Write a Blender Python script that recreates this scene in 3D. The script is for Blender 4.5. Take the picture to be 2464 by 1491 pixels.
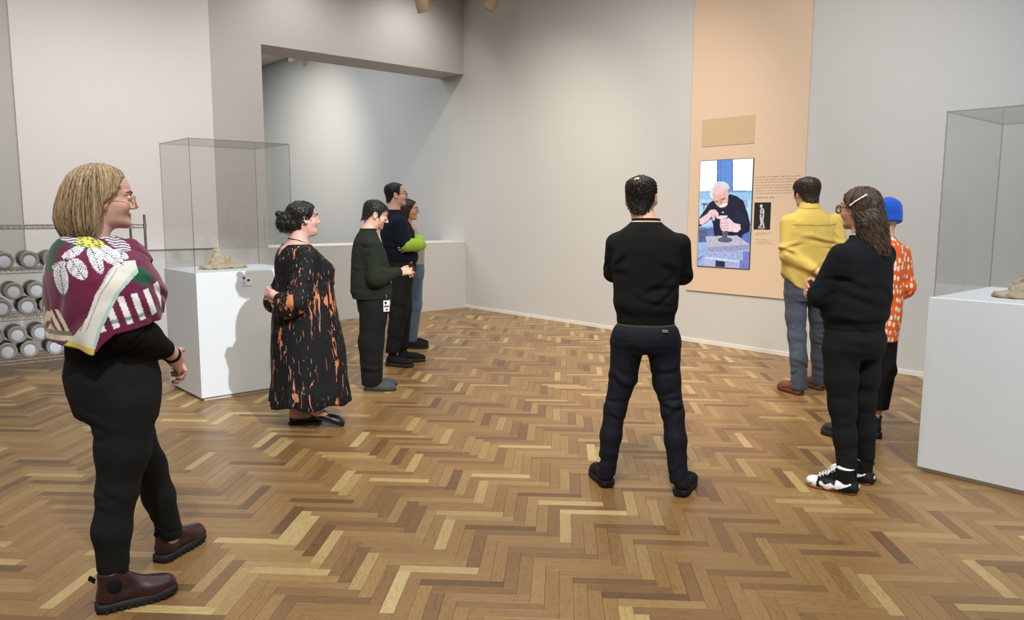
import bpy, bmesh, math, random
import numpy as np
from mathutils import Vector, Matrix

# ------------------------------------------------------------------ reset
for o in list(bpy.data.objects):
    bpy.data.objects.remove(o, do_unlink=True)
scene = bpy.context.scene
COL = scene.collection
R = math.radians
rnd = random.Random(7)

# ------------------------------------------------------------------ camera
CAM_H = 1.54
PITCH, YAW, ROLL = R(7.234), R(41.368), R(0.156)
fw = Vector((math.sin(YAW) * math.cos(PITCH), math.cos(YAW) * math.cos(PITCH), -math.sin(PITCH)))
rt0 = Vector((math.cos(YAW), -math.sin(YAW), 0))
up0 = rt0.cross(fw)
rt = rt0 * math.cos(ROLL) + up0 * math.sin(ROLL)
up = rt.cross(fw)
cam_data = bpy.data.cameras.new('camera')
cam_data.sensor_fit = 'HORIZONTAL'
cam_data.sensor_width = 36
cam_data.lens = 1860 / 2464 * 36
cam_data.clip_start = 0.05
cam = bpy.data.objects.new('camera', cam_data)
COL.objects.link(cam)
m = Matrix((rt, up, -fw)).transposed().to_4x4()
m.translation = Vector((0, 0, CAM_H))
cam.matrix_world = m
scene.camera = cam

# ------------------------------------------------------------------ view, world
vs = scene.view_settings
vs.view_transform = 'Standard'
vs.look = 'None'
vs.gamma = 1.0
vs.use_curve_mapping = False
vs.exposure = 0.04
world = bpy.data.worlds.new('world')
scene.world = world
world.use_nodes = True
bg = world.node_tree.nodes['Background']
bg.inputs[0].default_value = (1.0, 0.97, 0.93, 1)
bg.inputs[1].default_value = 0.02

# ------------------------------------------------------------------ track spots (the room's lamps, plus an added header pair)
WARM = (1.0, 0.88, 0.72)
NEUT = (1.0, 0.95, 0.89)
AMBER = (1.0, 0.81, 0.56)
COOL = (0.93, 0.97, 1.0)
SPOTS = [
    # position, target, watts, cone degrees, blend, colour, radius
    ((1.50, -1.40, 4.55), (2.6, 6.3, 0.8), 2300, 21, 0.5, COOL, 0.045),   # left case, throws the dress shadow
    ((4.2, 1.5, 4.55), (7.6, 4.7, 1.6), 350, 70, 1.0, NEUT, 0.06),        # peach panel
    ((4.4, 4.2, 4.55), (7.6, 6.8, 1.3), 400, 75, 1.0, WARM, 0.06),        # long wall
    ((4.6, 6.4, 4.55), (7.6, 8.4, 1.2), 330, 75, 1.0, WARM, 0.05),
    ((3.2, 6.6, 4.55), (3.2, 9.8, 1.6), 200, 85, 1.0, NEUT, 0.06),        # back wall, white panel
    ((1.2, 6.2, 4.55), (1.2, 9.8, 1.6), 230, 85, 1.0, NEUT, 0.06),
    ((4.6, -0.8, 4.55), (7.6, 1.6, 1.4), 230, 75, 1.0, (0.68, 0.84, 1.0), 0.06),       # wall right of the panel
    ((2.2, -0.6, 4.55), (4.9, 1.2, 0.9), 560, 46, 0.8, COOL, 0.06),       # right case
    ((2.0, 2.0, 4.55), (4.9, 4.6, 0.0), 520, 66, 1.0, AMBER, 0.07),        # middle of the floor
    ((0.0, 0.4, 4.55), (1.6, 3.0, 0.0), 500, 85, 1.0, NEUT, 0.07),        # foreground
    ((5.4, 4.0, 4.55), (6.0, 4.6, 0.0), 420, 66, 1.0, AMBER, 0.07),        # floor in front of the screen
    ((5.0, 13.4, 4.5), (7.6, 15.0, 2.0), 300, 96, 1.0, WARM, 0.06),       # next room
    ((4.7, 8.85, 4.6), (4.8, 9.85, 3.3), 48, 130, 1.0, NEUT, 0.06),        # added fill to brighten the header over the opening
    ((6.5, 8.85, 4.6), (6.5, 9.85, 3.3), 60, 130, 1.0, NEUT, 0.06),  # added fill for the right end of the header
]
# added area lights under the ceiling: soft ambient fill for both rooms
for (cx_, cy_, sx_, sy_, w_) in ((1.9, 2.8, 9.0, 11.0, 380), (3.6, 13.6, 6.0, 5.0, 250)):
    ld = bpy.data.lights.new('ceiling_fill', 'AREA')
    ld.shape = 'RECTANGLE'
    ld.size, ld.size_y = sx_, sy_
    ld.energy = w_
    ld.color = (0.92, 0.97, 1.0)
    lo = bpy.data.objects.new('ceiling_fill', ld)
    COL.objects.link(lo)
    lo.location = (cx_, cy_, 4.74)
for i, (p, t, w, cone, bl, c, rad) in enumerate(SPOTS):
    ld = bpy.data.lights.new('track_and_fill_spot', 'SPOT')
    ld.energy = w
    ld.color = c
    ld.spot_size = R(cone)
    ld.spot_blend = bl
    ld.shadow_soft_size = rad
    lo = bpy.data.objects.new('track_and_fill_spot', ld)
    COL.objects.link(lo)
    lo.location = p
    lo.rotation_euler = (Vector(t) - Vector(p)).to_track_quat('-Z', 'Y').to_euler()

# ------------------------------------------------------------------ helpers
def tag(o, label=None, cat=None, group=None, kind=None):
    if label: o['label'] = label
    if cat: o['category'] = cat
    if group: o['group'] = group
    if kind: o['kind'] = kind
    return o

def link(name, me, mat=None, parent=None):
    o = bpy.data.objects.new(name, me)
    COL.objects.link(o)
    if mat is not None and me is not None:
        me.materials.clear()
        for mm in (mat if isinstance(mat, (list, tuple)) else [mat]):
            me.materials.append(mm)
    if parent: o.parent = parent
    return o

def empty(name, loc=(0, 0, 0), rz=0):
    o = bpy.data.objects.new(name, None)
    COL.objects.link(o)
    o.location = loc
    o.rotation_euler = (0, 0, rz)
    o.empty_display_size = 0.1
    return o

class MB:
    """collects simple solids into one bmesh"""
    def __init__(s): s.bm = bmesh.new()
    def box(s, x0, x1, y0, y1, z0, z1):
        r = bmesh.ops.create_cube(s.bm, size=1)
        M = Matrix.Translation(((x0 + x1) / 2, (y0 + y1) / 2, (z0 + z1) / 2)) @ Matrix.Diagonal((x1 - x0, y1 - y0, z1 - z0, 1))
        bmesh.ops.transform(s.bm, matrix=M, verts=r['verts'])
        return r['verts']
    def cyl(s, a, b, r0, r1=None, seg=16, caps=True):
        a, b = Vector(a), Vector(b)
        r1 = r0 if r1 is None else r1
        d = b - a
        r = bmesh.ops.create_cone(s.bm, cap_ends=caps, segments=seg, radius1=r0, radius2=r1, depth=d.length)
        M = Matrix.Translation((a + b) / 2) @ d.to_track_quat('Z', 'Y').to_matrix().to_4x4()
        bmesh.ops.transform(s.bm, matrix=M, verts=r['verts'])
        return r['verts']
    def sphere(s, c, r, u=16, v=10, sc=(1, 1, 1)):
        k = bmesh.ops.create_uvsphere(s.bm, u_segments=u, v_segments=v, radius=r)
        M = Matrix.Translation(c) @ Matrix.Diagonal((sc[0], sc[1], sc[2], 1))
        bmesh.ops.transform(s.bm, matrix=M, verts=k['verts'])
    def torus(s, c, axis, R0, r, seg=32, sec=8):
        q = Vector(axis).to_track_quat('Z', 'Y').to_matrix()
        vs_ = []
        for i in range(seg):
            a = 2 * math.pi * i / seg
            row = []
            for j in range(sec):
                b = 2 * math.pi * j / sec
                v = Vector(((R0 + r * math.cos(b)) * math.cos(a), (R0 + r * math.cos(b)) * math.sin(a), r * math.sin(b)))
                row.append(s.bm.verts.new(Vector(c) + q @ v))
            vs_.append(row)
        for i in range(seg):
            for j in range(sec):
                s.bm.faces.new((vs_[i][j], vs_[(i + 1) % seg][j], vs_[(i + 1) % seg][(j + 1) % sec], vs_[i][(j + 1) % sec]))
    def tube(s, pts, r, seg=8):
        for a, b in zip(pts[:-1], pts[1:]):
            s.cyl(a, b, r, r, seg)
            s.sphere(b, r, seg, max(4, seg // 2))
    def bevel(s, w, seg=2):
        bmesh.ops.bevel(s.bm, geom=list(s.bm.edges), offset=w, segments=seg, affect='EDGES', profile=0.5)
    def build(s, name, mat, parent=None, smooth=False):
        me = bpy.data.meshes.new(name)
        bmesh.ops.recalc_face_normals(s.bm, faces=s.bm.faces)
        s.bm.to_mesh(me)
        s.bm.free()
        if smooth:
            for p in me.polygons: p.use_smooth = True
        return link(name, me, mat, parent)

# ------------------------------------------------------------------ materials
def srgb(r, g, b):
    f = lambda c: (c / 255 / 12.92) if c / 255 <= 0.04045 else ((c / 255 + 0.055) / 1.055) ** 2.4
    return (f(r), f(g), f(b), 1)

class NT:
    def __init__(s, name):
        s.m = bpy.data.materials.new(name)
        s.m.use_nodes = True
        s.t = s.m.node_tree
        s.n = s.t.nodes
        s.bsdf = s.n['Principled BSDF']
        s.out = s.n['Material Output']
    def node(s, ty, **kw):
        n = s.n.new(ty)
        for k, v in kw.items():
            if k.startswith('i_'):
                key = k[2:]
                key = int(key) if key.isdigit() else key
                n.inputs[key].default_value = v
            else:
                setattr(n, k, v)
        return n
    def link(s, a, b): s.t.links.new(a, b)
    def ramp(s, fac, stops, interp='LINEAR'):
        n = s.n.new('ShaderNodeValToRGB')
        n.color_ramp.interpolation = interp
        e = n.color_ramp.elements
        while len(e) > 1: e.remove(e[-1])
        e[0].position, e[0].color = stops[0]
        for p, c in stops[1:]:
            k = e.new(p)
            k.color = c
        s.link(fac, n.inputs[0])
        return n
    def mix(s, fac, a, b, bt='MIX'):
        n = s.n.new('ShaderNodeMix')
        n.data_type = 'RGBA'
        n.blend_type = bt
        for sock, v in ((n.inputs[0], fac), (n.inputs[6], a), (n.inputs[7], b)):
            if hasattr(v, 'links'): s.link(v, sock)
            else: sock.default_value = v
        return n.outputs[2]
    def math(s, op, a, b=None, c=None):
        n = s.n.new('ShaderNodeMath')
        n.operation = op
        for i, v in enumerate((a, b, c)):
            if v is None: continue
            if hasattr(v, 'links'): s.link(v, n.inputs[i])
            else: n.inputs[i].default_value = v
        return n.outputs[0]
    def coord(s, kind='Object', scale=(1, 1, 1), loc=(0, 0, 0)):
        tc = s.n.new('ShaderNodeTexCoord')
        mp = s.n.new('ShaderNodeMapping')
        mp.inputs['Scale'].default_value = scale
        mp.inputs['Location'].default_value = loc
        s.link(tc.outputs[kind], mp.inputs[0])
        return mp.outputs[0]
    def noise(s, vec, scale, detail=3, rough=0.55, dist=0.0):
        n = s.n.new('ShaderNodeTexNoise')
        n.inputs['Scale'].default_value = scale
        n.inputs['Detail'].default_value = detail
        n.inputs['Roughness'].default_value = rough
        n.inputs['Distortion'].default_value = dist
        if vec is not None: s.link(vec, n.inputs['Vector'])
        return n.outputs[0]
    def bump(s, h, strength=0.3, dist=0.01):
        n = s.n.new('ShaderNodeBump')
        n.inputs['Strength'].default_value = strength
        n.inputs['Distance'].default_value = dist
        s.link(h, n.inputs['Height'])
        s.link(n.outputs[0], s.bsdf.inputs['Normal'])
    def set(s, **kw):
        names = {'col': 'Base Color', 'rough': 'Roughness', 'metal': 'Metallic', 'spec': 'Specular IOR Level',
                 'sheen': 'Sheen Weight', 'sss': 'Subsurface Weight', 'coat': 'Coat Weight'}
        for k, v in kw.items():
            sock = s.bsdf.inputs[names[k]]
            if hasattr(v, 'links'): s.link(v, sock)
            else: sock.default_value = v
        return s

def mat_plain(name, col, rough=0.6, metal=0.0, spec=0.5, var=0.06, nscale=9, bump=0.0, bscale=80, bdist=0.002, sheen=0.0):
    t = NT(name)
    v = t.coord()
    n = t.noise(v, nscale, 3)
    lo = tuple(c * (1 - var) for c in col[:3]) + (1,)
    hi = tuple(min(1, c * (1 + var)) for c in col[:3]) + (1,)
    t.set(col=t.mix(n, lo, hi), rough=rough, metal=metal, spec=spec, sheen=sheen)
    if bump: t.bump(t.noise(v, bscale, 2), bump, bdist)
    return t.m

def mat_fabric(name, col, rough=0.85, weave=420, bump=0.35, var=0.25, sheen=0.15, fold=18):
    if max(col[:3]) < 0.05: sheen = 0.0
    t = NT(name)
    v = t.coord()
    n = t.noise(v, fold, 4, 0.6)
    lo = tuple(c * (1 - var) for c in col[:3]) + (1,)
    hi = tuple(min(1, c * (1 + var)) for c in col[:3]) + (1,)
    t.set(col=t.mix(n, lo, hi), rough=rough, spec=0.25, sheen=sheen)
    wv = t.noise(v, weave, 2, 0.6)
    t.bump(t.math('ADD', t.math('MULTIPLY', wv, 0.5), t.math('MULTIPLY', t.noise(v, 45, 3), 1.2)), bump, 0.0022)
    return t.m

def mat_wall(name, col, var=0.025, bump=0.08):
    t = NT(name)
    v = t.coord()
    n = t.noise(v, 0.8, 3)
    lo = tuple(c * (1 - var) for c in col[:3]) + (1,)
    hi = tuple(min(1, c * (1 + var)) for c in col[:3]) + (1,)
    t.set(col=t.mix(n, lo, hi), rough=0.75, spec=0.3)
    t.bump(t.noise(v, 140, 3), bump, 0.003)
    return t.m

M = {}
M['wall'] = mat_wall('grey_wall_paint', srgb(199, 199, 198))
M['wall_grey'] = mat_wall('back_wall_paint', srgb(184, 181, 180), bump=0.2)
M['white_wall'] = mat_wall('white_panel_paint', srgb(220, 217, 216))
M['ceiling'] = mat_wall('ceiling_paint', srgb(214, 210, 204))
M['black'] = mat_plain('matt_black', (0.008, 0.008, 0.009, 1), 0.6)
M['white_trim'] = mat_plain('white_trim_paint', srgb(225, 222, 216), 0.5)
M['plinth'] = mat_plain('white_plinth_paint', srgb(222, 226, 229), 0.45, var=0.015)
M['peach'] = mat_wall('peach_panel_paint', srgb(219, 194, 169), bump=0.02)
M['brown_board'] = mat_plain('tan_board', srgb(199, 176, 140), 0.7, var=0.02)
M['print'] = mat_plain('brown_print', srgb(150, 118, 92), 0.8)
M['clay'] = mat_plain('dry_clay', srgb(176, 160, 134), 0.9, var=0.28, nscale=26, bump=0.9, bscale=60, bdist=0.008)
M['lamp_beige'] = mat_plain('beige_lamp_enamel', srgb(178, 160, 132), 0.5)
M['blue_sticker'] = mat_plain('blue_sticker', srgb(20, 110, 205), 0.5)
M['card'] = mat_plain('white_card', srgb(236, 236, 240), 0.5)

def mat_glass(name, tint=(0.93, 0.95, 0.94, 1), refl=1.0):
    t = NT(name)
    tr = t.node('ShaderNodeBsdfTransparent')
    tr.inputs[0].default_value = tint
    gl = t.node('ShaderNodeBsdfGlossy')
    gl.inputs['Roughness'].default_value = 0.02
    lw = t.node('ShaderNodeLayerWeight')
    lw.inputs[0].default_value = 0.5
    mx = t.node('ShaderNodeMixShader')
    t.link(t.math('MULTIPLY_ADD', t.math('POWER', lw.outputs['Facing'], 5.0), 0.6 * refl, 0.035 * refl), mx.inputs[0])
    t.link(tr.outputs[0], mx.inputs[1])
    t.link(gl.outputs[0], mx.inputs[2])
    t.link(mx.outputs[0], t.out.inputs[0])
    return t.m
M['glass'] = mat_glass('clear_acrylic', (0.972, 0.975, 0.972, 1))
M['glass_edge'] = mat_glass('acrylic_edge', (0.80, 0.80, 0.80, 1))
M['jar_glass'] = mat_glass('jar_glass', (0.80, 0.80, 0.78, 1))

# oak block: per-piece tone + grain along u; one for separate objects, one for the joined field
def mat_oak(name, island):
    t = NT(name)
    if island:
        at = t.node('ShaderNodeAttribute', attribute_name='tone')
        rv = at.outputs['Fac']
    else:
        rv = t.node('ShaderNodeObjectInfo').outputs['Random']
    uv = t.node('ShaderNodeUVMap', uv_map='UVMap').outputs[0]
    off = t.node('ShaderNodeCombineXYZ')
    t.link(t.math('MULTIPLY', rv, 37.0), off.inputs[0])
    t.link(t.math('MULTIPLY', rv, 91.0), off.inputs[1])
    va = t.node('ShaderNodeVectorMath', operation='ADD')
    t.link(uv, va.inputs[0]); t.link(off.outputs[0], va.inputs[1])
    mp = t.node('ShaderNodeMapping')
    mp.inputs['Scale'].default_value = (3.0, 60.0, 1)
    t.link(va.outputs[0], mp.inputs[0])
    grain = t.noise(mp.outputs[0], 2.2, 5, 0.65, 0.6)
    mp2 = t.node('ShaderNodeMapping')
    mp2.inputs['Scale'].default_value = (9.0, 26.0, 1)
    t.link(va.outputs[0], mp2.inputs[0])
    fleck = t.noise(mp2.outputs[0], 3.0, 3, 0.6, 0.3)
    tone = t.ramp(rv, [(0.0, srgb(106, 79, 50)), (0.09, srgb(123, 92, 57)), (0.30, srgb(143, 109, 67)),
                       (0.70, srgb(151, 118, 73)), (0.90, srgb(160, 130, 82)), (0.965, srgb(182, 156, 104)), (1.0, srgb(194, 171, 119))])
    c1 = t.mix(t.math('MULTIPLY', grain, 0.55), tone.outputs[0], (0.10, 0.05, 0.022, 1), 'MULTIPLY')
    g2 = t.ramp(grain, [(0.30, (0.80, 0.78, 0.75, 1)), (0.55, (1, 1, 1, 1)), (0.8, (1.08, 1.07, 1.05, 1))])
    c2 = t.mix(1.0, tone.outputs[0], g2.outputs[0], 'MULTIPLY')
    f2 = t.ramp(fleck, [(0.28, (0.80, 0.78, 0.75, 1)), (0.5, (1, 1, 1, 1)), (0.76, (1.10, 1.09, 1.06, 1))])
    c3 = t.mix(1.0, c2, f2.outputs[0], 'MULTIPLY')
    mp3 = t.node('ShaderNodeMapping')
    mp3.inputs['Scale'].default_value = (30.0, 170.0, 1)
    t.link(va.outputs[0], mp3.inputs[0])
    pore = t.noise(mp3.outputs[0], 3.0, 3, 0.7)
    pr = t.ramp(pore, [(0.32, (0.78, 0.75, 0.72, 1)), (0.48, (1, 1, 1, 1)), (0.70, (1.10, 1.09, 1.06, 1))])
    c3 = t.mix(1.0, c3, pr.outputs[0], 'MULTIPLY')
    t.set(col=c3, spec=0.45, rough=t.ramp(fleck, [(0.3, (0.30, 0.30, 0.30, 1)), (0.8, (0.44, 0.44, 0.44, 1))]).outputs[0])
    t.bump(grain, 0.10, 0.001)
    return t.m
M['oak'] = mat_oak('oak_block', False)
M['oak_field'] = mat_oak('oak_block_field', True)
M['gap'] = mat_plain('dark_joint', (0.07, 0.042, 0.022, 1), 0.9)

# ------------------------------------------------------------------ room shell
X1, Y2, ZC = 7.654, 9.851, 4.77
XL, YB = -4.2, -4.2
HEAD, PAR, OPX, Y3 = 3.667, 1.068, 4.365, 10.46

def struct(mb, name, mat, parent=None, kind=True):
    o = mb.build(name, mat, parent)
    if kind and parent is None: o['kind'] = 'structure'
    return o
b = MB(); b.box(XL, X1 + 0.0, YB, 17.5, -0.08, -0.006); floor = struct(b, 'floor', M['gap'])
b = MB(); b.box(X1, X1 + 0.2, YB, 17.5, -0.05, ZC + 0.1); struct(b, 'wall_right', M['wall'])
b = MB()
b.box(XL, OPX, Y2, Y3, -0.05, ZC + 0.1)          # solid part left of the opening
b.box(OPX, X1, Y2, Y3, -0.05, PAR - 0.02)          # parapet under the opening
b.box(OPX, X1, Y2, Y3, HEAD, ZC + 0.1)             # header
struct(b, 'wall_back', M['wall_grey'])
b = MB(); b.box(XL - 0.2, XL, YB, 17.5, -0.05, ZC + 0.1); struct(b, 'wall_left', M['wall'])
b = MB(); b.box(XL, X1, YB - 0.2, YB, -0.05, ZC + 0.1); struct(b, 'wall_front', M['wall'])
b = MB(); b.box(XL, X1, 17.5, 17.7, -0.05, ZC + 0.1); struct(b, 'wall_far', M['wall'])
b = MB(); b.box(XL, X1 - 0.03, YB, Y2 - 0.03, ZC, ZC + 0.1); b.box(XL, X1 - 0.03, Y3 + 0.03, 17.5, ZC, ZC + 0.1); struct(b, 'ceiling', M['ceiling'])
b = MB(); b.box(X1 - 0.03, X1, YB, 17.5, ZC + 0.02, ZC + 0.1); b.box(XL, X1 - 0.03, Y2 - 0.03, Y2, ZC + 0.02, ZC + 0.1); struct(b, 'trim_3', M['black'])
# white hung panel on the back wall, bright cut edges
b = MB(); b.box(1.60, 3.70, Y2 - 0.022, Y2, PAR + 0.008, ZC - 0.03); b.bevel(0.002, 1); struct(b, 'trim_1', M['white_wall'])
# dado: lower wall face a touch proud with a white ledge
b = MB(); b.box(XL, X1, Y2 - 0.012, Y2, 0.0, PAR - 0.02); struct(b, 'trim_2', M['wall'])
b = MB(); b.box(OPX, X1, Y2 - 0.014, Y3, PAR - 0.02, PAR); b.bevel(0.004, 1); struct(b, 'trim_4', M['white_trim'])
b = MB(); b.box(X1 - 0.012, X1, YB, Y2 - 0.012, 0.0, 0.05); b.bevel(0.003, 1); struct(b, 'baseboard_right', M['white_trim'])

# ------------------------------------------------------------------ herringbone oak floor
PW, PK = 0.058, 6
PL = PW * PK
S2 = math.sqrt(0.5)
def uv2xy(u, v): return ((u + v) * S2, (v - u) * S2)
U0, V0 = -0.40, 2.84
def plank_mesh(name, L, W):
    g, hgt, ch = 0.00035, 0.006, 0.0008
    x0, x1, y0, y1 = -L / 2 + g, L / 2 - g, -W / 2 + g, W / 2 - g
    vsx = [(x0, y0, -hgt), (x1, y0, -hgt), (x1, y1, -hgt), (x0, y1, -hgt),
           (x0, y0, -ch), (x1, y0, -ch), (x1, y1, -ch), (x0, y1, -ch),
           (x0 + ch, y0 + ch, 0), (x1 - ch, y0 + ch, 0), (x1 - ch, y1 - ch, 0), (x0 + ch, y1 - ch, 0)]
    fs = [(8, 9, 10, 11)]
    for k in range(4):
        n = (k + 1) % 4
        fs += [(k, n, n + 4, k + 4), (k + 4, n + 4, n + 8, k + 8)]
    return vsx, fs
PV, PF = plank_mesh('plank', PL, PW)
PV = np.array(PV)
planks = []
N = 170
for j in range(-N, N):
    for i in range(-N, N):
        d = (i + j) % (2 * PK)
        if d == 0:       # a block lying along u, row j
            planks.append((U0 + (i + PK / 2) * PW, V0 + (j + 0.5) * PW, 0))
        if d == PK:      # a block lying along v, column i (cells j .. j+PK-1)
            planks.append((U0 + (i + 0.5) * PW, V0 + (j + PK / 2) * PW, 1))
sel = []
for (u, v, o) in planks:
    x, y = uv2xy(u, v)
    if XL + 3.0 < x < X1 + 0.16 and -0.4 < y < Y2 + 0.25:
        d = Vector((x, y, -CAM_H))
        dep = d.dot(fw)
        vis = -1.0
        if dep > 0.3:
            px_, py_ = 1232 + 1860 * d.dot(rt) / dep, 745.5 - 1860 * d.dot(up) / dep
            if -80 < px_ < 2544 and py_ < 1560:
                vis = 1.0 / dep ** 3
        sel.append((vis, x, y, o))
sel.sort(key=lambda q: -q[0])
pm = bpy.data.meshes.new('oak_block')
pm.from_pydata([tuple(p) for p in PV], [], PF)
uvl = pm.uv_layers.new(name='UVMap')
for lp in pm.loops:
    co = pm.vertices[lp.vertex_index].co
    uvl.data[lp.index].uv = (co.x, co.y)
pm.materials.append(M['oak'])
ANG = (R(-45), R(45))
for (vis, x, y, o) in sel[:300]:
    ob = bpy.data.objects.new('floor_block', pm)
    COL.objects.link(ob)
    ob.location = (x, y, rnd.uniform(-0.0004, 0.0004))
    ob.rotation_euler = (rnd.uniform(-.002, .002), rnd.uniform(-.0006, .0006), ANG[o])
    ob.parent = floor
rest = sel[300:]
nv = len(PV)
V = np.zeros((len(rest) * nv, 3))
tone = np.zeros(len(rest) * nv)
UVC = np.zeros((len(rest) * nv, 2))
for k, (vis, x, y, o) in enumerate(rest):
    c, s_ = math.cos(ANG[o]), math.sin(ANG[o])
    q = PV.copy()
    q[:, 2] += rnd.uniform(-0.0006, 0.0006) + q[:, 1] * rnd.uniform(-.004, .004)
    V[k * nv:(k + 1) * nv, 0] = x + q[:, 0] * c - q[:, 1] * s_
    V[k * nv:(k + 1) * nv, 1] = y + q[:, 0] * s_ + q[:, 1] * c
    V[k * nv:(k + 1) * nv, 2] = q[:, 2]
    tone[k * nv:(k + 1) * nv] = rnd.random()
    UVC[k * nv:(k + 1) * nv] = PV[:, :2]
F = [tuple(i + k * nv for i in f) for k in range(len(rest)) for f in PF]
fm = bpy.data.meshes.new('floor_blocks_field')
fm.from_pydata(V.tolist(), [], F)
li = np.zeros(len(fm.loops), dtype=np.int32)
fm.loops.foreach_get('vertex_index', li)
uvl = fm.uv_layers.new(name='UVMap')
uvl.data.foreach_set('uv', UVC[li].ravel())
at = fm.attributes.new('tone', 'FLOAT', 'POINT')
at.data.foreach_set('value', tone)
fo = link('floor_block_field', fm, M['oak_field'], floor)
fo['kind'] = 'stuff'
# ------------------------------------------------------------------ peach panel, board, screen, picture, print
t = empty('wall_panel', (X1, 4.808, 0.62))
tag(t, 'tall peach wall panel hanging behind the lit video screen', 'panel')
def on_wall(mb_fn, name, mat, parent, dx=0.0):
    o = mb_fn.build(name, mat, parent)
    o.matrix_parent_inverse = Matrix.Translation(-Vector(parent.location))
    return o
def wbox(y0, y1, z0, z1, d0, d1, bev=0.0):
    q = MB(); q.box(X1 - d1, X1 - d0, y0, y1, z0, z1)
    if bev: q.bevel(bev, 1)
    return q
on_wall(wbox(4.089, 5.528, 0.62, ZC - 0.04, 0.0, 0.018, 0.001), 'board', M['peach'], t)

t = empty('sign_board', (X1 - 0.018, 5.03, 2.286))
tag(t, 'blank tan rectangular board above the video screen', 'board')
on_wall(wbox(4.69, 5.369, 2.286, 2.593, 0.018, 0.024, 0.001), 'plate', M['brown_board'], t)

def word_lines(zs, y_start, y_end, hgt, name, parent, seed):
    """illegible small print: rows of word-length raised ink strokes"""
    rr = random.Random(seed)
    q = MB()
    for z, ye in zs:
        y = y_start
        while y > ye:
            w = rr.choice((0.010, 0.016, 0.024, 0.031, 0.040))
            y2 = max(ye, y - w)
            n = max(1, int(w / 0.007))
            for k in range(n):                      # letters: short upright strokes of uneven height
                a = y - (y - y2) * (k + 0.12) / n
                c = y - (y - y2) * (k + 0.80) / n
                hh = hgt * rr.choice((0.62, 0.62, 0.7, 1.0))
                q.box(X1 - 0.0188, X1 - 0.018, c, a, z, z + hh)
            y = y2 - 0.008
    return tag(on_wall(q, name, M['print'], parent), kind='stuff')
t = empty('wall_text', (X1 - 0.018, 4.5, 1.2))
tag(t, 'small brown printed text on the peach panel beside the screen', 'text')
word_lines([(1.916, 4.13), (1.887, 4.17), (1.859, 4.15), (1.827, 4.16), (1.799, 4.20), (1.770, 4.16), (1.742, 4.22)], 4.655, 4.1, 0.0105, 'paragraph', t, 3)
word_lines([(1.319, 4.42), (1.307, 4.45), (1.294, 4.53)], 4.630, 4.1, 0.0065, 'picture_caption', t, 4)
word_lines([(1.245, 4.48), (1.223, 4.44), (1.202, 4.42)], 4.625, 4.1, 0.0085, 'credit_lines', t, 5)
cu = bpy.data.curves.new('runtime_line', 'FONT')
cu.body = 'Runtime: 2 min., 34 sec.'
cu.size = 0.0235
cu.extrude = 0.0004
tmp = bpy.data.objects.new('tmp', cu)
COL.objects.link(tmp)
dg = bpy.context.evaluated_depsgraph_get()
me = bpy.data.meshes.new_from_object(tmp.evaluated_get(dg))
bpy.data.objects.remove(tmp)
ro = link('runtime_line', me, mat_plain('dark_brown_print', srgb(110, 84, 64), 0.8), t)
ro.matrix_parent_inverse = Matrix.Translation(-Vector(t.location))
ro.matrix_basis = Matrix.Translation((X1 - 0.0186, 4.645, 1.694)) @ Matrix(((0, 0, -1, 0), (-1, 0, 0, 0), (0, 1, 0, 0), (0, 0, 0, 1)))

# ---- painting helper: points -> colours through polygons / ellipses in picture coordinates
def inpoly(px_, py_, poly):
    r = np.zeros(px_.shape, bool)
    n = len(poly)
    for i in range(n):
        x0, y0 = poly[i]; x1, y1 = poly[(i + 1) % n]
        if y0 == y1: continue
        c = ((y0 > py_) != (y1 > py_)) & (px_ < (x1 - x0) * (py_ - y0) / (y1 - y0) + x0)
        r ^= c
    return r
def inell(px_, py_, cx, cy, rx, ry, a=0):
    c, s_ = math.cos(a), math.sin(a)
    dx, dy = px_ - cx, py_ - cy
    return ((dx * c + dy * s_) / rx) ** 2 + ((-dx * s_ + dy * c) / ry) ** 2 < 1
def vnoise(x, y, f, seed=0):
    xi, yi = np.floor(x * f), np.floor(y * f)
    fx, fy = x * f - xi, y * f - yi
    fx, fy = fx * fx * (3 - 2 * fx), fy * fy * (3 - 2 * fy)
    h = lambda a, b: np.modf(np.abs(np.sin(a * 127.1 + b * 311.7 + seed * 74.7) * 43758.5453))[0]
    return (h(xi, yi) * (1 - fx) + h(xi + 1, yi) * fx) * (1 - fy) + (h(xi, yi + 1) * (1 - fx) + h(xi + 1, yi + 1) * fx) * fy
def lin(c):
    c = np.array(c, float) / 255
    return np.where(c <= 0.04045, c / 12.92, ((c + 0.055) / 1.055) ** 2.4)

def grid_print(name, nu, nv, corner_fn, colors, mat, parent):
    us, vs2 = np.meshgrid(np.linspace(0, 1, nu), np.linspace(0, 1, nv))
    P = corner_fn(us.ravel(), vs2.ravel())
    i = np.arange(nu * nv).reshape(nv, nu)
    F = np.stack([i[:-1, :-1], i[1:, :-1], i[1:, 1:], i[:-1, 1:]], -1).reshape(-1, 4)
    me = bpy.data.meshes.new(name)
    me.from_pydata(P.tolist(), [], F.tolist())
    ca = me.color_attributes.new('ink', 'FLOAT_COLOR', 'POINT')
    c4 = np.ones((nu * nv, 4)); c4[:, :3] = colors
    ca.data.foreach_set('color', c4.ravel())
    return link(name, me, mat, parent)

def mat_ink(name, emit=0.0, rough=0.6):
    t_ = NT(name)
    a = t_.node('ShaderNodeAttribute', attribute_name='ink')
    if emit:
        t_.set(col=(0.01, 0.01, 0.012, 1), rough=0.25)
        t_.link(a.outputs['Color'], t_.bsdf.inputs['Emission Color'])
        t_.bsdf.inputs['Emission Strength'].default_value = emit
    else:
        t_.set(col=a.outputs['Color'], rough=rough, spec=0.3)
    return t_.m

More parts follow.
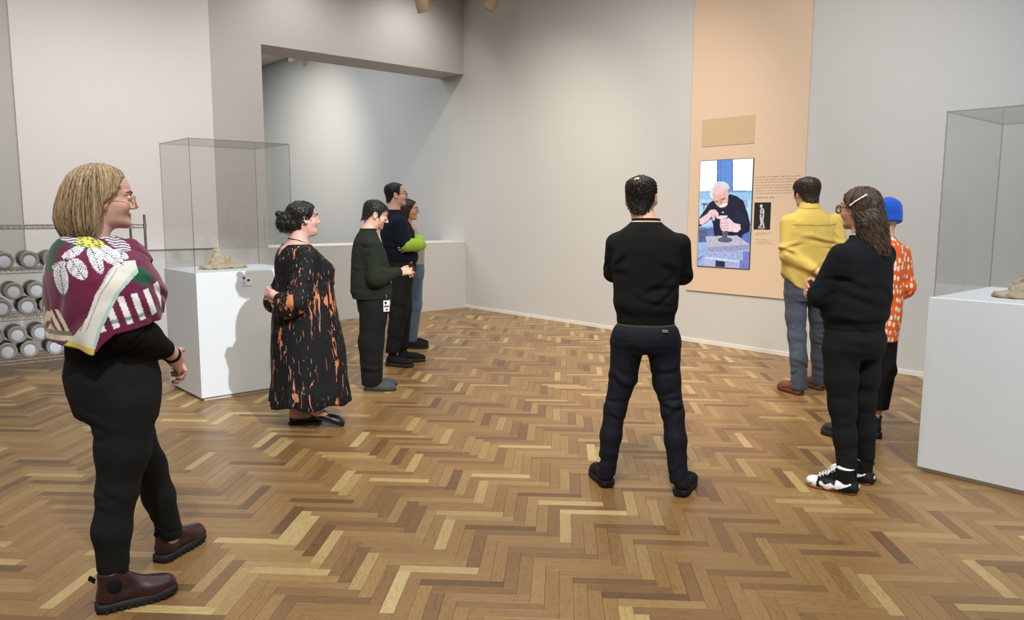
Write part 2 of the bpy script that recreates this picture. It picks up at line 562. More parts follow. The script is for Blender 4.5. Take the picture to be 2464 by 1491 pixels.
# ---- video screen: a white-haired man in a dark jersey shaping clay
def screen_colors(nu, nv):
    us, vs2 = np.meshgrid(np.linspace(0, 1, nu), np.linspace(0, 1, nv))
    u, v = us.ravel(), vs2.ravel()
    TL, TR, BL, BR = np.array([193, 112]), np.array([692, 85]), np.array([165, 1093]), np.array([647, 1125])
    Q = ((1 - u) * (1 - v))[:, None] * TL + (u * (1 - v))[:, None] * TR + ((1 - u) * v)[:, None] * BL + (u * v)[:, None] * BR
    x, y = Q[:, 0], Q[:, 1]
    C = np.tile(lin((150, 196, 236)), (len(x), 1))
    def P(mask, c, nz=0.0, f=0.05, seed=1):
        cc = lin(c)[None, :]
        k = 1 + nz * (vnoise(x, y, f, seed)[mask] - 0.5)[:, None] if nz else 1
        C[mask] = np.clip(cc * k, 0, 1)
    P(y < 400, (236, 246, 255))
    P((x > 355) & (x < 505) & (y < 300 + 100), (98, 142, 212))
    P((x > 357) & (x < 366) & (y < 300), (60, 96, 170)); P((x > 388) & (x < 394) & (y < 300), (76, 116, 190))
    P((x > 496) & (x < 505) & (y < 385), (66, 100, 170))
    P((y > 385) & (y < 398), (96, 140, 205))
    P((x < 355) & (y < 392), (252, 253, 255)); P((x > 505) & (y < 386), (252, 253, 255))
    P((y > 398) & (y < 470), (150, 196, 232), 0.2); P((y > 470) & (y < 720), (176, 214, 244), 0.25)
    P(inpoly(x, y, [(210, 500), (270, 500), (262, 520), (240, 520), (232, 560), (222, 560), (226, 520), (210, 518)]), (120, 92, 88))
    P(inpoly(x, y, [(590, 470), (640, 470), (640, 540), (600, 540)]), (150, 170, 205), 0.4)
    P((y > 720) & (x < 330), (150, 180, 226), 0.3)
    P(inpoly(x, y, [(175, 735), (262, 735), (255, 870), (178, 872)]), (84, 98, 136), 0.3)
    P(inell(x, y, 218, 740, 44, 12), (112, 128, 168))
    P(inpoly(x, y, [(262, 740), (330, 730), (330, 850), (255, 850)]), (92, 112, 168), 0.3)
    P(inpoly(x, y, [(580, 800), (660, 770), (655, 900), (580, 860)]), (88, 120, 190), 0.3)
    # jersey
    P(inpoly(x, y, [(318, 478), (468, 415), (540, 436), (600, 480), (640, 600), (662, 700), (655, 770), (600, 795), (575, 850), (470, 820), (330, 812), (318, 700), (300, 650), (250, 690), (175, 730), (182, 640), (240, 560), (280, 500)]), (16, 20, 46), 0.5, 0.03)
    P(inpoly(x, y, [(470, 640), (560, 560), (640, 680), (600, 770), (560, 690)]), (22, 28, 62), 0.5, 0.03)
    P(inell(x, y, 412, 588, 10, 6), (220, 225, 240))
    # head
    P(inell(x, y, 395, 360, 78, 62), (214, 218, 228), 0.3, 0.12)
    P(inell(x, y, 318, 410, 34, 52), (222, 226, 236), 0.3, 0.12)
    P(inell(x, y, 452, 390, 22, 50), (206, 212, 224), 0.3, 0.12)
    P(inell(x, y, 388, 440, 72, 104, -0.22), (226, 176, 164), 0.15, 0.04)
    P(inell(x, y, 372, 382, 58, 40, -0.2), (238, 196, 186), 0.1, 0.04)
    P(inell(x, y, 350, 487, 22, 7, -0.2), (150, 92, 86)); P(inell(x, y, 418, 462, 24, 7, -0.3), (150, 92, 86))
    P(inpoly(x, y, [(382, 460), (396, 458), (414, 506), (396, 518), (384, 508)]), (208, 142, 132))
    P(inell(x, y, 418, 522, 42, 14, -0.35), (236, 236, 240), 0.2, 0.1)
    P(inell(x, y, 425, 540, 18, 5, -0.3), (158, 88, 84))
    P(inell(x, y, 465, 388, 8, 24), (190, 120, 112))
    # hands and clay
    P(inpoly(x, y, [(185, 650), (262, 600), (290, 565), (340, 560), (368, 590), (375, 635), (352, 648), (345, 620), (330, 668), (312, 665), (300, 630), (270, 668), (215, 706), (186, 700)]), (232, 196, 198), 0.25, 0.05)
    P(inpoly(x, y, [(300, 625), (308, 625), (322, 662), (316, 664)]), (172, 120, 124)); P(inpoly(x, y, [(326, 615), (334, 612), (342, 648), (336, 650)]), (172, 120, 124))
    P(inpoly(x, y, [(365, 630), (388, 618), (458, 620), (446, 642), (405, 655), (362, 650)]), (226, 216, 214), 0.2)
    P(inpoly(x, y, [(396, 690), (430, 660), (440, 800), (410, 812)]), (120, 124, 146), 0.3)
    P(inpoly(x, y, [(384, 660), (470, 642), (520, 690), (572, 700), (578, 748), (545, 778), (470, 768), (400, 760), (386, 730)]), (236, 202, 204), 0.25, 0.05)
    for yy in (690, 716, 742):
        P(inpoly(x, y, [(388, yy), (468, yy - 8), (470, yy - 3), (388, yy + 5)]), (178, 128, 132))
    P(inpoly(x, y, [(420, 765), (455, 770), (470, 826), (500, 846), (490, 872), (400, 876), (362, 850), (400, 830)]), (82, 84, 102), 0.4)
    P(inpoly(x, y, [(340, 820), (352, 800), (376, 812), (366, 834)]), (40, 42, 56))
    # turntable boards and blocks
    P(inpoly(x, y, [(165, 1000), (650, 950), (647, 1125), (165, 1093)]), (150, 172, 226), 0.35, 0.05)
    P(inpoly(x, y, [(242, 814), (545, 806), (655, 893), (270, 918)]), (186, 184, 200), 0.2, 0.06)
    P(inell(x, y, 432, 848, 68, 26), (92, 92, 108), 0.4); P(inpoly(x, y, [(408, 800), (448, 796), (462, 846), (400, 850)]), (92, 94, 112), 0.4)
    P(inpoly(x, y, [(270, 918), (655, 893), (655, 942), (275, 965)]), (152, 154, 182), 0.35, 0.08)
    P(inpoly(x, y, [(225, 958), (595, 952), (595, 1044), (215, 1000)]), (166, 174, 216), 0.5, 0.08)
    P(inpoly(x, y, [(240, 1005), (565, 1045), (565, 1060), (240, 1030)]), (206, 212, 240), 0.2)
    P(inpoly(x, y, [(230, 1030), (345, 1042), (340, 1104), (228, 1096)]), (178, 180, 210), 0.35)
    P(inpoly(x, y, [(345, 1042), (432, 1055), (428, 1110), (340, 1104)]), (36, 38, 64), 0.2)
    P(inpoly(x, y, [(432, 1055), (558, 1062), (556, 1118), (428, 1110)]), (168, 170, 206), 0.35)
    P(inpoly(x, y, [(596, 955), (655, 960), (647, 1125), (560, 1118), (570, 1046), (596, 1040)]), (112, 126, 190), 0.35)
    P(inpoly(x, y, [(165, 1042), (215, 995), (222, 1000), (170, 1050)]), (70, 84, 130))
    return C
t = empty('video_screen', (X1 - 0.018, 5.03, 0.919))
tag(t, 'lit portrait video screen showing a white-haired man shaping clay', 'screen')
on_wall(wbox(4.683, 5.375, 0.914, 2.130, 0.0186, 0.030, 0.002), 'bezel', M['black'], t)
nu, nv_ = 122, 216
sc = grid_print('display', nu, nv_, lambda u, v: np.stack([np.full_like(u, X1 - 0.0306), 5.370 - u * (5.370 - 4.688), 2.125 - v * (2.125 - 0.919)], -1),
                screen_colors(nu, nv_), mat_ink('screen_picture', 1.05), t)
sc.matrix_parent_inverse = Matrix.Translation(-Vector(t.location))

# ---- small photograph of a pale standing statue on black
def statue_colors(nu, nv):
    us, vs2 = np.meshgrid(np.linspace(0, 1, nu), np.linspace(0, 1, nv))
    x, y = 150 + us.ravel() * 300, 605 + vs2.ravel() * 505
    C = np.tile(lin((36, 36, 38)), (len(x), 1))
    g = (168 + 60 * vnoise(x, y, 0.06, 5))
    def P(mk, dark=1.0):
        gg = g[mk] * dark
        C[mk] = lin(np.stack([gg, gg, gg + 4], -1))
    P(inell(x, y, 274, 672, 27, 32)); P(inpoly(x, y, [(262, 690), (290, 690), (300, 720), (262, 722)]))
    P(inpoly(x, y, [(256, 735), (280, 715), (325, 712), (336, 780), (338, 850), (322, 930), (300, 950), (262, 940), (254, 860), (262, 800), (252, 770)]))
    P(inpoly(x, y, [(276, 745), (302, 742), (300, 776), (280, 772)]), 0.4); P(inpoly(x, y, [(276, 800), (312, 798), (306, 870), (284, 900)]), 0.5)
    P(inpoly(x, y, [(262, 940), (296, 950), (304, 1010), (290, 1050), (240, 1060), (262, 1030), (276, 1000)]))
    P(inpoly(x, y, [(300, 940), (322, 930), (352, 1060), (330, 1075), (310, 1010)]))
    P(inpoly(x, y, [(232, 1062), (358, 1062), (362, 1090), (226, 1090)]), 0.8); P(inpoly(x, y, [(236, 1094), (354, 1094), (350, 1110), (236, 1110)]), 0.6)
    return C
t = empty('statue_picture', (X1 - 0.018, 4.557, 1.356))
tag(t, 'small black picture of a pale standing statue printed right of the screen', 'picture')
on_wall(wbox(4.459, 4.656, 1.356, 1.648, 0.018, 0.0195), 'backing', M['black'], t)
so = grid_print('picture_print', 60, 90, lambda u, v: np.stack([np.full_like(u, X1 - 0.0199), 4.656 - u * 0.197, 1.648 - v * 0.292], -1), statue_colors(60, 90), mat_ink('statue_ink'), t)
so.matrix_parent_inverse = Matrix.Translation(-Vector(t.location))

t = empty('wall_outlet', (X1, 3.825, 0.32))
tag(t, 'small pale electrical outlet low on the wall by the yellow-shirted man', 'outlet')
on_wall(wbox(3.790, 3.860, 0.268, 0.384, 0.0, 0.006, 0.002), 'cover_plate', M['white_trim'], t)
for zz in (0.294, 0.334):
    on_wall(wbox(3.808, 3.842, zz, zz + 0.026, 0.0055, 0.0075, 0.001), 'socket', mat_plain('outlet_beige', srgb(176, 170, 150), 0.5), t)

# ------------------------------------------------------------------ display plinths with acrylic covers
def plinth(name, label, x0, x1, y0, y1, h):
    t = empty(name, ((x0 + x1) / 2, (y0 + y1) / 2, 0))
    tag(t, label, 'pedestal')
    def put(mb, n, mat):
        o = mb.build(n, mat, t); o.matrix_parent_inverse = Matrix.Translation(-Vector(t.location)); return o
    q = MB(); q.box(x0, x1, y0, y1, 0.028, h); q.bevel(0.002, 2); put(q, 'body', M['plinth'])
    q = MB(); q.box(x0 + 0.03, x1 - 0.03, y0 + 0.03, y1 - 0.03, 0.0, 0.028); put(q, 'recessed_base', M['white_trim'])
    return t
def cover(name, label, x0, x1, y0, y1, z0, z1, th=0.006):
    t = empty(name, ((x0 + x1) / 2, (y0 + y1) / 2, z0))
    tag(t, label, 'glass case')
    def put(mb, n, mat):
        o = mb.build(n, mat, t); o.matrix_parent_inverse = Matrix.Translation(-Vector(t.location)); return o
    e = 0.0006
    z0 = z0 + 0.0008
    panes = [(x0 + th, x1 - th, y0, y0 + th, z0, z1 - th), (x0 + th, x1 - th, y1 - th, y1, z0, z1 - th),
             (x0, x0 + th, y0 + th, y1 - th, z0, z1 - th), (x1 - th, x1, y0 + th, y1 - th, z0, z1 - th), (x0 + th, x1 - th, y0 + th, y1 - th, z1 - th, z1)]
    for p in panes:
        q = MB(); q.box(p[0] + e, p[1] - e, p[2] + e, p[3] - e, p[4] + e, p[5] - e); put(q, 'pane', M['glass'])
    for (a, c) in ((x0, y0), (x1 - th, y0), (x0, y1 - th), (x1 - th, y1 - th)):
        q = MB(); q.box(a, a + th, c, c + th, z0, z1); put(q, 'edge', M['glass_edge'])
    for (p0, p1) in (((x0 + th, x1 - th), (y0, y0 + th)), ((x0 + th, x1 - th), (y1 - th, y1)), ((x0, x0 + th), (y0 + th, y1 - th)), ((x1 - th, x1), (y0 + th, y1 - th))):
        q = MB(); q.box(p0[0], p0[1], p1[0], p1[1], z1 - th, z1); put(q, 'edge', M['glass_edge'])
    return t
plinth('display_plinth', 'white plinth between the scarf wearer and the woman in the long dress', 2.169, 3.05, 6.275, 7.05, 1.046)
cover('glass_case', 'clear acrylic case standing on the left plinth over a clay model', 2.176, 3.02, 6.315, 7.03, 1.046, 2.11)
plinth('display_plinth', 'white plinth cut off by the right edge of the picture', 4.808, 5.85, -0.25, 1.765, 1.05)
cover('glass_case', 'clear acrylic case on the plinth at the right edge', 4.85, 5.80, -0.2, 1.755, 1.05, 2.115)
# label card on the left plinth
t = empty('object_label', (2.578, 6.275, 0.92))
tag(t, 'small white label card with a blue diamond on the left plinth', 'label card')
def put_at(mb, n, mat, par):
    o = mb.build(n, mat, par); o.matrix_parent_inverse = Matrix.Translation(-Vector(par.location)); return o
q = MB(); q.box(2.532, 2.624, 6.269, 6.2748, 0.925, 0.985); put_at(q, 'card', M['card'], t)
q = MB(); vv = q.box(-0.0115, 0.0115, -0.0006, 0.0006, -0.0115, 0.0115)
bmesh.ops.transform(q.bm, matrix=Matrix.Translation((2.556, 6.2684, 0.989)) @ Matrix.Rotation(R(45), 4, 'Y'), verts=q.bm.verts)
put_at(q, 'blue_diamond', M['blue_sticker'], t)
q = MB(); q.box(2.583, 2.605, 6.2682, 6.2692, 0.960, 0.978); put_at(q, 'dark_square', mat_plain('dark_ink', (0.02, 0.02, 0.04, 1)), t)
q = MB()
for k in range(4): q.box(2.538, 2.575 - 0.004 * (k % 2), 6.2684, 6.2690, 0.933 + 0.0095 * k, 0.9365 + 0.0095 * k)
put_at(q, 'print_lines', mat_plain('grey_ink', srgb(150, 152, 165)), t)

# ------------------------------------------------------------------ wire shelving with jars
def wire_shelf_mesh(w, d):
    q = MB()
    for y in (0.0, d):
        for z in (0.0, -0.03): q.cyl((0, y, z), (w, y, z), 0.0042, seg=6)
        n = int(w / 0.045)
        for k in range(n):
            a, c = w * k / n, w * (k + 1) / n
            mid = (a + c) / 2
            q.cyl((a, y, -0.03), (mid, y, 0), 0.0022, seg=4); q.cyl((mid, y, 0), (c, y, -0.03), 0.0022, seg=4)
    for x in (0.0, w):
        for z in (0.0, -0.03): q.cyl((x, 0, z), (x, d, z), 0.0042, seg=6)
    n = int(w / 0.026)
    for k in range(1, n): q.cyl((w * k / n, 0, 0.003), (w * k / n, d, 0.003), 0.0022, seg=4)
    for k in range(1, 4): q.cyl((0, d * k / 4, -0.004), (w, d * k / 4, -0.004), 0.0032, seg=5)
    return q
M['chrome'] = mat_plain('dull_chrome', (0.62, 0.60, 0.57, 1), 0.28, metal=1.0, var=0.15, nscale=30)
M['post'] = mat_plain('dark_chrome_post', (0.30, 0.28, 0.27, 1), 0.3, metal=1.0, var=0.3, nscale=25)
RX0, RX1, RY0, RY1 = 0.56, 2.39, 8.30, 8.80
t = empty('wire_rack', ((RX0 + RX1) / 2, (RY0 + RY1) / 2, 0))
tag(t, 'chrome wire shelving rack holding glass jars by the left edge', 'shelf rack')
SHELF = (0.165, 0.568, 0.998, 1.402)
for z in SHELF:
    q = wire_shelf_mesh(RX1 - RX0, RY1 - RY0)
    bmesh.ops.translate(q.bm, verts=q.bm.verts, vec=(RX0, RY0, z))
    put_at(q, 'shelf', M['chrome'], t)
for x in (RX0, RX1):
    for y in (RY0, RY1):
        q = MB(); q.cyl((x, y, 0.012), (x, y, 1.50), 0.0125, seg=12); q.cyl((x, y, 1.50), (x, y, 1.506), 0.0125, 0.008, seg=12)
        for z in SHELF: q.cyl((x, y, z - 0.036), (x, y, z + 0.008), 0.0165, 0.0150, seg=12)
        pp = put_at(q, 'post', M['post'], t)
        q = MB(); q.cyl((x, y, 0), (x, y, 0.014), 0.02, 0.016, seg=12); o_ = q.build('foot', M['black'], pp)
        o_.matrix_parent_inverse = Matrix.Translation(-Vector(t.location))
# one jar lying on its side, mouth toward -Y; parts: glass body, lid ring, white lid disc
def jar_parts():
    r, L = 0.083, 0.30
    prof = [(0.0, 0.060), (0.006, 0.076), (0.020, 0.076), (0.026, 0.064), (0.040, 0.066), (0.075, r), (L - 0.02, r), (L, r - 0.012), (L, 0.0)]
    def lathe(pr, seg=28):
        me = bpy.data.meshes.new('jar')
        V_, F_ = [], []
        for (y, rr_) in pr:
            for k in range(seg):
                a = 2 * math.pi * k / seg
                V_.append((rr_ * math.cos(a), y, rr_ * math.sin(a)))
        for i in range(len(pr) - 1):
            for k in range(seg):
                F_.append((i * seg + k, i * seg + (k + 1) % seg, (i + 1) * seg + (k + 1) % seg, (i + 1) * seg + k))
        me.from_pydata(V_, [], F_)
        for p in me.polygons: p.use_smooth = True
        return me
    body = lathe([(0.026, 0.064), (0.040, 0.066), (0.070, r), (L - 0.02, r), (L - 0.004, r - 0.008), (L, r - 0.02), (L, 0.001)])
    ring = lathe([(0.010, 0.049), (0.003, 0.054), (0.0, 0.060), (0.004, 0.066), (0.0, 0.072), (0.004, 0.079), (0.024, 0.080), (0.028, 0.070)])
    disc = lathe([(0.007, 0.001), (0.008, 0.030), (0.011, 0.050)])
    fill = lathe([(0.05, 0.001), (0.05, 0.060), (0.075, r - 0.006), (L - 0.05, r - 0.006), (L - 0.05, 0.001)])
    return body, ring, disc, fill
JB, JR, JD, JF = jar_parts()
JB.materials.append(M['jar_glass']); JR.materials.append(mat_plain('grey_lid_ring', srgb(138, 138, 132), 0.45, metal=0.2))
JD.materials.append(mat_plain('white_lid', srgb(188, 194, 204), 0.6, var=0.12, nscale=30)); JF.materials.append(mat_plain('grey_contents', srgb(134, 130, 122), 0.9, var=0.4, nscale=22))
def jar(x, z, dy, label, rot):
    t = empty('glass_jar', (x, RY0 + 0.03 + dy, z))
    t.rotation_euler = (0, rot, 0)
    tag(t, label, 'jar', 'jars lying on the wire rack')
    for n, me in (('jar_body', JB), ('lid_ring', JR), ('lid_disc', JD), ('contents', JF)):
        o = link(n, me, None, t)
jrow = [(0, 'bottom', [1.15, 1.325, 1.536, 1.71, 1.885, 2.06, 2.24], [1.06, 1.236, 1.423, 1.625, 1.80, 1.975, 2.15]),
        (1, 'middle', [1.13, 1.335, 1.51, 1.685, 1.86, 2.035, 2.21], [1.236, 1.417, 1.60, 1.775]),
        (2, 'top', [1.178, 1.376, 1.56, 1.76, 1.96, 2.16], [])]
ordn = ['first', 'second', 'third', 'fourth', 'fifth', 'sixth', 'seventh', 'eighth', 'ninth']
for si, nm, low, high in jrow:
    for k, x in enumerate(low):
        jar(x, SHELF[si] + 0.0895, rnd.uniform(-0.02, 0.02), f'white-lidded jar lying on the {nm} rack shelf, lower row, {ordn[k]} from the left', rnd.uniform(-3, 3))
    for k, x in enumerate(high):
        jar(x, SHELF[si] + 0.0895 + 0.146, rnd.uniform(-0.025, 0.01), f'white-lidded jar on the {nm} rack shelf, upper row, {ordn[k]} from the left', rnd.uniform(-3, 3))

# ------------------------------------------------------------------ ceiling track heads near the corner
def track_head(p, lean, label):
    t = empty('track_lamp', (p[0], p[1], p[2]))
    tag(t, label, 'spotlight', 'track lamps under the ceiling')
    d = Vector(lean).normalized()
    q = MB(); vv = q.cyl(Vector((0, 0, 0)) - d * 0.16, Vector((0, 0, 0)) + d * 0.11, 0.085, 0.085, seg=24); q.bevel(0.006, 2); q.build('lamp_housing', M['lamp_beige'], t, True)
    q = MB(); q.cyl(d * 0.09, d * 0.112, 0.07, 0.076, seg=24); q.build('lens', M['glass_edge'], t)
    q = MB(); q.cyl((0, 0, 0.02), (0, 0, ZC - p[2] - 0.035), 0.011, seg=12); q.build('stem', M['lamp_beige'], t)
    q = MB(); q.box(-0.10, 0.10, -0.018, 0.018, ZC - p[2] - 0.035, ZC - p[2]); q.build('track_adapter', M['lamp_beige'], t)
track_head((5.97, 8.55, 4.20), (0.35, 0.1, -0.9), 'beige lamp head left of the ceiling corner')
track_head((7.10, 8.5, 4.40), (-0.3, 0.4, -0.9), 'beige lamp head right of the ceiling corner')
track_head((7.25, 14.9, 4.62), (0.1, 0.1, -0.9), 'beige lamp head seen through the opening in the next room')
# ------------------------------------------------------------------ implicit-surface modelling: prims -> one continuous mesh
def V3(*a): return np.array(a, float)
def nrm(v):
    v = np.asarray(v, float)
    return v / (np.linalg.norm(v) + 1e-12)
def rotz(a):
    c, s_ = math.cos(a), math.sin(a)
    return np.array([[c, -s_, 0], [s_, c, 0], [0, 0, 1.0]])
def rotx(a):
    c, s_ = math.cos(a), math.sin(a)
    return np.array([[1.0, 0, 0], [0, c, -s_], [0, s_, c]])
def roty(a):
    c, s_ = math.cos(a), math.sin(a)
    return np.array([[c, 0, s_], [0, 1.0, 0], [-s_, 0, c]])

class Fr:
    """frame: world = R @ local * s + t"""
    def __init__(s, R_=None, t=(0, 0, 0), k=1.0):
        s.R = np.eye(3) if R_ is None else R_
        s.t = np.asarray(t, float)
        s.k = k
    def p(s, *a): return s.R @ (np.array(a, float) * s.k) + s.t
ID = Fr()

class Field:
    def __init__(s): s.ops = []
    def add(s, kind, fn, lo, hi, k):
        s.ops.append((kind, fn, np.asarray(lo, float), np.asarray(hi, float), k))
        return s
    # tapered capsule, optional squash: thickness along unit vector n scaled by q (<1 flattens)
    def cone(s, a, b, ra, rb, k=0.02, n=None, q=1.0, op='u'):
        a, b = np.asarray(a, float), np.asarray(b, float)
        r = max(ra, rb) * max(1.0, q) + 0.004
        lo, hi = np.minimum(a, b) - r, np.maximum(a, b) + r
        ba = b - a
        L2 = ba @ ba + 1e-12
        nn = None if n is None else nrm(n)
        def fn(x, y, z):
            px, py, pz = x - a[0], y - a[1], z - a[2]
            t = np.clip((px * ba[0] + py * ba[1] + pz * ba[2]) / L2, 0, 1)
            px, py, pz = px - t * ba[0], py - t * ba[1], pz - t * ba[2]
            d2 = px * px + py * py + pz * pz
            if nn is not None:
                h = px * nn[0] + py * nn[1] + pz * nn[2]
                d2 = d2 + h * h * (1 / (q * q) - 1)
            rr = ra + (rb - ra) * t
            d = np.sqrt(d2) - rr
            return d * min(1.0, q) if nn is not None else d
        return s.add(op, fn, lo, hi, k)
    def path(s, pts, rs, k=0.02, n=None, q=1.0):
        for i in range(len(pts) - 1): s.cone(pts[i], pts[i + 1], rs[i], rs[i + 1], k if i else k, n, q)
        return s
    def ell(s, c, r, fr=ID, k=0.015, op='u', rot=None):
        c, r = np.asarray(c, float), np.asarray(r, float) * fr.k
        cw = fr.p(*c)
        Rm = fr.R if rot is None else fr.R @ rot
        ext = np.sqrt((Rm ** 2) @ (r ** 2)) + 0.002
        def fn(x, y, z):
            dx, dy, dz = x - cw[0], y - cw[1], z - cw[2]
            qx = dx * Rm[0, 0] + dy * Rm[1, 0] + dz * Rm[2, 0]
            qy = dx * Rm[0, 1] + dy * Rm[1, 1] + dz * Rm[2, 1]
            qz = dx * Rm[0, 2] + dy * Rm[1, 2] + dz * Rm[2, 2]
            k0 = np.sqrt((qx / r[0]) ** 2 + (qy / r[1]) ** 2 + (qz / r[2]) ** 2)
            k1 = np.sqrt((qx / r[0] ** 2) ** 2 + (qy / r[1] ** 2) ** 2 + (qz / r[2] ** 2) ** 2) + 1e-9
            return k0 * (k0 - 1) / k1
        return s.add(op, fn, cw - ext, cw + ext, k)
    # loft along local z: rows (z, cx, cy, rx, r_front, r_back, exponent)
    def loft(s, rows, fr=ID, k=0.02, op='u'):
        A = np.array(rows, float)
        A = A[np.argsort(A[:, 0])]
        z0, z1 = A[0, 0], A[-1, 0]
        zz = np.linspace(z0, z1, 400)
        # monotone-ish smooth interpolation: linear then box blur
        def sm(v):
            l = np.interp(zz, A[:, 0], v)
            w = 9
            pad = np.concatenate([np.full(w, l[0]), l, np.full(w, l[-1])])
            ker = np.ones(2 * w + 1) / (2 * w + 1)
            o = np.convolve(pad, ker, 'valid')
            return o
        T = [sm(A[:, i]) for i in range(1, 7)]
        rmax = max(A[:, 3].max(), A[:, 4].max(), A[:, 5].max())
        corners = []
        for cx in (A[:, 1].min() - A[:, 3].max(), A[:, 1].max() + A[:, 3].max()):
            for cy in (A[:, 2].min() - A[:, 5].max(), A[:, 2].max() + A[:, 4].max()):
                for cz in (z0, z1): corners.append(fr.p(cx, cy, cz))
        corners = np.array(corners)
        def fn(x, y, z):
            dx, dy, dz = (x - fr.t[0]) / fr.k, (y - fr.t[1]) / fr.k, (z - fr.t[2]) / fr.k
            Rm = fr.R
            qx = dx * Rm[0, 0] + dy * Rm[1, 0] + dz * Rm[2, 0]
            qy = dx * Rm[0, 1] + dy * Rm[1, 1] + dz * Rm[2, 1]
            qz = dx * Rm[0, 2] + dy * Rm[1, 2] + dz * Rm[2, 2]
            f = np.clip((qz - z0) / (z1 - z0) * 399, 0, 399).astype(np.int32)
            cx, cy, rx, rf, rb, ex = [t_[f] for t_ in T]
            ey = qy - cy
            ry = np.where(ey > 0, rf, rb)
            u = np.abs(qx - cx) / rx
            v = np.abs(ey) / ry
            rho = (u ** ex + v ** ex) ** (1 / ex)
            d = (rho - 1) * np.minimum(rx, ry)
            cap = np.maximum(z0 - qz, qz - z1)
            return np.where(cap > 0, np.sqrt(np.maximum(d, 0) ** 2 + cap ** 2), np.maximum(d, cap)) * fr.k
        return s.add(op, fn, corners.min(0) - 0.01, corners.max(0) + 0.01, k)
    # keep only the side where (p-c).n < 0
    def cut(s, c, n, k=0.004):
        c, n = np.asarray(c, float), nrm(n)
        fn = lambda x, y, z: (x - c[0]) * n[0] + (y - c[1]) * n[1] + (z - c[2]) * n[2]
        return s.add('cut', fn, (-9, -9, -9), (9, 9, 9), k)
    # wrinkle: waves with normal n, wavelength lam, amplitude amp around centre c with radius rad
    def fold(s, c, n, lam, amp, rad, warp=0.6, seed=0.0):
        """a handful of uneven creases running across n, within rad of c"""
        c, n = np.asarray(c, float), nrm(n)
        rg = np.random.default_rng(int(seed * 13 + abs(c).sum() * 1e4) % 100000)
        N_ = max(3, int(rad / lam * 1.5))
        cr = []
        for _ in range(N_):
            d = nrm(n + rg.normal(size=3) * 0.28)
            cr.append((d, nrm(np.cross(d, rg.normal(size=3))), rg.uniform(-0.8, 0.8) * rad, rg.uniform(-0.7, 0.7) * rad, lam * rg.uniform(0.22, 0.42), rad * rg.uniform(0.35, 0.8), amp * rg.uniform(0.5, 1.3), rg.uniform(-6, 6)))
        def fn(x, y, z):
            dx, dy, dz = x - c[0], y - c[1], z - c[2]
            w = np.exp(-(dx * dx + dy * dy + dz * dz) / (rad * rad))
            o = 0
            for d, t1, h0, g0, wd, ln, am, bend in cr:
                g = dx * t1[0] + dy * t1[1] + dz * t1[2] - g0
                h = dx * d[0] + dy * d[1] + dz * d[2] - h0 - bend * g * g
                e = np.exp(-(g / ln) ** 2)
                o = o + am * e * (1.1 * np.exp(-(h / wd) ** 2) - 0.9 * np.exp(-((h - 1.7 * wd) / (1.3 * wd)) ** 2))
            return o * w * 1.3
        return s.add('disp', fn, c - rad * 1.9, c + rad * 1.9, 0)
    def ripple(s, fn, lo, hi): return s.add('disp', fn, lo, hi, 0)
    def bounds(s):
        lo = np.min([o[2] for o in s.ops if o[0] == 'u'], 0)
        hi = np.max([o[3] for o in s.ops if o[0] == 'u'], 0)
        return lo - 0.012, hi + 0.012

    def mesh(s, name, h=0.006, fine=None, hf=0.003):
        """fine: list of (lo, hi) boxes whose coordinate ranges are sampled at hf"""
        if h >= 0.0055 and not fine: h *= 1.18
        lo, hi = s.bounds()
        axes = []
        for a in range(3):
            seg = [(l[a] - 0.004, u[a] + 0.004) for l, u in (fine or [])]
            x, xs = lo[a], []
            while x < hi[a] + h:
                xs.append(x)
                inside = any(l <= x <= u for l, u in seg)
                if inside: x += hf
                else:
                    nxt = x + h
                    for l, u in seg:
                        if x < l < nxt: nxt = l + 1e-6
                    x = nxt
            axes.append(np.array(xs, np.float32))
        xs, ys, zs = axes
        D = np.full((len(xs), len(ys), len(zs)), 0.2, np.float32)
        for kind, fn, l, u, k in s.ops:
            mg = max(k, 0.0) * 1.2 + 2.2 * h
            if kind == 'cut':
                sl = (slice(None),) * 3
            else:
                i = [np.searchsorted(ax, (l[a] - mg, u[a] + mg)) for a, ax in enumerate((xs, ys, zs))]
                sl = tuple(slice(int(q[0]), int(q[1])) for q in i)
                if any(q.stop <= q.start for q in sl): continue
            X, Y, Z = xs[sl[0]][:, None, None], ys[sl[1]][None, :, None], zs[sl[2]][None, None, :]
            d = fn(X, Y, Z).astype(np.float32)
            B = D[sl]
            d = np.broadcast_to(d, B.shape)
            if kind == 'u':
                hh = np.maximum(k - np.abs(B - d), 0) / k
                D[sl] = np.minimum(B, d) - hh * hh * k * 0.25
            elif kind == 's':
                d = -d
                hh = np.maximum(k - np.abs(B - d), 0) / k
                D[sl] = np.maximum(B, d) + hh * hh * k * 0.25
            elif kind == 'cut':
                D[sl] = np.maximum(B, d)
            elif kind == 'disp':
                D[sl] = B + d
        return nets(name, D, xs, ys, zs)

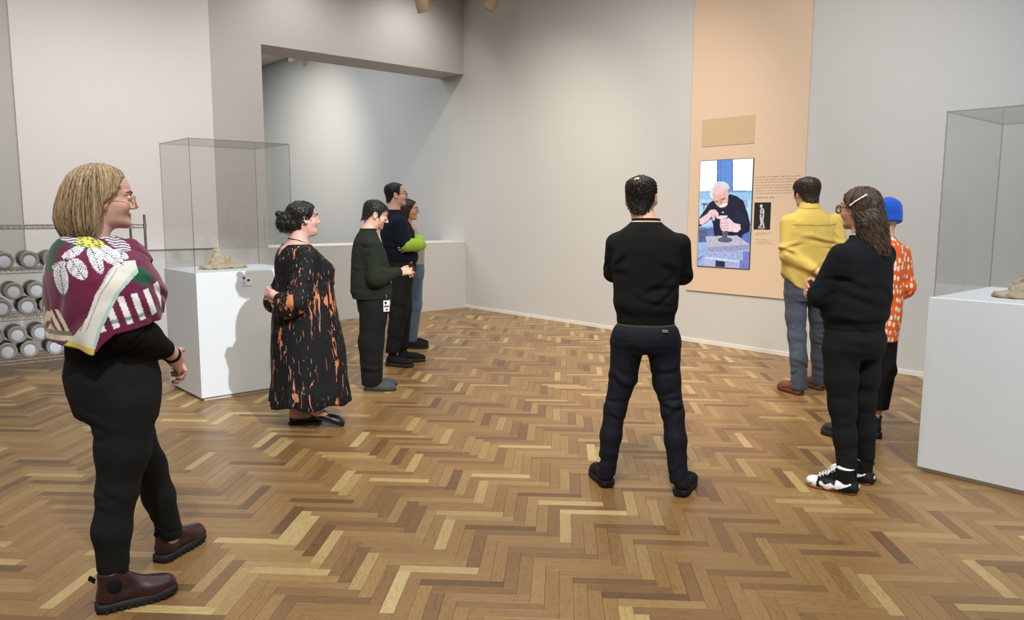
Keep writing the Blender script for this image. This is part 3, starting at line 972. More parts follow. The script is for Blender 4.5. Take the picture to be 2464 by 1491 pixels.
def nets(name, D, xs, ys, zs):
    S = D < 0
    nx, ny, nz = D.shape
    c = S[:-1, :-1, :-1].astype(np.int8)
    tot = np.zeros(c.shape, np.int8)
    for a in (0, 1):
        for b_ in (0, 1):
            for e in (0, 1):
                tot += S[a:nx - 1 + a, b_:ny - 1 + b_, e:nz - 1 + e]
    act = (tot > 0) & (tot < 8)
    I, J, K = np.nonzero(act)
    n = len(I)
    idx = np.full(act.shape, -1, np.int32)
    idx[I, J, K] = np.arange(n)
    acc = np.zeros((n, 3))
    cnt = np.zeros(n)
    ax = (xs.astype(float), ys.astype(float), zs.astype(float))
    corner = [(a, b_, e) for a in (0, 1) for b_ in (0, 1) for e in (0, 1)]
    val = {q: D[I + q[0], J + q[1], K + q[2]].astype(float) for q in corner}
    for q in corner:
        for d in range(3):
            if q[d] == 0:
                w = list(q); w[d] = 1; w = tuple(w)
                a_, b_ = val[q], val[w]
                m_ = (a_ < 0) != (b_ < 0)
                t = np.where(m_, a_ / np.where(m_, a_ - b_, 1), 0)
                pos = []
                for e in range(3):
                    base = (I, J, K)[e]
                    p0 = ax[e][base + q[e]]
                    if e == d: p0 = p0 + t * (ax[e][base + 1] - ax[e][base])
                    pos.append(p0)
                acc += np.stack(pos, -1) * m_[:, None]
                cnt += m_
    P = acc / cnt[:, None]
    quads = []
    A = S[:-1, 1:-1, 1:-1]; B = S[1:, 1:-1, 1:-1]
    i, j, k = np.nonzero(A != B); j += 1; k += 1
    q = np.stack([idx[i, j - 1, k - 1], idx[i, j, k - 1], idx[i, j, k], idx[i, j - 1, k]], -1)
    f = S[i, j, k]; quads.append(np.where(f[:, None], q, q[:, ::-1]))
    A = S[1:-1, :-1, 1:-1]; B = S[1:-1, 1:, 1:-1]
    i, j, k = np.nonzero(A != B); i += 1; k += 1
    q = np.stack([idx[i - 1, j, k - 1], idx[i - 1, j, k], idx[i, j, k], idx[i, j, k - 1]], -1)
    f = S[i, j, k]; quads.append(np.where(f[:, None], q, q[:, ::-1]))
    A = S[1:-1, 1:-1, :-1]; B = S[1:-1, 1:-1, 1:]
    i, j, k = np.nonzero(A != B); i += 1; j += 1
    q = np.stack([idx[i - 1, j - 1, k], idx[i, j - 1, k], idx[i, j, k], idx[i - 1, j, k]], -1)
    f = S[i, j, k]; quads.append(np.where(f[:, None], q, q[:, ::-1]))
    Q = np.concatenate(quads)
    Q = Q[(Q >= 0).all(1)]
    me = bpy.data.meshes.new(name)
    me.vertices.add(n)
    me.vertices.foreach_set('co', P.astype(np.float32).ravel())
    me.loops.add(len(Q) * 4)
    me.loops.foreach_set('vertex_index', Q.ravel().astype(np.int32))
    me.polygons.add(len(Q))
    me.polygons.foreach_set('loop_start', np.arange(0, len(Q) * 4, 4, dtype=np.int32))
    me.polygons.foreach_set('loop_total', np.full(len(Q), 4, np.int32))
    me.update(calc_edges=True)
    me.validate()
    me.polygons.foreach_set('use_smooth', np.ones(len(me.polygons), bool))
    return me

def verts_of(me):
    a = np.zeros(len(me.vertices) * 3, np.float32)
    me.vertices.foreach_get('co', a)
    return a.reshape(-1, 3)
def face_centres(me):
    a = np.zeros(len(me.polygons) * 3, np.float32)
    me.polygons.foreach_get('center', a)
    return a.reshape(-1, 3)
def set_mats(me, idx): me.polygons.foreach_set('material_index', idx.astype(np.int32))
def ink(me, cols):
    ca = me.color_attributes.new('ink', 'FLOAT_COLOR', 'POINT')
    c4 = np.ones((len(me.vertices), 4)); c4[:, :3] = cols
    ca.data.foreach_set('color', c4.ravel())

def strands_mesh(name, lines, r0, r1=None, sides=3, seed=1):
    """lines: list of (n,3) polylines -> thin tapered tubes in one mesh"""
    r1 = r0 * 0.4 if r1 is None else r1
    V_, F_, base = [], [], 0
    rgt = np.random.default_rng(seed)
    tones = []
    for L in lines:
        tones.append(np.full(len(L) * sides, rgt.random()))
        L = np.asarray(L, float)
        n = len(L)
        T = np.gradient(L, axis=0)
        T /= np.linalg.norm(T, axis=1)[:, None] + 1e-9
        ref = np.array([0.37, 0.61, 0.70])
        A = np.cross(T, ref); A /= np.linalg.norm(A, axis=1)[:, None] + 1e-9
        B = np.cross(T, A)
        rr = np.linspace(r0, r1, n)[:, None]
        ring = [L + rr * (math.cos(2 * math.pi * k / sides) * A + math.sin(2 * math.pi * k / sides) * B) for k in range(sides)]
        V_.append(np.stack(ring, 1).reshape(-1, 3))
        i = np.arange(n - 1)[:, None] * sides
        k = np.arange(sides)[None, :]
        q = np.stack([i + k, i + (k + 1) % sides, i + sides + (k + 1) % sides, i + sides + k], -1).reshape(-1, 4) + base
        F_.append(q)
        base += n * sides
    V_ = np.concatenate(V_); F_ = np.concatenate(F_)
    me = bpy.data.meshes.new(name)
    me.vertices.add(len(V_)); me.vertices.foreach_set('co', V_.astype(np.float32).ravel())
    me.loops.add(F_.size); me.loops.foreach_set('vertex_index', F_.ravel().astype(np.int32))
    me.polygons.add(len(F_))
    me.polygons.foreach_set('loop_start', np.arange(0, F_.size, 4, dtype=np.int32))
    me.polygons.foreach_set('loop_total', np.full(len(F_), 4, np.int32))
    me.update(calc_edges=True)
    me.polygons.foreach_set('use_smooth', np.ones(len(F_), bool))
    me.attributes.new('tone', 'FLOAT', 'POINT').data.foreach_set('value', np.concatenate(tones).astype(np.float32))
    return me

# ------------------------------------------------------------------ human parts
def head_prims(f, H, male=True, nose=1.0, jaw=1.0, ear=True, fat=0.0, chin=0.0):
    """eye level at z=0, y forward, head ~0.225 tall"""
    w = 1.0 + fat
    rows = [(-0.113, 0, 0.052, 0.018 * jaw, 0.020 + chin, 0.030, 2.0), (-0.104, 0, 0.045, 0.036 * jaw * w, 0.036 + chin, 0.05, 2.1),
            (-0.090, 0, 0.034, 0.049 * jaw * w, 0.047 + chin, 0.065, 2.2), (-0.072, 0, 0.022, 0.056 * jaw * w, 0.055, 0.075, 2.25), (-0.050, 0, 0.010, 0.061 * w, 0.069, 0.082, 2.25),
            (-0.028, 0, 0.0, 0.065 * w, 0.078, 0.085, 2.25), (0.0, 0, -0.008, 0.070, 0.087, 0.088, 2.2), (0.022, 0, -0.012, 0.073, 0.101, 0.092, 2.2),
            (0.045, 0, -0.014, 0.075, 0.104, 0.094, 2.15), (0.070, 0, -0.016, 0.073, 0.096, 0.090, 2.1), (0.090, 0, -0.018, 0.063, 0.078, 0.078, 2.0),
            (0.104, 0, -0.018, 0.046, 0.054, 0.058, 2.0), (0.113, 0, -0.018, 0.020, 0.022, 0.026, 2.0)]
    f.loft(rows, H, 0.012)
    P = H.p
    s_ = H.k
    for sx in (-1, 1):
        f.ell((sx * 0.036, 0.050, -0.030), (0.028 * w, 0.030, 0.026), H, 0.025)                     # cheek
        f.cone(P(sx * 0.014, 0.086, 0.020), P(sx * 0.046, 0.066, 0.018), 0.0085 * s_, 0.007 * s_, 0.014)     # brow
        f.ell((sx * 0.032, 0.092, 0.001), (0.0165, 0.012, 0.0095), H, 0.010, 's')                    # socket
        f.ell((sx * 0.032, 0.0745, -0.001), (0.0145, 0.0125, 0.0105), H, 0.004)                      # lids over the eye
    f.cone(P(0, 0.085, 0.004), P(0, 0.085 + 0.0245 * nose, -0.030), 0.0066 * s_, 0.0086 * s_, 0.012)
    f.ell((0, 0.100 + 0.010 * (nose - 1) * 2, -0.034), (0.0095, 0.0095, 0.0075), H, 0.008)
    for sx in (-1, 1): f.ell((sx * 0.0105, 0.092, -0.037), (0.0070, 0.010, 0.0065), H, 0.006)
    f.ell((0, 0.0795, -0.0605), (0.021, 0.0085, 0.0052), H, 0.006)
    f.ell((0, 0.0775, -0.0725), (0.0185, 0.0090, 0.0058), H, 0.006)
    f.ell((0, 0.0845, -0.0664), (0.022, 0.0055, 0.0010), H, 0.003, 's')
    f.ell((0, 0.068 + chin, -0.096), (0.019, 0.015, 0.014), H, 0.02)
    if ear:
        for sx in (-1, 1):
            rr = rotx(R(14)) @ rotz(R(-sx * 22))
            f.ell((sx * 0.0800, -0.016, -0.010), (0.0100, 0.019, 0.032), H, 0.006, rot=rr)
            f.ell((sx * 0.0875, -0.011, -0.008), (0.0065, 0.010, 0.019), H, 0.005, 's', rot=rr)
            f.ell((sx * 0.0745, -0.008, -0.036), (0.007, 0.009, 0.010), H, 0.006)

def hand_prims(f, W, fdir, ndir, side, curl=(20, 30, 25), spread=0.0, s_=1.0, thumb=(0.75, 0.62, -0.2), tcurl=18, per=None):
    """W wrist; fdir toward the fingers; ndir out of the back of the hand; thumb lies on side*cross(fdir,ndir)"""
    F_ = nrm(fdir); Nn = nrm(np.asarray(ndir, float) - F_ * (np.asarray(ndir, float) @ F_)); T = np.cross(F_, Nn) * side
    W = np.asarray(W, float)
    pt = lambda a, t_, n_: W + (F_ * a + T * t_ + Nn * n_) * s_
    for t_ in (-0.026, -0.009, 0.009, 0.026):
        f.cone(pt(0.018, t_ * 0.75, 0), pt(0.086, t_ * 1.02, 0.001), 0.0145 * s_, 0.0115 * s_, 0.010, Nn, 0.85)
    f.cone(pt(-0.02, 0, 0), pt(0.02, 0, 0), 0.026 * s_, 0.026 * s_, 0.02, Nn, 0.72)
    tips = []
    for i, (t_, L, r) in enumerate(((0.029, 0.070, 0.0088), (0.0098, 0.078, 0.009), (-0.0098, 0.073, 0.0086), (-0.028, 0.057, 0.0076))):
        p = pt(0.088 - (0.004 if i in (0, 3) else 0), t_, 0.0)
        ang = 0.0
        c_ = curl if per is None else per[i]
        for q, (fr_, rr) in enumerate(((0.44, 1.0), (0.31, 0.93), (0.25, 0.82))):
            ang += R(c_[q])
            d = F_ * math.cos(ang) - Nn * math.sin(ang) + T * (spread * (t_ / 0.03))
            p2 = p + nrm(d) * L * fr_ * s_
            f.cone(p, p2, r * rr * s_, r * rr * 0.94 * s_, 0.0035)
            p = p2
        tips.append(p)
    d0 = nrm(F_ * thumb[0] + T * thumb[1] + Nn * thumb[2])
    p = pt(0.022, 0.022, -0.004)
    p1 = p + d0 * 0.046 * s_
    f.cone(p, p1, 0.0155 * s_, 0.0115 * s_, 0.010)
    d1 = nrm(d0 * math.cos(R(tcurl)) + F_ * math.sin(R(tcurl)) * 0.8 - Nn * 0.1 - T * math.sin(R(tcurl)) * 0.6)
    p2 = p1 + d1 * 0.032 * s_
    f.cone(p1, p2, 0.011 * s_, 0.0098 * s_, 0.004)
    p3 = p2 + nrm(d1 + F_ * 0.15) * 0.024 * s_
    f.cone(p2, p3, 0.0098 * s_, 0.0082 * s_, 0.004)
    return tips

def head_frame(c, yaw=0, pitch=0, roll=0, k=1.0):
    """yaw>0 turns to the person's left, pitch>0 looks up"""
    return Fr(rotz(R(yaw)) @ rotx(R(pitch)) @ roty(R(roll)), c, k)

def mat_skin(name, col):
    t = NT(name)
    v = t.coord()
    n = t.noise(v, 38, 4)
    lo = tuple(c * 0.86 for c in col[:3]) + (1,)
    hi = (min(1, col[0] * 1.1), col[1] * 1.06, col[2] * 1.05, 1)
    t.set(col=t.mix(n, lo, hi), rough=0.5, spec=0.35, sss=0.08)
    t.bsdf.inputs['Subsurface Radius'].default_value = (0.9, 0.35, 0.2)
    t.bsdf.inputs['Subsurface Scale'].default_value = 0.008
    t.bump(t.noise(v, 320, 2), 0.12, 0.001)
    return t.m
def mat_hair(name, dark, light, stripe=(55, 55, 3), rough=0.5, tint=0.5, spec=0.4):
    t = NT(name)
    v = t.coord('Object', stripe)
    n = t.noise(v, 2.2, 4, 0.65)
    tone = t.node('ShaderNodeAttribute', attribute_name='tone').outputs['Fac']
    fac = t.math('ADD', t.math('MULTIPLY', n, 0.75), t.math('MULTIPLY', tone, 0.42))
    r = t.ramp(fac, [(0.34, dark), (0.80, light)])
    t.set(col=r.outputs[0], rough=rough, spec=spec)
    t.bump(n, 0.35, 0.004)
    return t.m

SKIN = {'fair': mat_skin('fair_skin', srgb(214, 172, 156)), 'pink': mat_skin('pale_pink_skin', srgb(200, 158, 147)),
        'tan': mat_skin('tan_skin', srgb(205, 158, 132)), 'mid': mat_skin('medium_skin', srgb(214, 172, 150))}
M['lip'] = mat_plain('lip', srgb(178, 108, 100), 0.45)
M['eye_white'] = mat_plain('eye_white', srgb(230, 226, 222), 0.2)
M['iris'] = mat_plain('iris', srgb(60, 50, 42), 0.2)
M['brow_dark'] = mat_plain('dark_eyebrow', srgb(48, 36, 30), 0.8)
M['brow_light'] = mat_plain('light_brown_eyebrow', srgb(116, 88, 64), 0.8)
M['gold'] = mat_plain('thin_gold', (0.75, 0.55, 0.25, 1), 0.25, metal=1.0)
M['steel'] = mat_plain('steel', (0.6, 0.6, 0.6, 1), 0.3, metal=1.0)
M['lens'] = mat_glass('spectacle_lens', (0.86, 0.84, 0.78, 1))

def face_extras(t, H, brow='brow_dark', lip=True, iris=True):
    """eyes and brows as parts of the head"""
    for sx in (-1, 1):
        q = MB(); q.sphere((0, 0, 0), 0.0122 * H.k, 16, 12)
        o = q.build('eye', [M['eye_white'], M['iris']], t, True)
        c = H.p(sx * 0.032, 0.0755, 0.000)
        o.matrix_basis = Matrix.Translation(c) @ Matrix(H.R.tolist()).to_4x4()
        for p in o.data.polygons:
            if p.center[1] > 0.0102 * H.k: p.material_index = 1
        f = Field()
        f.cone(H.p(sx * 0.014, 0.0940, 0.0205), H.p(sx * 0.034, 0.0870, 0.0265), 0.0034, 0.0036, 0.003)
        f.cone(H.p(sx * 0.034, 0.0870, 0.0265), H.p(sx * 0.053, 0.069, 0.0215), 0.0036, 0.0026, 0.003)
        link('eyebrow', f.mesh('eyebrow', 0.0018), M[brow], t)

def glasses(t, H, frame, rim=0.0014, rx=0.021, rz=0.018, z0=-0.006, yf=0.099, lens=True, arm=0.0014):
    g = empty('glasses'); g.parent = t
    q = MB()
    for sx in (-1, 1):
        pts = []
        for k in range(25):
            a = 2 * math.pi * k / 24
            ca, sa = math.cos(a), math.sin(a)
            ex = 2 / 2.6
            pts.append(Vector(H.p(sx * 0.033 + rx * abs(ca) ** ex * (1 if ca > 0 else -1), yf - 0.10 * (abs(sx * 0.033 + rx * ca)) ** 2 * 8, z0 + rz * abs(sa) ** ex * (1 if sa > 0 else -1))))
        q.tube(pts, rim, 6)
        q.tube([Vector(H.p(sx * 0.055, yf - 0.003, z0 + 0.008)), Vector(H.p(sx * 0.074, yf - 0.016, z0 + 0.009)), Vector(H.p(sx * 0.079, 0.0, z0 + 0.008)), Vector(H.p(sx * 0.077, -0.020, z0 - 0.004))], arm, 6)
    q.tube([Vector(H.p(-0.012, yf, z0 + 0.003)), Vector(H.p(0, yf + 0.004, z0 + 0.007)), Vector(H.p(0.012, yf, z0 + 0.003))], rim, 6)
    q.build('glasses_frame', frame, g, True)
    for sx in (-1, 1):
        q = MB(); q.cyl((0, -0.0006, 0), (0, 0.0006, 0), 1.0, 1.0, 24)
        o = q.build('lens', M['lens'], g)
        o.matrix_basis = Matrix.Translation(H.p(sx * 0.033, yf - 0.002, z0)) @ Matrix(H.R.tolist()).to_4x4() @ Matrix.Diagonal((rx, 1, rz, 1))
    return g

def scalp_strands(H, n, length, r, seed, zmin, lift=0.006, dirfn=None, keep=None, seg=4, base=0.004):
    """short hair: strands growing off an ellipsoidal scalp"""
    rg = np.random.default_rng(seed)
    out = []
    tries = 0
    while len(out) < n and tries < n * 12:
        tries += 1
        v = nrm(rg.normal(size=3))
        p = np.array([v[0] * 0.0765, v[1] * 0.100 - 0.013, v[2] * 0.090 + 0.026])
        if keep is not None and not keep(p): continue
        if p[2] < zmin: continue
        nn = nrm(v / np.array([0.076, 0.1, 0.09]))
        d = dirfn(p, nn, rg) if dirfn else nn
        L = length * rg.uniform(0.6, 1.3)
        pts = []
        for q in range(seg):
            t_ = q / (seg - 1)
            pp = p + nn * (base - 0.004 + lift * t_ * (1.6 - t_)) + nrm(d) * L * t_ + rg.normal(size=3) * 0.0012 * t_
            pts.append(H.p(*pp))
        out.append(np.array(pts))
    return out

# shoe: heel at origin of frame S (z=0 floor), y toward the toe
def shoe(t, S, L=0.27, w=0.048, top=0.085, upper=None, sole=None, sole_h=0.022, name='shoe', lace=None, collar=0.045, toe_h=0.05, pull=None, sole_out=0.004, low=False, extra=None, h=0.0035, lift=0.0):
    s_ = empty(name); s_.parent = t
    f = Field()
    P = S.p
    k = S.k
    ls = lambda y: 0.0 if y < 0.62 else lift * (y - 0.62) / 0.38
    z = sole_h
    rows = []
    f.cone(P(0, 0.05, z + 0.022), P(0, L * 0.70, z + 0.012), w * 0.78 * k, w * 0.95 * k, 0.03, S.R @ V3(0, 0, 1), 0.80)
    f.cone(P(0, L * 0.68, z + 0.012), P(0.004, L - 0.046, z + 0.010 + lift * 0.6), w * 0.98 * k, 0.043 * k, 0.03, S.R @ V3(0, 0, 1), 0.72 * toe_h / 0.05)
    if low:
        f.cone(P(0, 0.045, z + 0.030), P(0, 0.05, top - 0.012), 0.034 * k, 0.033 * k, 0.02)
    else:
        f.cone(P(0, 0.052, z + 0.025), P(0, 0.062, top), 0.039 * k, collar * k, 0.025)
        f.cone(P(0, 0.085, top - 0.012), P(0, L * 0.62, z + 0.028), 0.030 * k, 0.030 * k, 0.03)
    f.cut(P(0, 0, z), S.R @ V3(0, 0, -1))
    f.cut(P(0, 0, top + 0.012), S.R @ V3(0, -0.12, 1))
    if extra: extra(f, S)
    me = f.mesh('shoe_upper', h)
    up_ = link('shoe_upper', me, upper, s_)
    # sole: outline extruded
    n = 44
    V_, F_ = [], []
    def outline(a, off):
        # a in 0..1 around: right side heel->toe, then left
        t_ = a * 2 if a < 0.5 else 2 - a * 2
        sd = 1 if a < 0.5 else -1
        yy = t_ * L
        e = min(t_, 1 - t_)
        prof = w * (0.80 + 0.26 * math.sin(min(1, max(0, (t_ - 0.25) / 0.75)) * math.pi * 0.8)) * (1 - max(0, 1 - t_ / 0.13) ** 2.2) ** 0.5 * (1 - max(0, 1 - (1 - t_) / 0.20) ** 2.2) ** 0.5
        return V3(sd * (prof + off * (1 if prof > 0.01 else 0.3)), yy + (off if t_ > 0.5 else -off) * abs(1 - 2 * e) ** 3, 0)
    prs = [(0.0, -0.003), (0.004, sole_out), (sole_h * 0.6, sole_out), (sole_h - 0.002, sole_out), (sole_h + 0.004, -0.002)]
    for (zz, of) in prs:
        for i in range(n):
            o = outline((i + 0.5) / n, of)
            tt = o[1] / L
            V_.append(tuple(P(o[0], o[1], zz + (lift * max(0, (tt - 0.62) / 0.38) ** 1.5))))
    for r_ in range(len(prs) - 1):
        for i in range(n):
            F_.append((r_ * n + i, r_ * n + (i + 1) % n, (r_ + 1) * n + (i + 1) % n, (r_ + 1) * n + i))
    F_.append(tuple(range(n - 1, -1, -1))); F_.append(tuple((len(prs) - 1) * n + i for i in range(n)))
    sm_ = bpy.data.meshes.new('sole')
    sm_.from_pydata(V_, [], F_)
    for p in sm_.polygons: p.use_smooth = len(p.vertices) == 4
    link('sole', sm_, sole, s_)
    if lace:
        q = MB()
        for j in range(5):
            y0 = 0.105 + j * 0.021
            zt = z + 0.074 - j * 0.0095
            zt = min(zt, top - 0.002)
            q.tube([Vector(P(-0.021, y0, zt - 0.006)), Vector(P(0, y0 + 0.004, zt + 0.006)), Vector(P(0.021, y0 + 0.008, zt - 0.006))], 0.0024 * k, 6)
        for sx in (-1, 1):
            q.tube([Vector(P(0, 0.105, z + 0.078)), Vector(P(sx * 0.02, 0.10, z + 0.088)), Vector(P(sx * 0.034, 0.112, z + 0.072)), Vector(P(sx * 0.012, 0.118, z + 0.07))], 0.0022 * k, 6)
        q.build('laces', lace, s_, True)
    if pull:
        q = MB(); q.tube([Vector(P(0, 0.008, top - 0.006)), Vector(P(0, -0.008, top + 0.012)), Vector(P(0, -0.012, top + 0.002)), Vector(P(0, 0.004, top - 0.014))], 0.0045, 6); q.build('pull_tab', pull, s_, True)
    return s_

def foot_frame(x, y, yaw, z=0.0, pitch=0.0, k=1.0): return Fr(rotz(R(yaw)) @ rotx(R(pitch)), (x, y, z), k)

def person(label, loc, ang):
    t = empty('person', (loc[0], loc[1], 0), R(ang - 90))
    tag(t, label, 'person')
    return t

def skin_body(t, f, H, mat, hands=(), lips=True, h=0.012, hf=0.0040, name='body'):
    """one continuous mesh: head, neck, trunk, arms, hands, legs"""
    fine = [(H.t - 0.13, H.t + 0.125)]
    for c in hands: fine.append((np.asarray(c) - 0.085, np.asarray(c) + 0.085))
    me = f.mesh(name, h, fine, hf)
    o = link(name, me, [mat, M['lip']], t)
    if lips:
        C_ = face_centres(me)
        L = (C_ - H.t) @ H.R / H.k
        m_ = (L[:, 1] > 0.070) & (np.abs(L[:, 0]) < 0.023) & (np.abs(L[:, 2] + 0.0665) < 0.0105 * (1 - (np.abs(L[:, 0]) / 0.025) ** 2) + 0.0006)
        set_mats(me, m_)
    return o
# ================================================================== person with the printed scarf (left foreground)
M['black_knit'] = mat_fabric('black_knit', (0.0035, 0.0035, 0.004, 1), 0.9, 500, 0.3, sheen=0.05)
M['black_denim'] = mat_fabric('faded_black_denim', (0.0095, 0.0105, 0.0115, 1), 0.85, 600, 0.35, 0.35, sheen=0.08)
M['oxblood'] = mat_plain('oxblood_leather', srgb(52, 27, 29), 0.32, var=0.2, nscale=40, bump=0.15, bscale=220)
M['rubber'] = mat_plain('black_rubber', (0.012, 0.012, 0.013, 1), 0.7, var=0.2, bump=0.2)
M['elastic'] = mat_fabric('black_elastic', (0.008, 0.008, 0.008, 1), 0.9, 300, 0.5)
M['blond'] = mat_hair('dark_blond_hair', srgb(72, 54, 40), srgb(206, 178, 138), (60, 60, 4))

def lerp_tab(tab):
    a = np.array(tab, float)
    a = a[np.argsort(a[:, 0])]
    return lambda v: np.interp(v, a[:, 0], a[:, 1])

def build_scarf_woman():
    t = person('woman in a plum printed scarf and black jeans standing at the left', (0.78, 3.287), 5)
    H = head_frame((0, 0.029, 1.588), -15, 0)
    f = Field()
    head_prims(f, H, False, nose=0.95, jaw=0.97, fat=0.06)
    f.cone(H.p(0, -0.022, -0.060), (0, -0.045, 1.40), 0.054, 0.062, 0.03)
    f.cone((0, -0.02, 1.34), (0, 0.0, 0.95), 0.09, 0.10, 0.03)
    f.cone((-0.15, -0.03, 1.34), (0.15, -0.03, 1.34), 0.05, 0.05, 0.03)
    Wr, Wl = V3(0.110, 0.212, 0.965), V3(-0.015, 0.255, 0.940)
    f.path([(0.16, -0.03, 1.335), (0.220, -0.01, 1.12), Wr], [0.04, 0.035, 0.025])
    f.path([(-0.16, -0.03, 1.335), (-0.215, 0.0, 1.04), Wl], [0.04, 0.035, 0.025])
    hand_prims(f, Wr, (-0.45, 0.50, -0.60), (0.80, 0.50, 0.1), -1, (26, 36, 30), 0.06, 0.98, thumb=(0.6, 0.7, -0.1))
    hand_prims(f, Wl, (0.50, 0.25, -0.80), (-0.2, 0.80, 0.1), 1, (30, 45, 35), 0.0, 0.93)
    f.path([(0.095, 0.02, 0.9), (0.1, -0.03, 0.46), (0.1, -0.062, 0.1)], [0.07, 0.045, 0.03])
    f.path([(-0.095, 0.02, 0.9), (-0.115, 0.18, 0.46), (-0.15, 0.27, 0.1)], [0.07, 0.045, 0.03])
    skin_body(t, f, H, SKIN['fair'], [Wr + V3(-0.05, 0.04, -0.05), Wl + V3(0.03, 0.03, -0.05)], hf=0.0033)
    face_extras(t, H, 'brow_light')
    glasses(t, H, M['gold'], 0.0013, 0.023, 0.020, -0.010, 0.104)
    q = MB()
    for (yy, zz) in ((-0.016, -0.044), (-0.008, -0.042)): q.sphere(H.p(0.083, yy, zz), 0.0028, 10, 8)
    q.build('earring', M['gold'], t, True)
    # black jumper
    f = Field()
    f.loft([(0.955, 0, 0.012, 0.188, 0.165, 0.150, 2.2), (1.05, 0, 0, 0.186, 0.165, 0.135, 2.2), (1.2, 0, 0, 0.185, 0.175, 0.13, 2.2), (1.34, 0, -0.01, 0.17, 0.12, 0.115, 2.2), (1.41, 0, -0.03, 0.09, 0.08, 0.08, 2.0)])
    f.path([(0.145, -0.03, 1.315), (0.212, -0.01, 1.11), (0.182, 0.075, 1.062), Wr + V3(0.030, -0.048, 0.036)], [0.056, 0.062, 0.060, 0.040], 0.03)
    f.path([(-0.145, -0.03, 1.315), (-0.210, 0.0, 1.035), Wl + V3(-0.045, -0.045, 0.02)], [0.058, 0.060, 0.038], 0.03)
    f.fold((0.22, 0.03, 1.05), (0.3, -0.6, 0.8), 0.035, 0.004, 0.10)
    f.fold((0.18, 0.0, 0.98), (0.1, 0.1, 1), 0.03, 0.003, 0.12, seed=2)
    wrist = Vector(Wr) + Vector((0.004, -0.006, 0.002))
    q = MB(); q.torus(wrist, (-0.62, 0.5, -0.5), 0.0275, 0.0075, 28, 8); q.build('wrist_band', M['black_knit'], t, True)
    link('jumper', f.mesh('jumper', 0.006), M['black_knit'], t)
    # jeans
    f = Field()
    f.loft([(0.74, 0, 0.02, 0.185, 0.14, 0.14, 2.3), (0.84, 0, 0.015, 0.205, 0.165, 0.158, 2.3), (0.90, 0, 0.015, 0.205, 0.165, 0.165, 2.3), (0.97, 0, 0.01, 0.192, 0.155, 0.145, 2.3), (1.005, 0, 0.01, 0.185, 0.15, 0.132, 2.3)])
    f.path([(0.095, 0.02, 0.80), (0.105, 0.002, 0.62), (0.102, -0.028, 0.46), (0.10, -0.056, 0.31), (0.098, -0.060, 0.115)], [0.122, 0.097, 0.072, 0.068, 0.053], 0.03)
    f.path([(-0.095, 0.03, 0.80), (-0.105, 0.10, 0.62), (-0.118, 0.178, 0.46), (-0.135, 0.218, 0.31), (-0.158, 0.268, 0.125)], [0.12, 0.094, 0.068, 0.063, 0.050], 0.03)
    f.cut((0, 0, 0.095), (0, 0, -1))
    f.fold((0.1, -0.09, 0.72), (0.1, 0.5, 0.9), 0.045, 0.005, 0.10)
    f.fold((0.1, -0.04, 0.47), (0, 0.1, 1), 0.036, 0.0045, 0.10, seed=1)
    f.fold((-0.12, 0.2, 0.47), (0, 0.3, 1), 0.034, 0.004, 0.09, seed=3)
    f.fold((0.1, -0.05, 0.17), (0, 0.0, 1), 0.03, 0.0035, 0.08, seed=4)
    f.fold((-0.15, 0.25, 0.18), (0, 0.2, 1), 0.028, 0.004, 0.08, seed=5)
    jeans = link('jeans', f.mesh('jeans', 0.0055), M['black_denim'], t)
    # back pocket outline and belt loop stitched on the right hip
    q = MB()
    pk = [(0.170, -0.085, 0.925), (0.190, 0.005, 0.930), (0.200, 0.0, 0.835), (0.185, -0.075, 0.80), (0.160, -0.115, 0.84), (0.170, -0.085, 0.925)]
    f = Field()
    f.cone((0.190, 0.00, 0.962), (0.187, 0.0, 1.003), 0.0055, 0.0055, 0.004)
    link('belt_loop', f.mesh('belt_loop', 0.003), M['black_denim'], jeans)
    # chelsea boots
    for (x, y, yaw, nm) in ((0.098, -0.135, -10, 0), (-0.150, 0.205, 30, 1)):
        S = foot_frame(x, y, yaw)
        s_ = shoe(t, S, 0.30, 0.050, 0.135, M['oxblood'], M['rubber'], 0.032, 'boot', collar=0.048, toe_h=0.055, pull=M['elastic'], sole_out=0.005, h=0.004, lift=0.012)
        f = Field()
        f.ell((0.0, 0.066, 0.108), (0.0535, 0.040, 0.062), S, 0.01)
        me = f.mesh('elastic_gore', 0.004)
        link('elastic_gore', me, M['elastic'], s_)
        # lugs under the sole edge
        q = MB()
        for k in range(9):
            for sx in (-1, 1):
                vv = q.box(-0.004, 0.004, -0.006, 0.006, 0.002, 0.014)
                wd = 0.050 * (0.86 + 0.24 * math.sin(min(1, max(0, (k / 9 - 0.2) / 0.8)) * math.pi * 0.8))
                bmesh.ops.transform(q.bm, matrix=Matrix.Translation(S.p(sx * (wd + 0.003), 0.035 + k * 0.026, 0)) @ Matrix(S.R.tolist()).to_4x4(), verts=vv)
        q.build('tread_lugs', M['rubber'], s_)['kind'] = 'stuff'
    # hair: bob
    edge = lerp_tab([(0.13, 0.09), (0.085, 0.070), (0.07, 0.052), (0.037, 0.043), (0.006, 0.014), (-0.009, -0.010), (-0.025, -0.022), (-0.078, -0.026), (-0.135, -0.050), (-0.16, -0.06)])
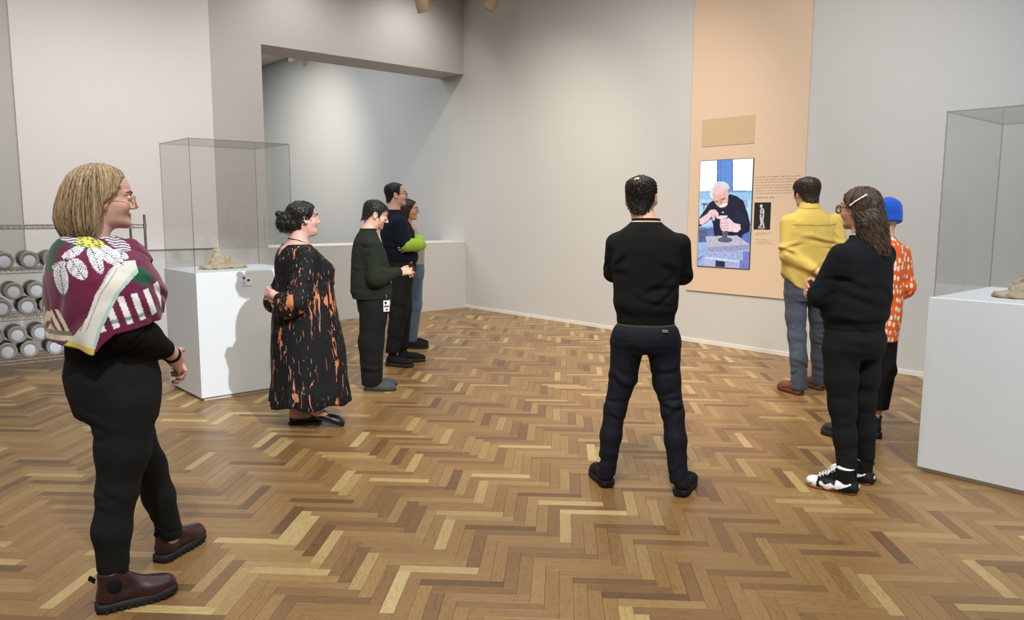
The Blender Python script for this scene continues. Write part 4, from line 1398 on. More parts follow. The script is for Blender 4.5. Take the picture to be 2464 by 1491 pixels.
    rows = [(-0.140, 0, -0.02, 0.090, 0.06, 0.135, 2.0), (-0.118, 0, -0.02, 0.100, 0.07, 0.148, 2.1), (-0.075, 0, -0.02, 0.103, 0.08, 0.156, 2.2), (-0.02, 0, -0.02, 0.100, 0.09, 0.146, 2.2), (0.04, 0, -0.02, 0.092, 0.105, 0.125, 2.2),
            (0.08, 0, -0.02, 0.081, 0.098, 0.104, 2.1), (0.105, 0, -0.02, 0.063, 0.083, 0.080, 2.0), (0.122, 0, -0.02, 0.038, 0.055, 0.052, 2.0), (0.130, 0, -0.02, 0.015, 0.02, 0.02, 2.0)]
    f = Field()
    f.loft([(r_[0],) + r_[1:3] + tuple(v * 0.97 for v in r_[3:6]) + r_[6:] for r_ in rows], H, 0.01)
    def open_face(x, y, z):
        dx, dy, dz = x - H.t[0], y - H.t[1], z - H.t[2]
        qx = dx * H.R[0, 0] + dy * H.R[1, 0] + dz * H.R[2, 0]
        qy = dx * H.R[0, 1] + dy * H.R[1, 1] + dz * H.R[2, 1]
        qz = dx * H.R[0, 2] + dy * H.R[1, 2] + dz * H.R[2, 2]
        return (qy - (edge(qz) - 0.004 + 0.0015 * np.sin(qz * 160))) * 0.8
    f.add('cut', open_face, (-9, -9, -9), (9, 9, 9), 0.004)
    def grooves(x, y, z):
        dx, dy = x - H.t[0], y - H.t[1] + 0.03
        a = np.arctan2(dx, -dy)
        return 0.0022 * np.sin(a * 34 + 3 * np.sin(z * 20)) + 0.0015 * np.sin(a * 71 + z * 30)
    f.ripple(grooves, H.t - 0.2, H.t + 0.2)
    hair = link('hair', f.mesh('hair', 0.0045), M['blond'], t)
    rg = np.random.default_rng(5)
    A = np.array(rows)
    rowi = lambda z, c: np.interp(z, A[::1, 0], A[:, c])
    lines = []
    for k in range(1500):
        phi = rg.uniform(-2.75, 2.75)
        clump = math.sin(phi * 23) * 0.6 + rg.normal() * 0.5
        zend = -0.138 + rg.uniform(-0.010, 0.018) + (0.004 if abs(phi) > 1.6 else 0)
        zt = 0.130 + (zend - 0.130) * (1 - np.cos(np.linspace(0, 1, 16) * 1.45)) / (1 - math.cos(1.45))
        ex = 1.0 + 0.010 * clump + rg.uniform(-0.012, 0.022)
        dphi = np.linspace(0, 1, 16) * rg.normal() * 0.10
        pts = []
        for z, dp in zip(zt, dphi):
            rx, rf, rb = rowi(z, 3) * ex, rowi(z, 4) * ex, rowi(z, 5) * ex
            a = phi + dp
            yy = -math.cos(a)
            y = -0.02 + yy * (rb if yy < 0 else rf)
            x = math.sin(a) * rx
            e_ = edge(z) + rg.normal() * 0.003
            if y > e_: y = e_
            pts.append(H.p(x, y, z))
        lines.append(np.array(pts))
    link('hair_strands', strands_mesh('hair_strands', lines, 0.0016, 0.0008), M['blond'], hair)
    # printed scarf
    hemR = lerp_tab([(-0.30, 1.075), (-0.20, 1.062), (-0.155, 1.040), (-0.125, 1.030), (-0.10, 1.060), (-0.06, 1.098), (0.05, 1.118), (0.12, 1.135), (0.20, 1.165), (0.3, 1.20)])
    f = Field()
    f.loft([(0.99, 0, 0.005, 0.292, 0.150, 0.200, 2.25), (1.10, 0, 0.005, 0.288, 0.175, 0.198, 2.2), (1.2, 0, 0.005, 0.276, 0.193, 0.196, 2.2), (1.29, 0, 0.0, 0.256, 0.192, 0.190, 2.15), (1.36, 0, -0.01, 0.216, 0.172, 0.168, 2.1),
            (1.405, 0, -0.02, 0.145, 0.15, 0.145, 2.0), (1.425, 0, -0.03, 0.108, 0.122, 0.120, 2.0), (1.443, 0, -0.035, 0.084, 0.085, 0.095, 2.0)], k=0.02)
    f.cone((0.06, 0.085, 1.378), (-0.05, 0.09, 1.372), 0.055, 0.05, 0.03)      # cowl roll at the front of the neck
    f.cone((0.215, 0.02, 1.18), (0.12, 0.14, 1.22), 0.055, 0.05, 0.03)
    f.add('cut', lambda x, y, z: (hemR(y + 0 * x) - z) * 0.9, (-9, -9, -9), (9, 9, 9), 0.004)
    f.fold((0.03, 0.12, 1.37), (0.2, 0.5, 1), 0.035, 0.007, 0.11, 0.8)
    f.fold((0.20, 0.10, 1.22), (-0.5, 0.5, 1), 0.05, 0.006, 0.14, 0.5, 1)
    f.fold((0.22, -0.10, 1.12), (0.0, 1, 0.25), 0.075, 0.008, 0.16, 0.5, 2)
    f.fold((0.0, -0.19, 1.15), (1, 0, 0.2), 0.07, 0.006, 0.16, 0.5, 3)
    f.fold((0.14, 0.0, 1.36), (0.5, 0.6, 0.6), 0.05, 0.004, 0.12, 0.6, 4)
    f.fold((-0.2, 0.0, 1.15), (0, 1, 0.2), 0.07, 0.007, 0.2, 0.5, 5)
    me = f.mesh('scarf', 0.0034)
    P_ = verts_of(me)
    # print laid out in scarf-picture units: cx to the front, cy downward
    cx = (SC0[0] + SC1[0] * (P_[:, 1] + 0.02) + SC2[0] * (P_[:, 2] - 1.22) + SC3[0] * (np.abs(P_[:, 0]) - 0.22) * 0.6 - 0) / 0.2952
    cy = (SC0[1] + SC1[1] * (P_[:, 1] + 0.02) + SC2[1] * (P_[:, 2] - 1.22) + SC3[1] * (np.abs(P_[:, 0]) - 0.22) * 0.6 - 480) / 0.2952
    C_ = np.tile(lin((104, 22, 62)), (len(cx), 1))
    C_ *= (0.85 + 0.3 * vnoise(cx, cy, 0.02, 3))[:, None]
    def P(mk, c): C_[mk] = lin(c)
    P(inpoly(cx, cy, [(360, 300), (440, 240), (580, 270), (610, 330), (530, 420), (500, 520), (480, 605), (410, 590), (372, 520)]), (26, 70, 42))
    P(inell(cx, cy, 700, 395, 90, 28), (30, 92, 70))
    P(inell(cx, cy, 1150, 620, 105, 70, 0.5), (18, 82, 58))
    # striped panels
    s1 = np.mod(cx - (cy - 910) * 0.42 - 402, 50)
    mk = inpoly(cx, cy, [(396, 908), (525, 908), (640, 1150), (400, 1160)])
    P(mk & (s1 < 29), (228, 214, 188))
    P(mk & (cy > 1075) & (cy < 1112), (128, 124, 96)); P(mk & (cy > 1112), (226, 216, 190))
    s2 = np.mod(cx - (cy - 800) * 0.36 - 940, 118)
    mk = inpoly(cx, cy, [(870, 830), (950, 790), (1060, 765), (1150, 740), (1230, 700), (1330, 640), (1330, 880), (1200, 960), (1060, 1000), (800, 1080)])
    P(mk & (s2 < 56), (236, 234, 232))
    mk2 = inpoly(cx, cy, [(830, 990), (1210, 905), (1210, 935), (825, 1025)])
    P(mk2 & (s2 < 56), (138, 158, 150)); P(mk2 & (s2 >= 56), (80, 30, 52))
    # pale border band
    mk = inpoly(cx, cy, [(960, 505), (1110, 490), (1120, 575), (965, 735), (880, 900), (810, 1060), (750, 1290), (560, 1190), (640, 1090), (720, 950), (780, 770), (880, 590)])
    P(mk, (222, 222, 212))
    P(inpoly(cx, cy, [(1120, 540), (1122, 590), (970, 745), (885, 905), (815, 1065), (775, 1200), (752, 1200), (790, 1050), (860, 890), (945, 730)]), (176, 204, 198))
    for dx in (-60, -100):
        P(inpoly(cx, cy, [(1010 + dx, 560), (1016 + dx, 564), (880 + dx, 770), (770 + dx, 1070), (764 + dx, 1066), (874 + dx, 766)]) & mk, (150, 150, 150))
    P(mk & (cy > 1165 + (cx - 640) * 0.35), (214, 200, 90))
    # leaves
    for (lx, ly, ra, rb_, an) in ((545, 655, 46, 128, -0.12), (660, 575, 62, 92, -0.55), (796, 500, 48, 112, -0.28), (905, 455, 62, 128, -0.9), (535, 548, 52, 28, -0.5), (640, 440, 95, 34, -0.55), (1000, 445, 60, 36, 0.5)):
        c, s3 = math.cos(an), math.sin(an)
        u, v = (cx - lx) * c + (cy - ly) * s3, -(cx - lx) * s3 + (cy - ly) * c
        w_ = ra * np.sqrt(np.clip(1 - (v / rb_) ** 2, 0, 1)) * (1 - 0.15 * v / rb_)
        mk = (np.abs(u) < w_ * (1 + 0.06 * np.sin(v * 0.35))) & (np.abs(v) < rb_)
        P(mk, (232, 230, 234))
        vein = (np.abs(u) < 2.6) | (np.mod(v + np.abs(u) * 0.8, 21) < 4.2)
        P(mk & vein & (np.abs(u) < w_ * 0.86), (70, 72, 92))
    mk = inell(cx, cy, 735, 345, 150, 48, 0.15)
    P(mk, (206, 208, 96)); P(mk & (np.sin(cx * 0.10 + 2.4 * np.sin(cy * 0.09)) * np.sin(cy * 0.17 + 1.5 * np.sin(cx * 0.05)) > 0.42), (40, 46, 40))
    for (ex_, ey_, ra, rb_, an) in ((1000, 350, 110, 52, 0.45), (610, 320, 80, 36, 0.4), (900, 300, 90, 24, 0.2)):
        mk = inell(cx, cy, ex_, ey_, ra, rb_, an)
        P(mk, (216, 212, 220)); P(mk & (np.sin(cy * 0.28 + 1.6 * np.sin(cx * 0.05)) > 0.35), (52, 44, 66))
    P(inell(cx, cy, 860, 265, 60, 22, 0.5), (190, 184, 70))
    ink(me, C_)
    link('scarf', me, mat_scarf(), t)
    return t

def mat_scarf():
    t = NT('printed_scarf_cloth')
    a = t.node('ShaderNodeAttribute', attribute_name='ink')
    t.set(col=a.outputs['Color'], rough=0.75, spec=0.3, sheen=0.2)
    t.bump(t.noise(t.coord(), 500, 2), 0.15, 0.001)
    return t.m
# scarf print units: origin and slopes (per metre forward, up, outward)
SC0, SC1, SC2, SC3 = (286, 718.5), (691, -51.6), (-40, -652.6), (247, 52)
# ================================================================== shared garment helper and hair caps
def garment(t, name, mat, rows=(), paths=(), cuts=(), folds=(), h=0.0065, k=0.03, extra=None, parent=None):
    f = Field()
    if rows: f.loft(rows, ID, k)
    for pts, rs in paths: f.path([np.asarray(p, float) for p in pts], rs, k)
    if extra: extra(f)
    for c, n in cuts: f.cut(c, n)
    for fo in folds: f.fold(*fo)
    return link(name, f.mesh(name, h), mat, parent or t)

def core(f, H, neck, sh, pelvis, knees, ankles, elbows, wrists, rn=0.058, leg=(0.065, 0.045, 0.032), arm=(0.038, 0.034, 0.025)):
    """neck, trunk and limbs inside the clothes, joined to the head"""
    f.cone(H.p(0, -0.022, -0.058), neck, rn, rn * 1.12, 0.03)
    mid = (np.asarray(sh[0], float) + np.asarray(sh[1], float)) / 2
    f.cone(neck, mid, rn * 1.1, 0.075, 0.03)
    f.cone(mid, pelvis, 0.085, 0.09, 0.03)
    f.cone(sh[0], sh[1], 0.042, 0.042, 0.03)
    for i in (0, 1):
        f.path([sh[i], elbows[i], wrists[i]], arm, 0.02)
        hip = np.asarray(pelvis, float) + V3((-0.085, 0.085)[i], 0, -0.03)
        f.path([hip, knees[i], ankles[i]], leg, 0.03)

def cap_hair(t, H, mat, line, grow=0.012, top=0.012, noise=0.002, cuts=(), bald=None, strands=0, length=0.02, curl=0.0, seed=2, h=0.0038, back=0.0, r=0.0011, freq=230, side=None, dirfn=None):
    """short hair: scalp-hugging shell above a hairline (y -> lowest z), with short strands"""
    g = grow
    sd = grow if side is None else side
    rows = [(-0.125, 0, -0.025, 0.046 + sd, 0.05, 0.066 + g + back, 2.2), (-0.085, 0, -0.022, 0.058 + sd, 0.06, 0.076 + g + back, 2.2), (-0.050, 0, -0.010, 0.064 + sd, 0.069, 0.086 + g + back, 2.2), (-0.02, 0, 0.0, 0.069 + sd, 0.085, 0.097 + g + back, 2.2),
            (0.0, 0, -0.008, 0.0725 + sd, 0.090, 0.092 + g + back, 2.2), (0.022, 0, -0.012, 0.074 + sd, 0.098 + g * 0.5, 0.094 + g, 2.2), (0.045, 0, -0.014, 0.0755 + sd, 0.104 + g * 0.6, 0.095 + g, 2.15),
            (0.070, 0, -0.016, 0.0735 + sd, 0.096 + g, 0.091 + g, 2.1), (0.090, 0, -0.018, 0.064 + g, 0.079 + g, 0.079 + g, 2.0), (0.104, 0, -0.018, 0.049 + g, 0.057 + g, 0.061 + g, 2.0), (0.108 + top, 0, -0.018, 0.026 + g, 0.03 + g, 0.034 + g, 2.0), (0.115 + top, 0, -0.018, 0.012, 0.014, 0.018, 2.0)]
    f = Field()
    f.loft(rows, H, 0.01)
    fn = lerp_tab(line)
    def below(x, y, z):
        dx, dy, dz = x - H.t[0], y - H.t[1], z - H.t[2]
        qx = dx * H.R[0, 0] + dy * H.R[1, 0] + dz * H.R[2, 0]
        qy = (dx * H.R[0, 1] + dy * H.R[1, 1] + dz * H.R[2, 1]) / H.k
        qz = (dx * H.R[0, 2] + dy * H.R[1, 2] + dz * H.R[2, 2]) / H.k
        return (fn(qy) - qz + 0.002 * np.sin(qx * 260) * np.sin(qy * 240)) * 0.7
    f.add('cut', below, (-9, -9, -9), (9, 9, 9), 0.004)
    if bald: f.ell(bald[0], bald[1], H, 0.012, 's')
    def bumps(x, y, z):
        return noise * (np.sin(x * freq + 2 * np.sin(z * freq * 0.7)) * np.sin(y * freq * 1.1 + 1.3) * np.sin(z * freq * 0.9 + 2 * np.sin(y * freq * 0.6)) * 2 + 0.5 * np.sin(x * freq * 2.1 + y * freq * 1.7))
    f.ripple(bumps, H.t - 0.22, H.t + 0.22)
    hair = link('hair', f.mesh('hair', h), mat, t)
    if strands:
        rg = np.random.default_rng(seed)
        A = np.array(rows)
        lines = []
        while len(lines) < strands:
            z = rg.uniform(-0.11, 0.118 + top)
            a = rg.uniform(-math.pi, math.pi)
            rx, rf, rb, cy = [np.interp(z, A[:, 0], A[:, c]) for c in (3, 4, 5, 2)]
            yy = math.cos(a)
            p = np.array([math.sin(a) * rx, cy + yy * (rf if yy > 0 else rb), z])
            if z < fn(p[1]) + 0.004: continue
            if bald and (((p - np.array(bald[0])) / (np.array(bald[1]) * 1.1)) ** 2).sum() < 1: continue
            nn = nrm(np.array([p[0] / rx ** 2, (p[1] - cy) / rb ** 2, max(0, z - 0.03) * 90]))
            d = nrm((np.array([0.0, 0.15, -1.0]) + rg.normal(size=3) * 0.35)) if dirfn is None else nrm(dirfn(p, rg))
            d = nrm(d - nn * (d @ nn) * 0.9)
            L = length * rg.uniform(0.6, 1.3)
            sidev = np.cross(nn, d)
            pts = []
            for q in range(6):
                u_ = q / 5
                pp = p - nn * 0.002 + d * L * u_ + nn * (0.004 * math.sin(u_ * 2.6))
                if curl: pp = pp + (sidev * math.sin(u_ * 7 + p[0] * 90) + nn * math.cos(u_ * 7 + p[1] * 90)) * curl * u_
                pts.append(H.p(*pp))
            lines.append(np.array(pts))
        link('hair_strands', strands_mesh('hair_strands', lines, r, r * 0.6, seed=seed), mat, hair)
    return hair

def tie_ring(t, name, mat, c, rx, ry, r, tilt=0.0, parent=None, seg=44, sec=10):
    """a soft ring (collar, cord) around the neck"""
    V_, F_ = [], []
    for i in range(seg):
        a = 2 * math.pi * i / seg
        for j in range(sec):
            b_ = 2 * math.pi * j / sec
            V_.append((c[0] + (rx + r * math.cos(b_)) * math.cos(a), c[1] + (ry + r * math.cos(b_)) * math.sin(a), c[2] + tilt * math.sin(a) + r * math.sin(b_)))
            F_.append((i * sec + j, ((i + 1) % seg) * sec + j, ((i + 1) % seg) * sec + (j + 1) % sec, i * sec + (j + 1) % sec))
    me = bpy.data.meshes.new(name)
    me.from_pydata(V_, [], F_)
    for q in me.polygons: q.use_smooth = True
    return link(name, me, mat, parent or t)

M['black_hair'] = mat_hair('black_hair', (0.004, 0.0035, 0.003, 1), (0.030, 0.025, 0.021, 1), (40, 40, 30), 0.42)
M['dark_brown_hair'] = mat_hair('dark_brown_hair', (0.014, 0.009, 0.006, 1), (0.075, 0.044, 0.029, 1), (40, 40, 14), 0.45)
M['brown_wavy'] = mat_hair('brown_wavy_hair', (0.024, 0.014, 0.009, 1), (0.150, 0.095, 0.060, 1), (26, 26, 7), 0.5)
M['black_sweater'] = mat_fabric('fine_black_sweater', (0.0035, 0.0045, 0.005, 1), 0.9, 600, 0.25, 0.2, 0.08)
M['navy_chino'] = mat_fabric('navy_chino', (0.0055, 0.0075, 0.016, 1), 0.75, 700, 0.25, 0.25, 0.06)
M['black_shoe'] = mat_plain('black_knit_shoe', (0.006, 0.006, 0.0065, 1), 0.85, spec=0.3, var=0.3, nscale=60, bump=0.5, bscale=260)
M['black_sole'] = mat_plain('black_lattice_sole', (0.008, 0.008, 0.009, 1), 0.6, spec=0.3, var=0.4, nscale=120, bump=0.6, bscale=150, bdist=0.004)
M['grey_jersey'] = mat_fabric('charcoal_jersey', (0.045, 0.047, 0.052, 1))
M['pink_trim'] = mat_plain('pale_pink_ribbing', srgb(226, 196, 184), 0.85)

# ================================================================== man in the black sweater, back view
def build_black_sweater_man():
    t = person('man in black sweater and navy trousers seen from behind, legs apart', (3.37, 2.70), 40)
    H = head_frame((-0.040, 0.03, 1.618), -10, -2, -2)
    f = Field()
    head_prims(f, H, True)
    W0, W1 = V3(0.085, 0.165, 1.235), V3(-0.06, 0.185, 1.195)
    core(f, H, (-0.014, -0.022, 1.455), ((-0.165, -0.01, 1.37), (0.165, -0.01, 1.37)), (0, 0, 0.9), ((-0.158, 0, 0.44), (0.158, -0.03, 0.44)), ((-0.198, -0.035, 0.09), (0.195, -0.11, 0.09)),
         ((-0.185, 0.075, 1.2), (0.188, 0.07, 1.19)), (W0, W1), 0.060)
    hand_prims(f, W0, (0.80, -0.45, -0.25), (0.45, 0.85, 0.0), 1, (15, 30, 30), 0.1, 1.0)
    hand_prims(f, W1, (-0.85, -0.25, -0.1), (-0.2, 0.9, 0.2), -1, (15, 25, 20), 0.05, 1.0)
    skin_body(t, f, H, SKIN['mid'], [W0 + V3(0.09, -0.04, -0.02), W1 + V3(-0.08, -0.02, 0)])
    face_extras(t, H)
    cap_hair(t, H, M['black_hair'], [(-0.20, -0.092), (-0.10, -0.090), (-0.075, -0.070), (-0.05, -0.045), (-0.03, 0.015), (0.0, 0.025), (0.02, 0.0), (0.035, 0.0), (0.05, 0.045), (0.08, 0.07), (0.12, 0.085)],
             0.011, 0.006, 0.0022, bald=((-0.012, -0.080, 0.106), (0.019, 0.020, 0.020)), strands=1900, length=0.016, curl=0.004, r=0.0012, side=0.006)
    # stubble beard along the jaw
    sw = garment(t, 'sweater', M['black_sweater'],
        [(0.928, -0.003, 0, 0.157, 0.120, 0.120, 2.3), (0.985, -0.003, 0, 0.161, 0.122, 0.124, 2.3), (1.000, -0.003, 0, 0.171, 0.130, 0.134, 2.3), (1.04, -0.004, 0, 0.178, 0.133, 0.136, 2.3), (1.12, -0.005, 0, 0.178, 0.130, 0.130, 2.3), (1.24, -0.005, 0.0, 0.190, 0.132, 0.130, 2.3),
         (1.34, -0.005, 0, 0.194, 0.125, 0.128, 2.25), (1.395, -0.006, -0.005, 0.186, 0.10, 0.115, 2.2), (1.43, -0.010, -0.012, 0.155, 0.082, 0.100, 2.1), (1.462, -0.013, -0.018, 0.108, 0.070, 0.085, 2.0), (1.488, -0.014, -0.020, 0.078, 0.062, 0.072, 2.0)],
        [([(-0.172, -0.008, 1.368), (-0.186, 0.07, 1.205), (0.04, 0.165, 1.232)], [0.0585, 0.0535, 0.042]), ([(0.172, -0.008, 1.368), (0.194, 0.055, 1.195), (-0.02, 0.185, 1.20)], [0.0585, 0.0535, 0.042])],
        folds=[((0, -0.13, 1.03), (0, 0, 1), 0.05, 0.005, 0.16, 0.6, 1), ((-0.12, -0.1, 1.08), (0.5, 0, 1), 0.05, 0.005, 0.12, 0.6, 2), ((0.12, -0.1, 1.08), (-0.5, 0, 1), 0.05, 0.005, 0.12, 0.6, 3), ((0.15, -0.09, 1.26), (0.6, 0, 0.5), 0.06, 0.005, 0.1, 0.6, 4),
               ((-0.15, -0.09, 1.26), (-0.6, 0, 0.5), 0.06, 0.005, 0.1, 0.6, 5), ((-0.19, 0.05, 1.22), (0, 0.6, 0.8), 0.04, 0.004, 0.08, 0.6, 6), ((0.19, 0.04, 1.21), (0, 0.6, 0.8), 0.04, 0.004, 0.08, 0.6, 7)], h=0.006, k=0.022)
    tie_ring(t, 'collar_trim', M['pink_trim'], (-0.014, -0.021, 1.487), 0.075, 0.070, 0.0055, -0.004, sw)
    tie_ring(t, 'collar', M['black_sweater'], (-0.014, -0.021, 1.497), 0.070, 0.066, 0.0085, -0.004, sw)
    garment(t, 'undershirt_hem', M['grey_jersey'], [(0.912, 0, 0, 0.158, 0.121, 0.121, 2.3), (0.932, 0, 0, 0.160, 0.122, 0.122, 2.3)], h=0.005)
    tr = garment(t, 'trousers', M['navy_chino'],
        [(0.765, 0, 0.0, 0.150, 0.095, 0.105, 2.3), (0.82, 0, -0.002, 0.186, 0.115, 0.135, 2.4), (0.86, 0, -0.002, 0.189, 0.118, 0.138, 2.4), (0.90, 0, -0.002, 0.178, 0.118, 0.130, 2.4), (0.928, 0, 0, 0.154, 0.116, 0.116, 2.3)],
        [([(-0.100, -0.005, 0.80), (-0.121, 0.0, 0.61), (-0.160, -0.012, 0.44), (-0.180, -0.035, 0.29), (-0.198, -0.046, 0.075)], [0.094, 0.074, 0.060, 0.058, 0.048]),
         ([(0.100, -0.005, 0.80), (0.121, -0.012, 0.61), (0.158, -0.04, 0.44), (0.176, -0.075, 0.29), (0.196, -0.116, 0.075)], [0.094, 0.074, 0.060, 0.058, 0.050])],
        cuts=[((0, 0, 0.064), (0, 0, -1))],
        folds=[((-0.16, -0.05, 0.45), (0.1, 0, 1), 0.04, 0.0065, 0.10, 0.6, 1), ((0.16, -0.08, 0.45), (-0.1, 0, 1), 0.04, 0.0065, 0.10, 0.6, 2), ((-0.12, -0.08, 0.64), (0.6, 0, 1), 0.06, 0.006, 0.13, 0.6, 3), ((0.12, -0.08, 0.64), (-0.6, 0, 1), 0.06, 0.006, 0.13, 0.6, 4),
               ((0, -0.12, 0.80), (0.2, 0, 1), 0.05, 0.005, 0.12, 0.6, 5), ((-0.195, -0.06, 0.15), (0.1, 0, 1), 0.04, 0.004, 0.09, 0.6, 6), ((0.195, -0.13, 0.15), (0.1, 0, 1), 0.04, 0.004, 0.09, 0.6, 8)], h=0.006, k=0.028)
    for sx in (-1, 1):
        q = MB()
        q.tube([Vector((sx * 0.045, -0.131, 0.873)), Vector((sx * 0.09, -0.128, 0.872)), Vector((sx * 0.132, -0.109, 0.868))], 0.0022, 6)
        q.build('pocket_welt', M['black_sweater'], tr, True)
    q = MB()
    for z in (0.900, 0.908): q.box(0.085, 0.115, -0.127, -0.1215, z, z + 0.0018)
    q.build('pocket_tag', M['card'], tr)
    for (x, y, yaw) in ((-0.186, -0.100, 20), (0.199, -0.180, -17)):
        S = foot_frame(x, y, yaw)
        s_ = shoe(t, S, 0.275, 0.041, 0.082, M['black_shoe'], M['black_sole'], 0.034, 'sneaker', lace=M['black_shoe'], collar=0.040, sole_out=0.005)
        q = MB()     # open lattice round the heel of the sole
        for k in range(22):
            a0 = math.pi * (k / 21) - math.pi
            for d_ in (-1, 1):
                a1 = a0 + d_ * 0.13
                c0, c1 = S.p(0.047 * math.cos(a0), 0.052 + 0.052 * math.sin(a0), 0.010), S.p(0.047 * math.cos(a1), 0.052 + 0.052 * math.sin(a1), 0.036)
                q.cyl(c0, c1, 0.0022, seg=5)
        q.build('sole_lattice', M['black_sole'], s_)
    return t

# ================================================================== man in the yellow overshirt
M['yellow_twill'] = mat_fabric('mustard_yellow_twill', srgb(194, 170, 88), 0.85, 600, 0.3, 0.10, 0.1)
M['blue_denim'] = mat_fabric('worn_blue_grey_denim', (0.065, 0.082, 0.115, 1), 0.85, 600, 0.4, 0.4, 0.08, 22)
M['rust_shoe'] = mat_plain('rust_trail_shoe', srgb(120, 62, 46), 0.7, var=0.5, nscale=45, bump=0.4, bscale=200)
M['rust_sole'] = mat_plain('brown_tread', srgb(92, 58, 44), 0.7, var=0.4, nscale=60)
def build_yellow_man():
    t = person('man in a yellow shirt and blue jeans reading the wall text', (6.25, 3.25), 45)
    H = head_frame((-0.058, 0.055, 1.712), 20, -4, 0, 1.08)
    f = Field()
    head_prims(f, H, True)
    WL, WR = V3(0.010, -0.185, 1.050), V3(0.125, -0.180, 1.075)
    core(f, H, (-0.035, 0.0, 1.56), ((-0.185, 0.0, 1.465), (0.165, 0.0, 1.475)), (-0.02, 0, 0.95), ((-0.10, -0.03, 0.5), (0.11, 0.05, 0.5)), ((-0.075, -0.10, 0.09), (0.15, 0.10, 0.09)),
         ((-0.215, -0.065, 1.185), (0.210, -0.07, 1.23)), (WL, WR), 0.062)
    hand_prims(f, WL, (0.85, -0.20, -0.50), (0.25, -0.85, 0.4), 1, (35, 55, 40), 0.1, 0.98)
    hand_prims(f, WR, (-0.75, -0.35, -0.45), (-0.2, -0.9, 0.2), -1, (40, 55, 40), 0.05, 0.98)
    skin_body(t, f, H, SKIN['mid'], [WL + V3(0.05, -0.03, -0.05), WR + V3(-0.03, -0.04, -0.06)], hf=0.0044)
    face_extras(t, H)
    cap_hair(t, H, M['dark_brown_hair'], [(-0.20, -0.098), (-0.10, -0.094), (-0.07, -0.075), (-0.05, -0.055), (-0.03, -0.02), (0.0, 0.0), (0.02, -0.03), (0.035, -0.01), (0.05, 0.04), (0.085, 0.06), (0.12, 0.075)],
             0.016, 0.003, 0.0014, strands=1200, length=0.026, r=0.0014, freq=150, h=0.005)
    sh = garment(t, 'shirt', M['yellow_twill'],
        [(0.84, -0.03, 0, 0.212, 0.155, 0.150, 2.3), (1.0, -0.03, 0, 0.218, 0.155, 0.150, 2.3), (1.2, -0.025, 0, 0.213, 0.14, 0.140, 2.3), (1.36, -0.02, 0, 0.214, 0.13, 0.138, 2.3), (1.46, -0.02, 0, 0.205, 0.11, 0.125, 2.2), (1.515, -0.025, 0, 0.165, 0.09, 0.11, 2.1), (1.56, -0.032, 0, 0.105, 0.08, 0.095, 2.0), (1.595, -0.035, 0.002, 0.076, 0.07, 0.078, 2.0)],
        [([(-0.205, -0.005, 1.455), (-0.222, -0.065, 1.185), WL + V3(-0.052, 0.024, 0.028)], [0.072, 0.062, 0.043]), ([(0.172, -0.005, 1.465), (0.214, -0.07, 1.23), WR + V3(0.044, 0.024, 0.044)], [0.072, 0.062, 0.043])],
        folds=[((0.02, -0.15, 1.18), (0.2, 0, 1), 0.06, 0.012, 0.18, 0.6, 1), ((-0.2, -0.06, 1.24), (0.3, 0, 1), 0.045, 0.012, 0.13, 0.6, 2), ((0.18, -0.07, 1.22), (0, 0.3, 1), 0.045, 0.012, 0.13, 0.6, 3), ((-0.1, -0.15, 0.98), (0.8, 0, 0.6), 0.06, 0.006, 0.15, 0.6, 4),
               ((-0.19, -0.02, 1.42), (0.9, 0, 0.3), 0.04, 0.007, 0.09, 0.6, 5), ((0.15, -0.08, 1.40), (0.9, 0, 0.3), 0.04, 0.006, 0.09, 0.6, 6), ((0.12, -0.15, 1.10), (0.7, 0, 0.7), 0.05, 0.007, 0.10, 0.6, 7)], h=0.0065,
        extra=lambda f: f.add('cut', lambda x, y, z: (0.875 + 0.11 * np.clip(np.abs(x + 0.01) / 0.2, 0, 1.2) ** 2 - z) * 0.9, (-9, -9, -9), (9, 9, 9), 0.004))
    garment(t, 'shirt_collar', M['yellow_twill'], [(1.572, -0.036, 0.0, 0.092, 0.085, 0.094, 2.0), (1.60, -0.038, 0.003, 0.082, 0.08, 0.084, 2.0), (1.628, -0.040, 0.010, 0.076, 0.074, 0.074, 2.0)], parent=sh, h=0.005)
    q = MB()      # yoke seam across the back
    q.tube([Vector((-0.215, -0.075, 1.440)), Vector((-0.13, -0.122, 1.440)), Vector((-0.02, -0.137, 1.437)), Vector((0.10, -0.123, 1.443)), Vector((0.18, -0.075, 1.450))], 0.0016, 6)
    q.build('yoke_seam', mat_plain('ochre_seam', srgb(160, 136, 52), 0.9), sh, True)
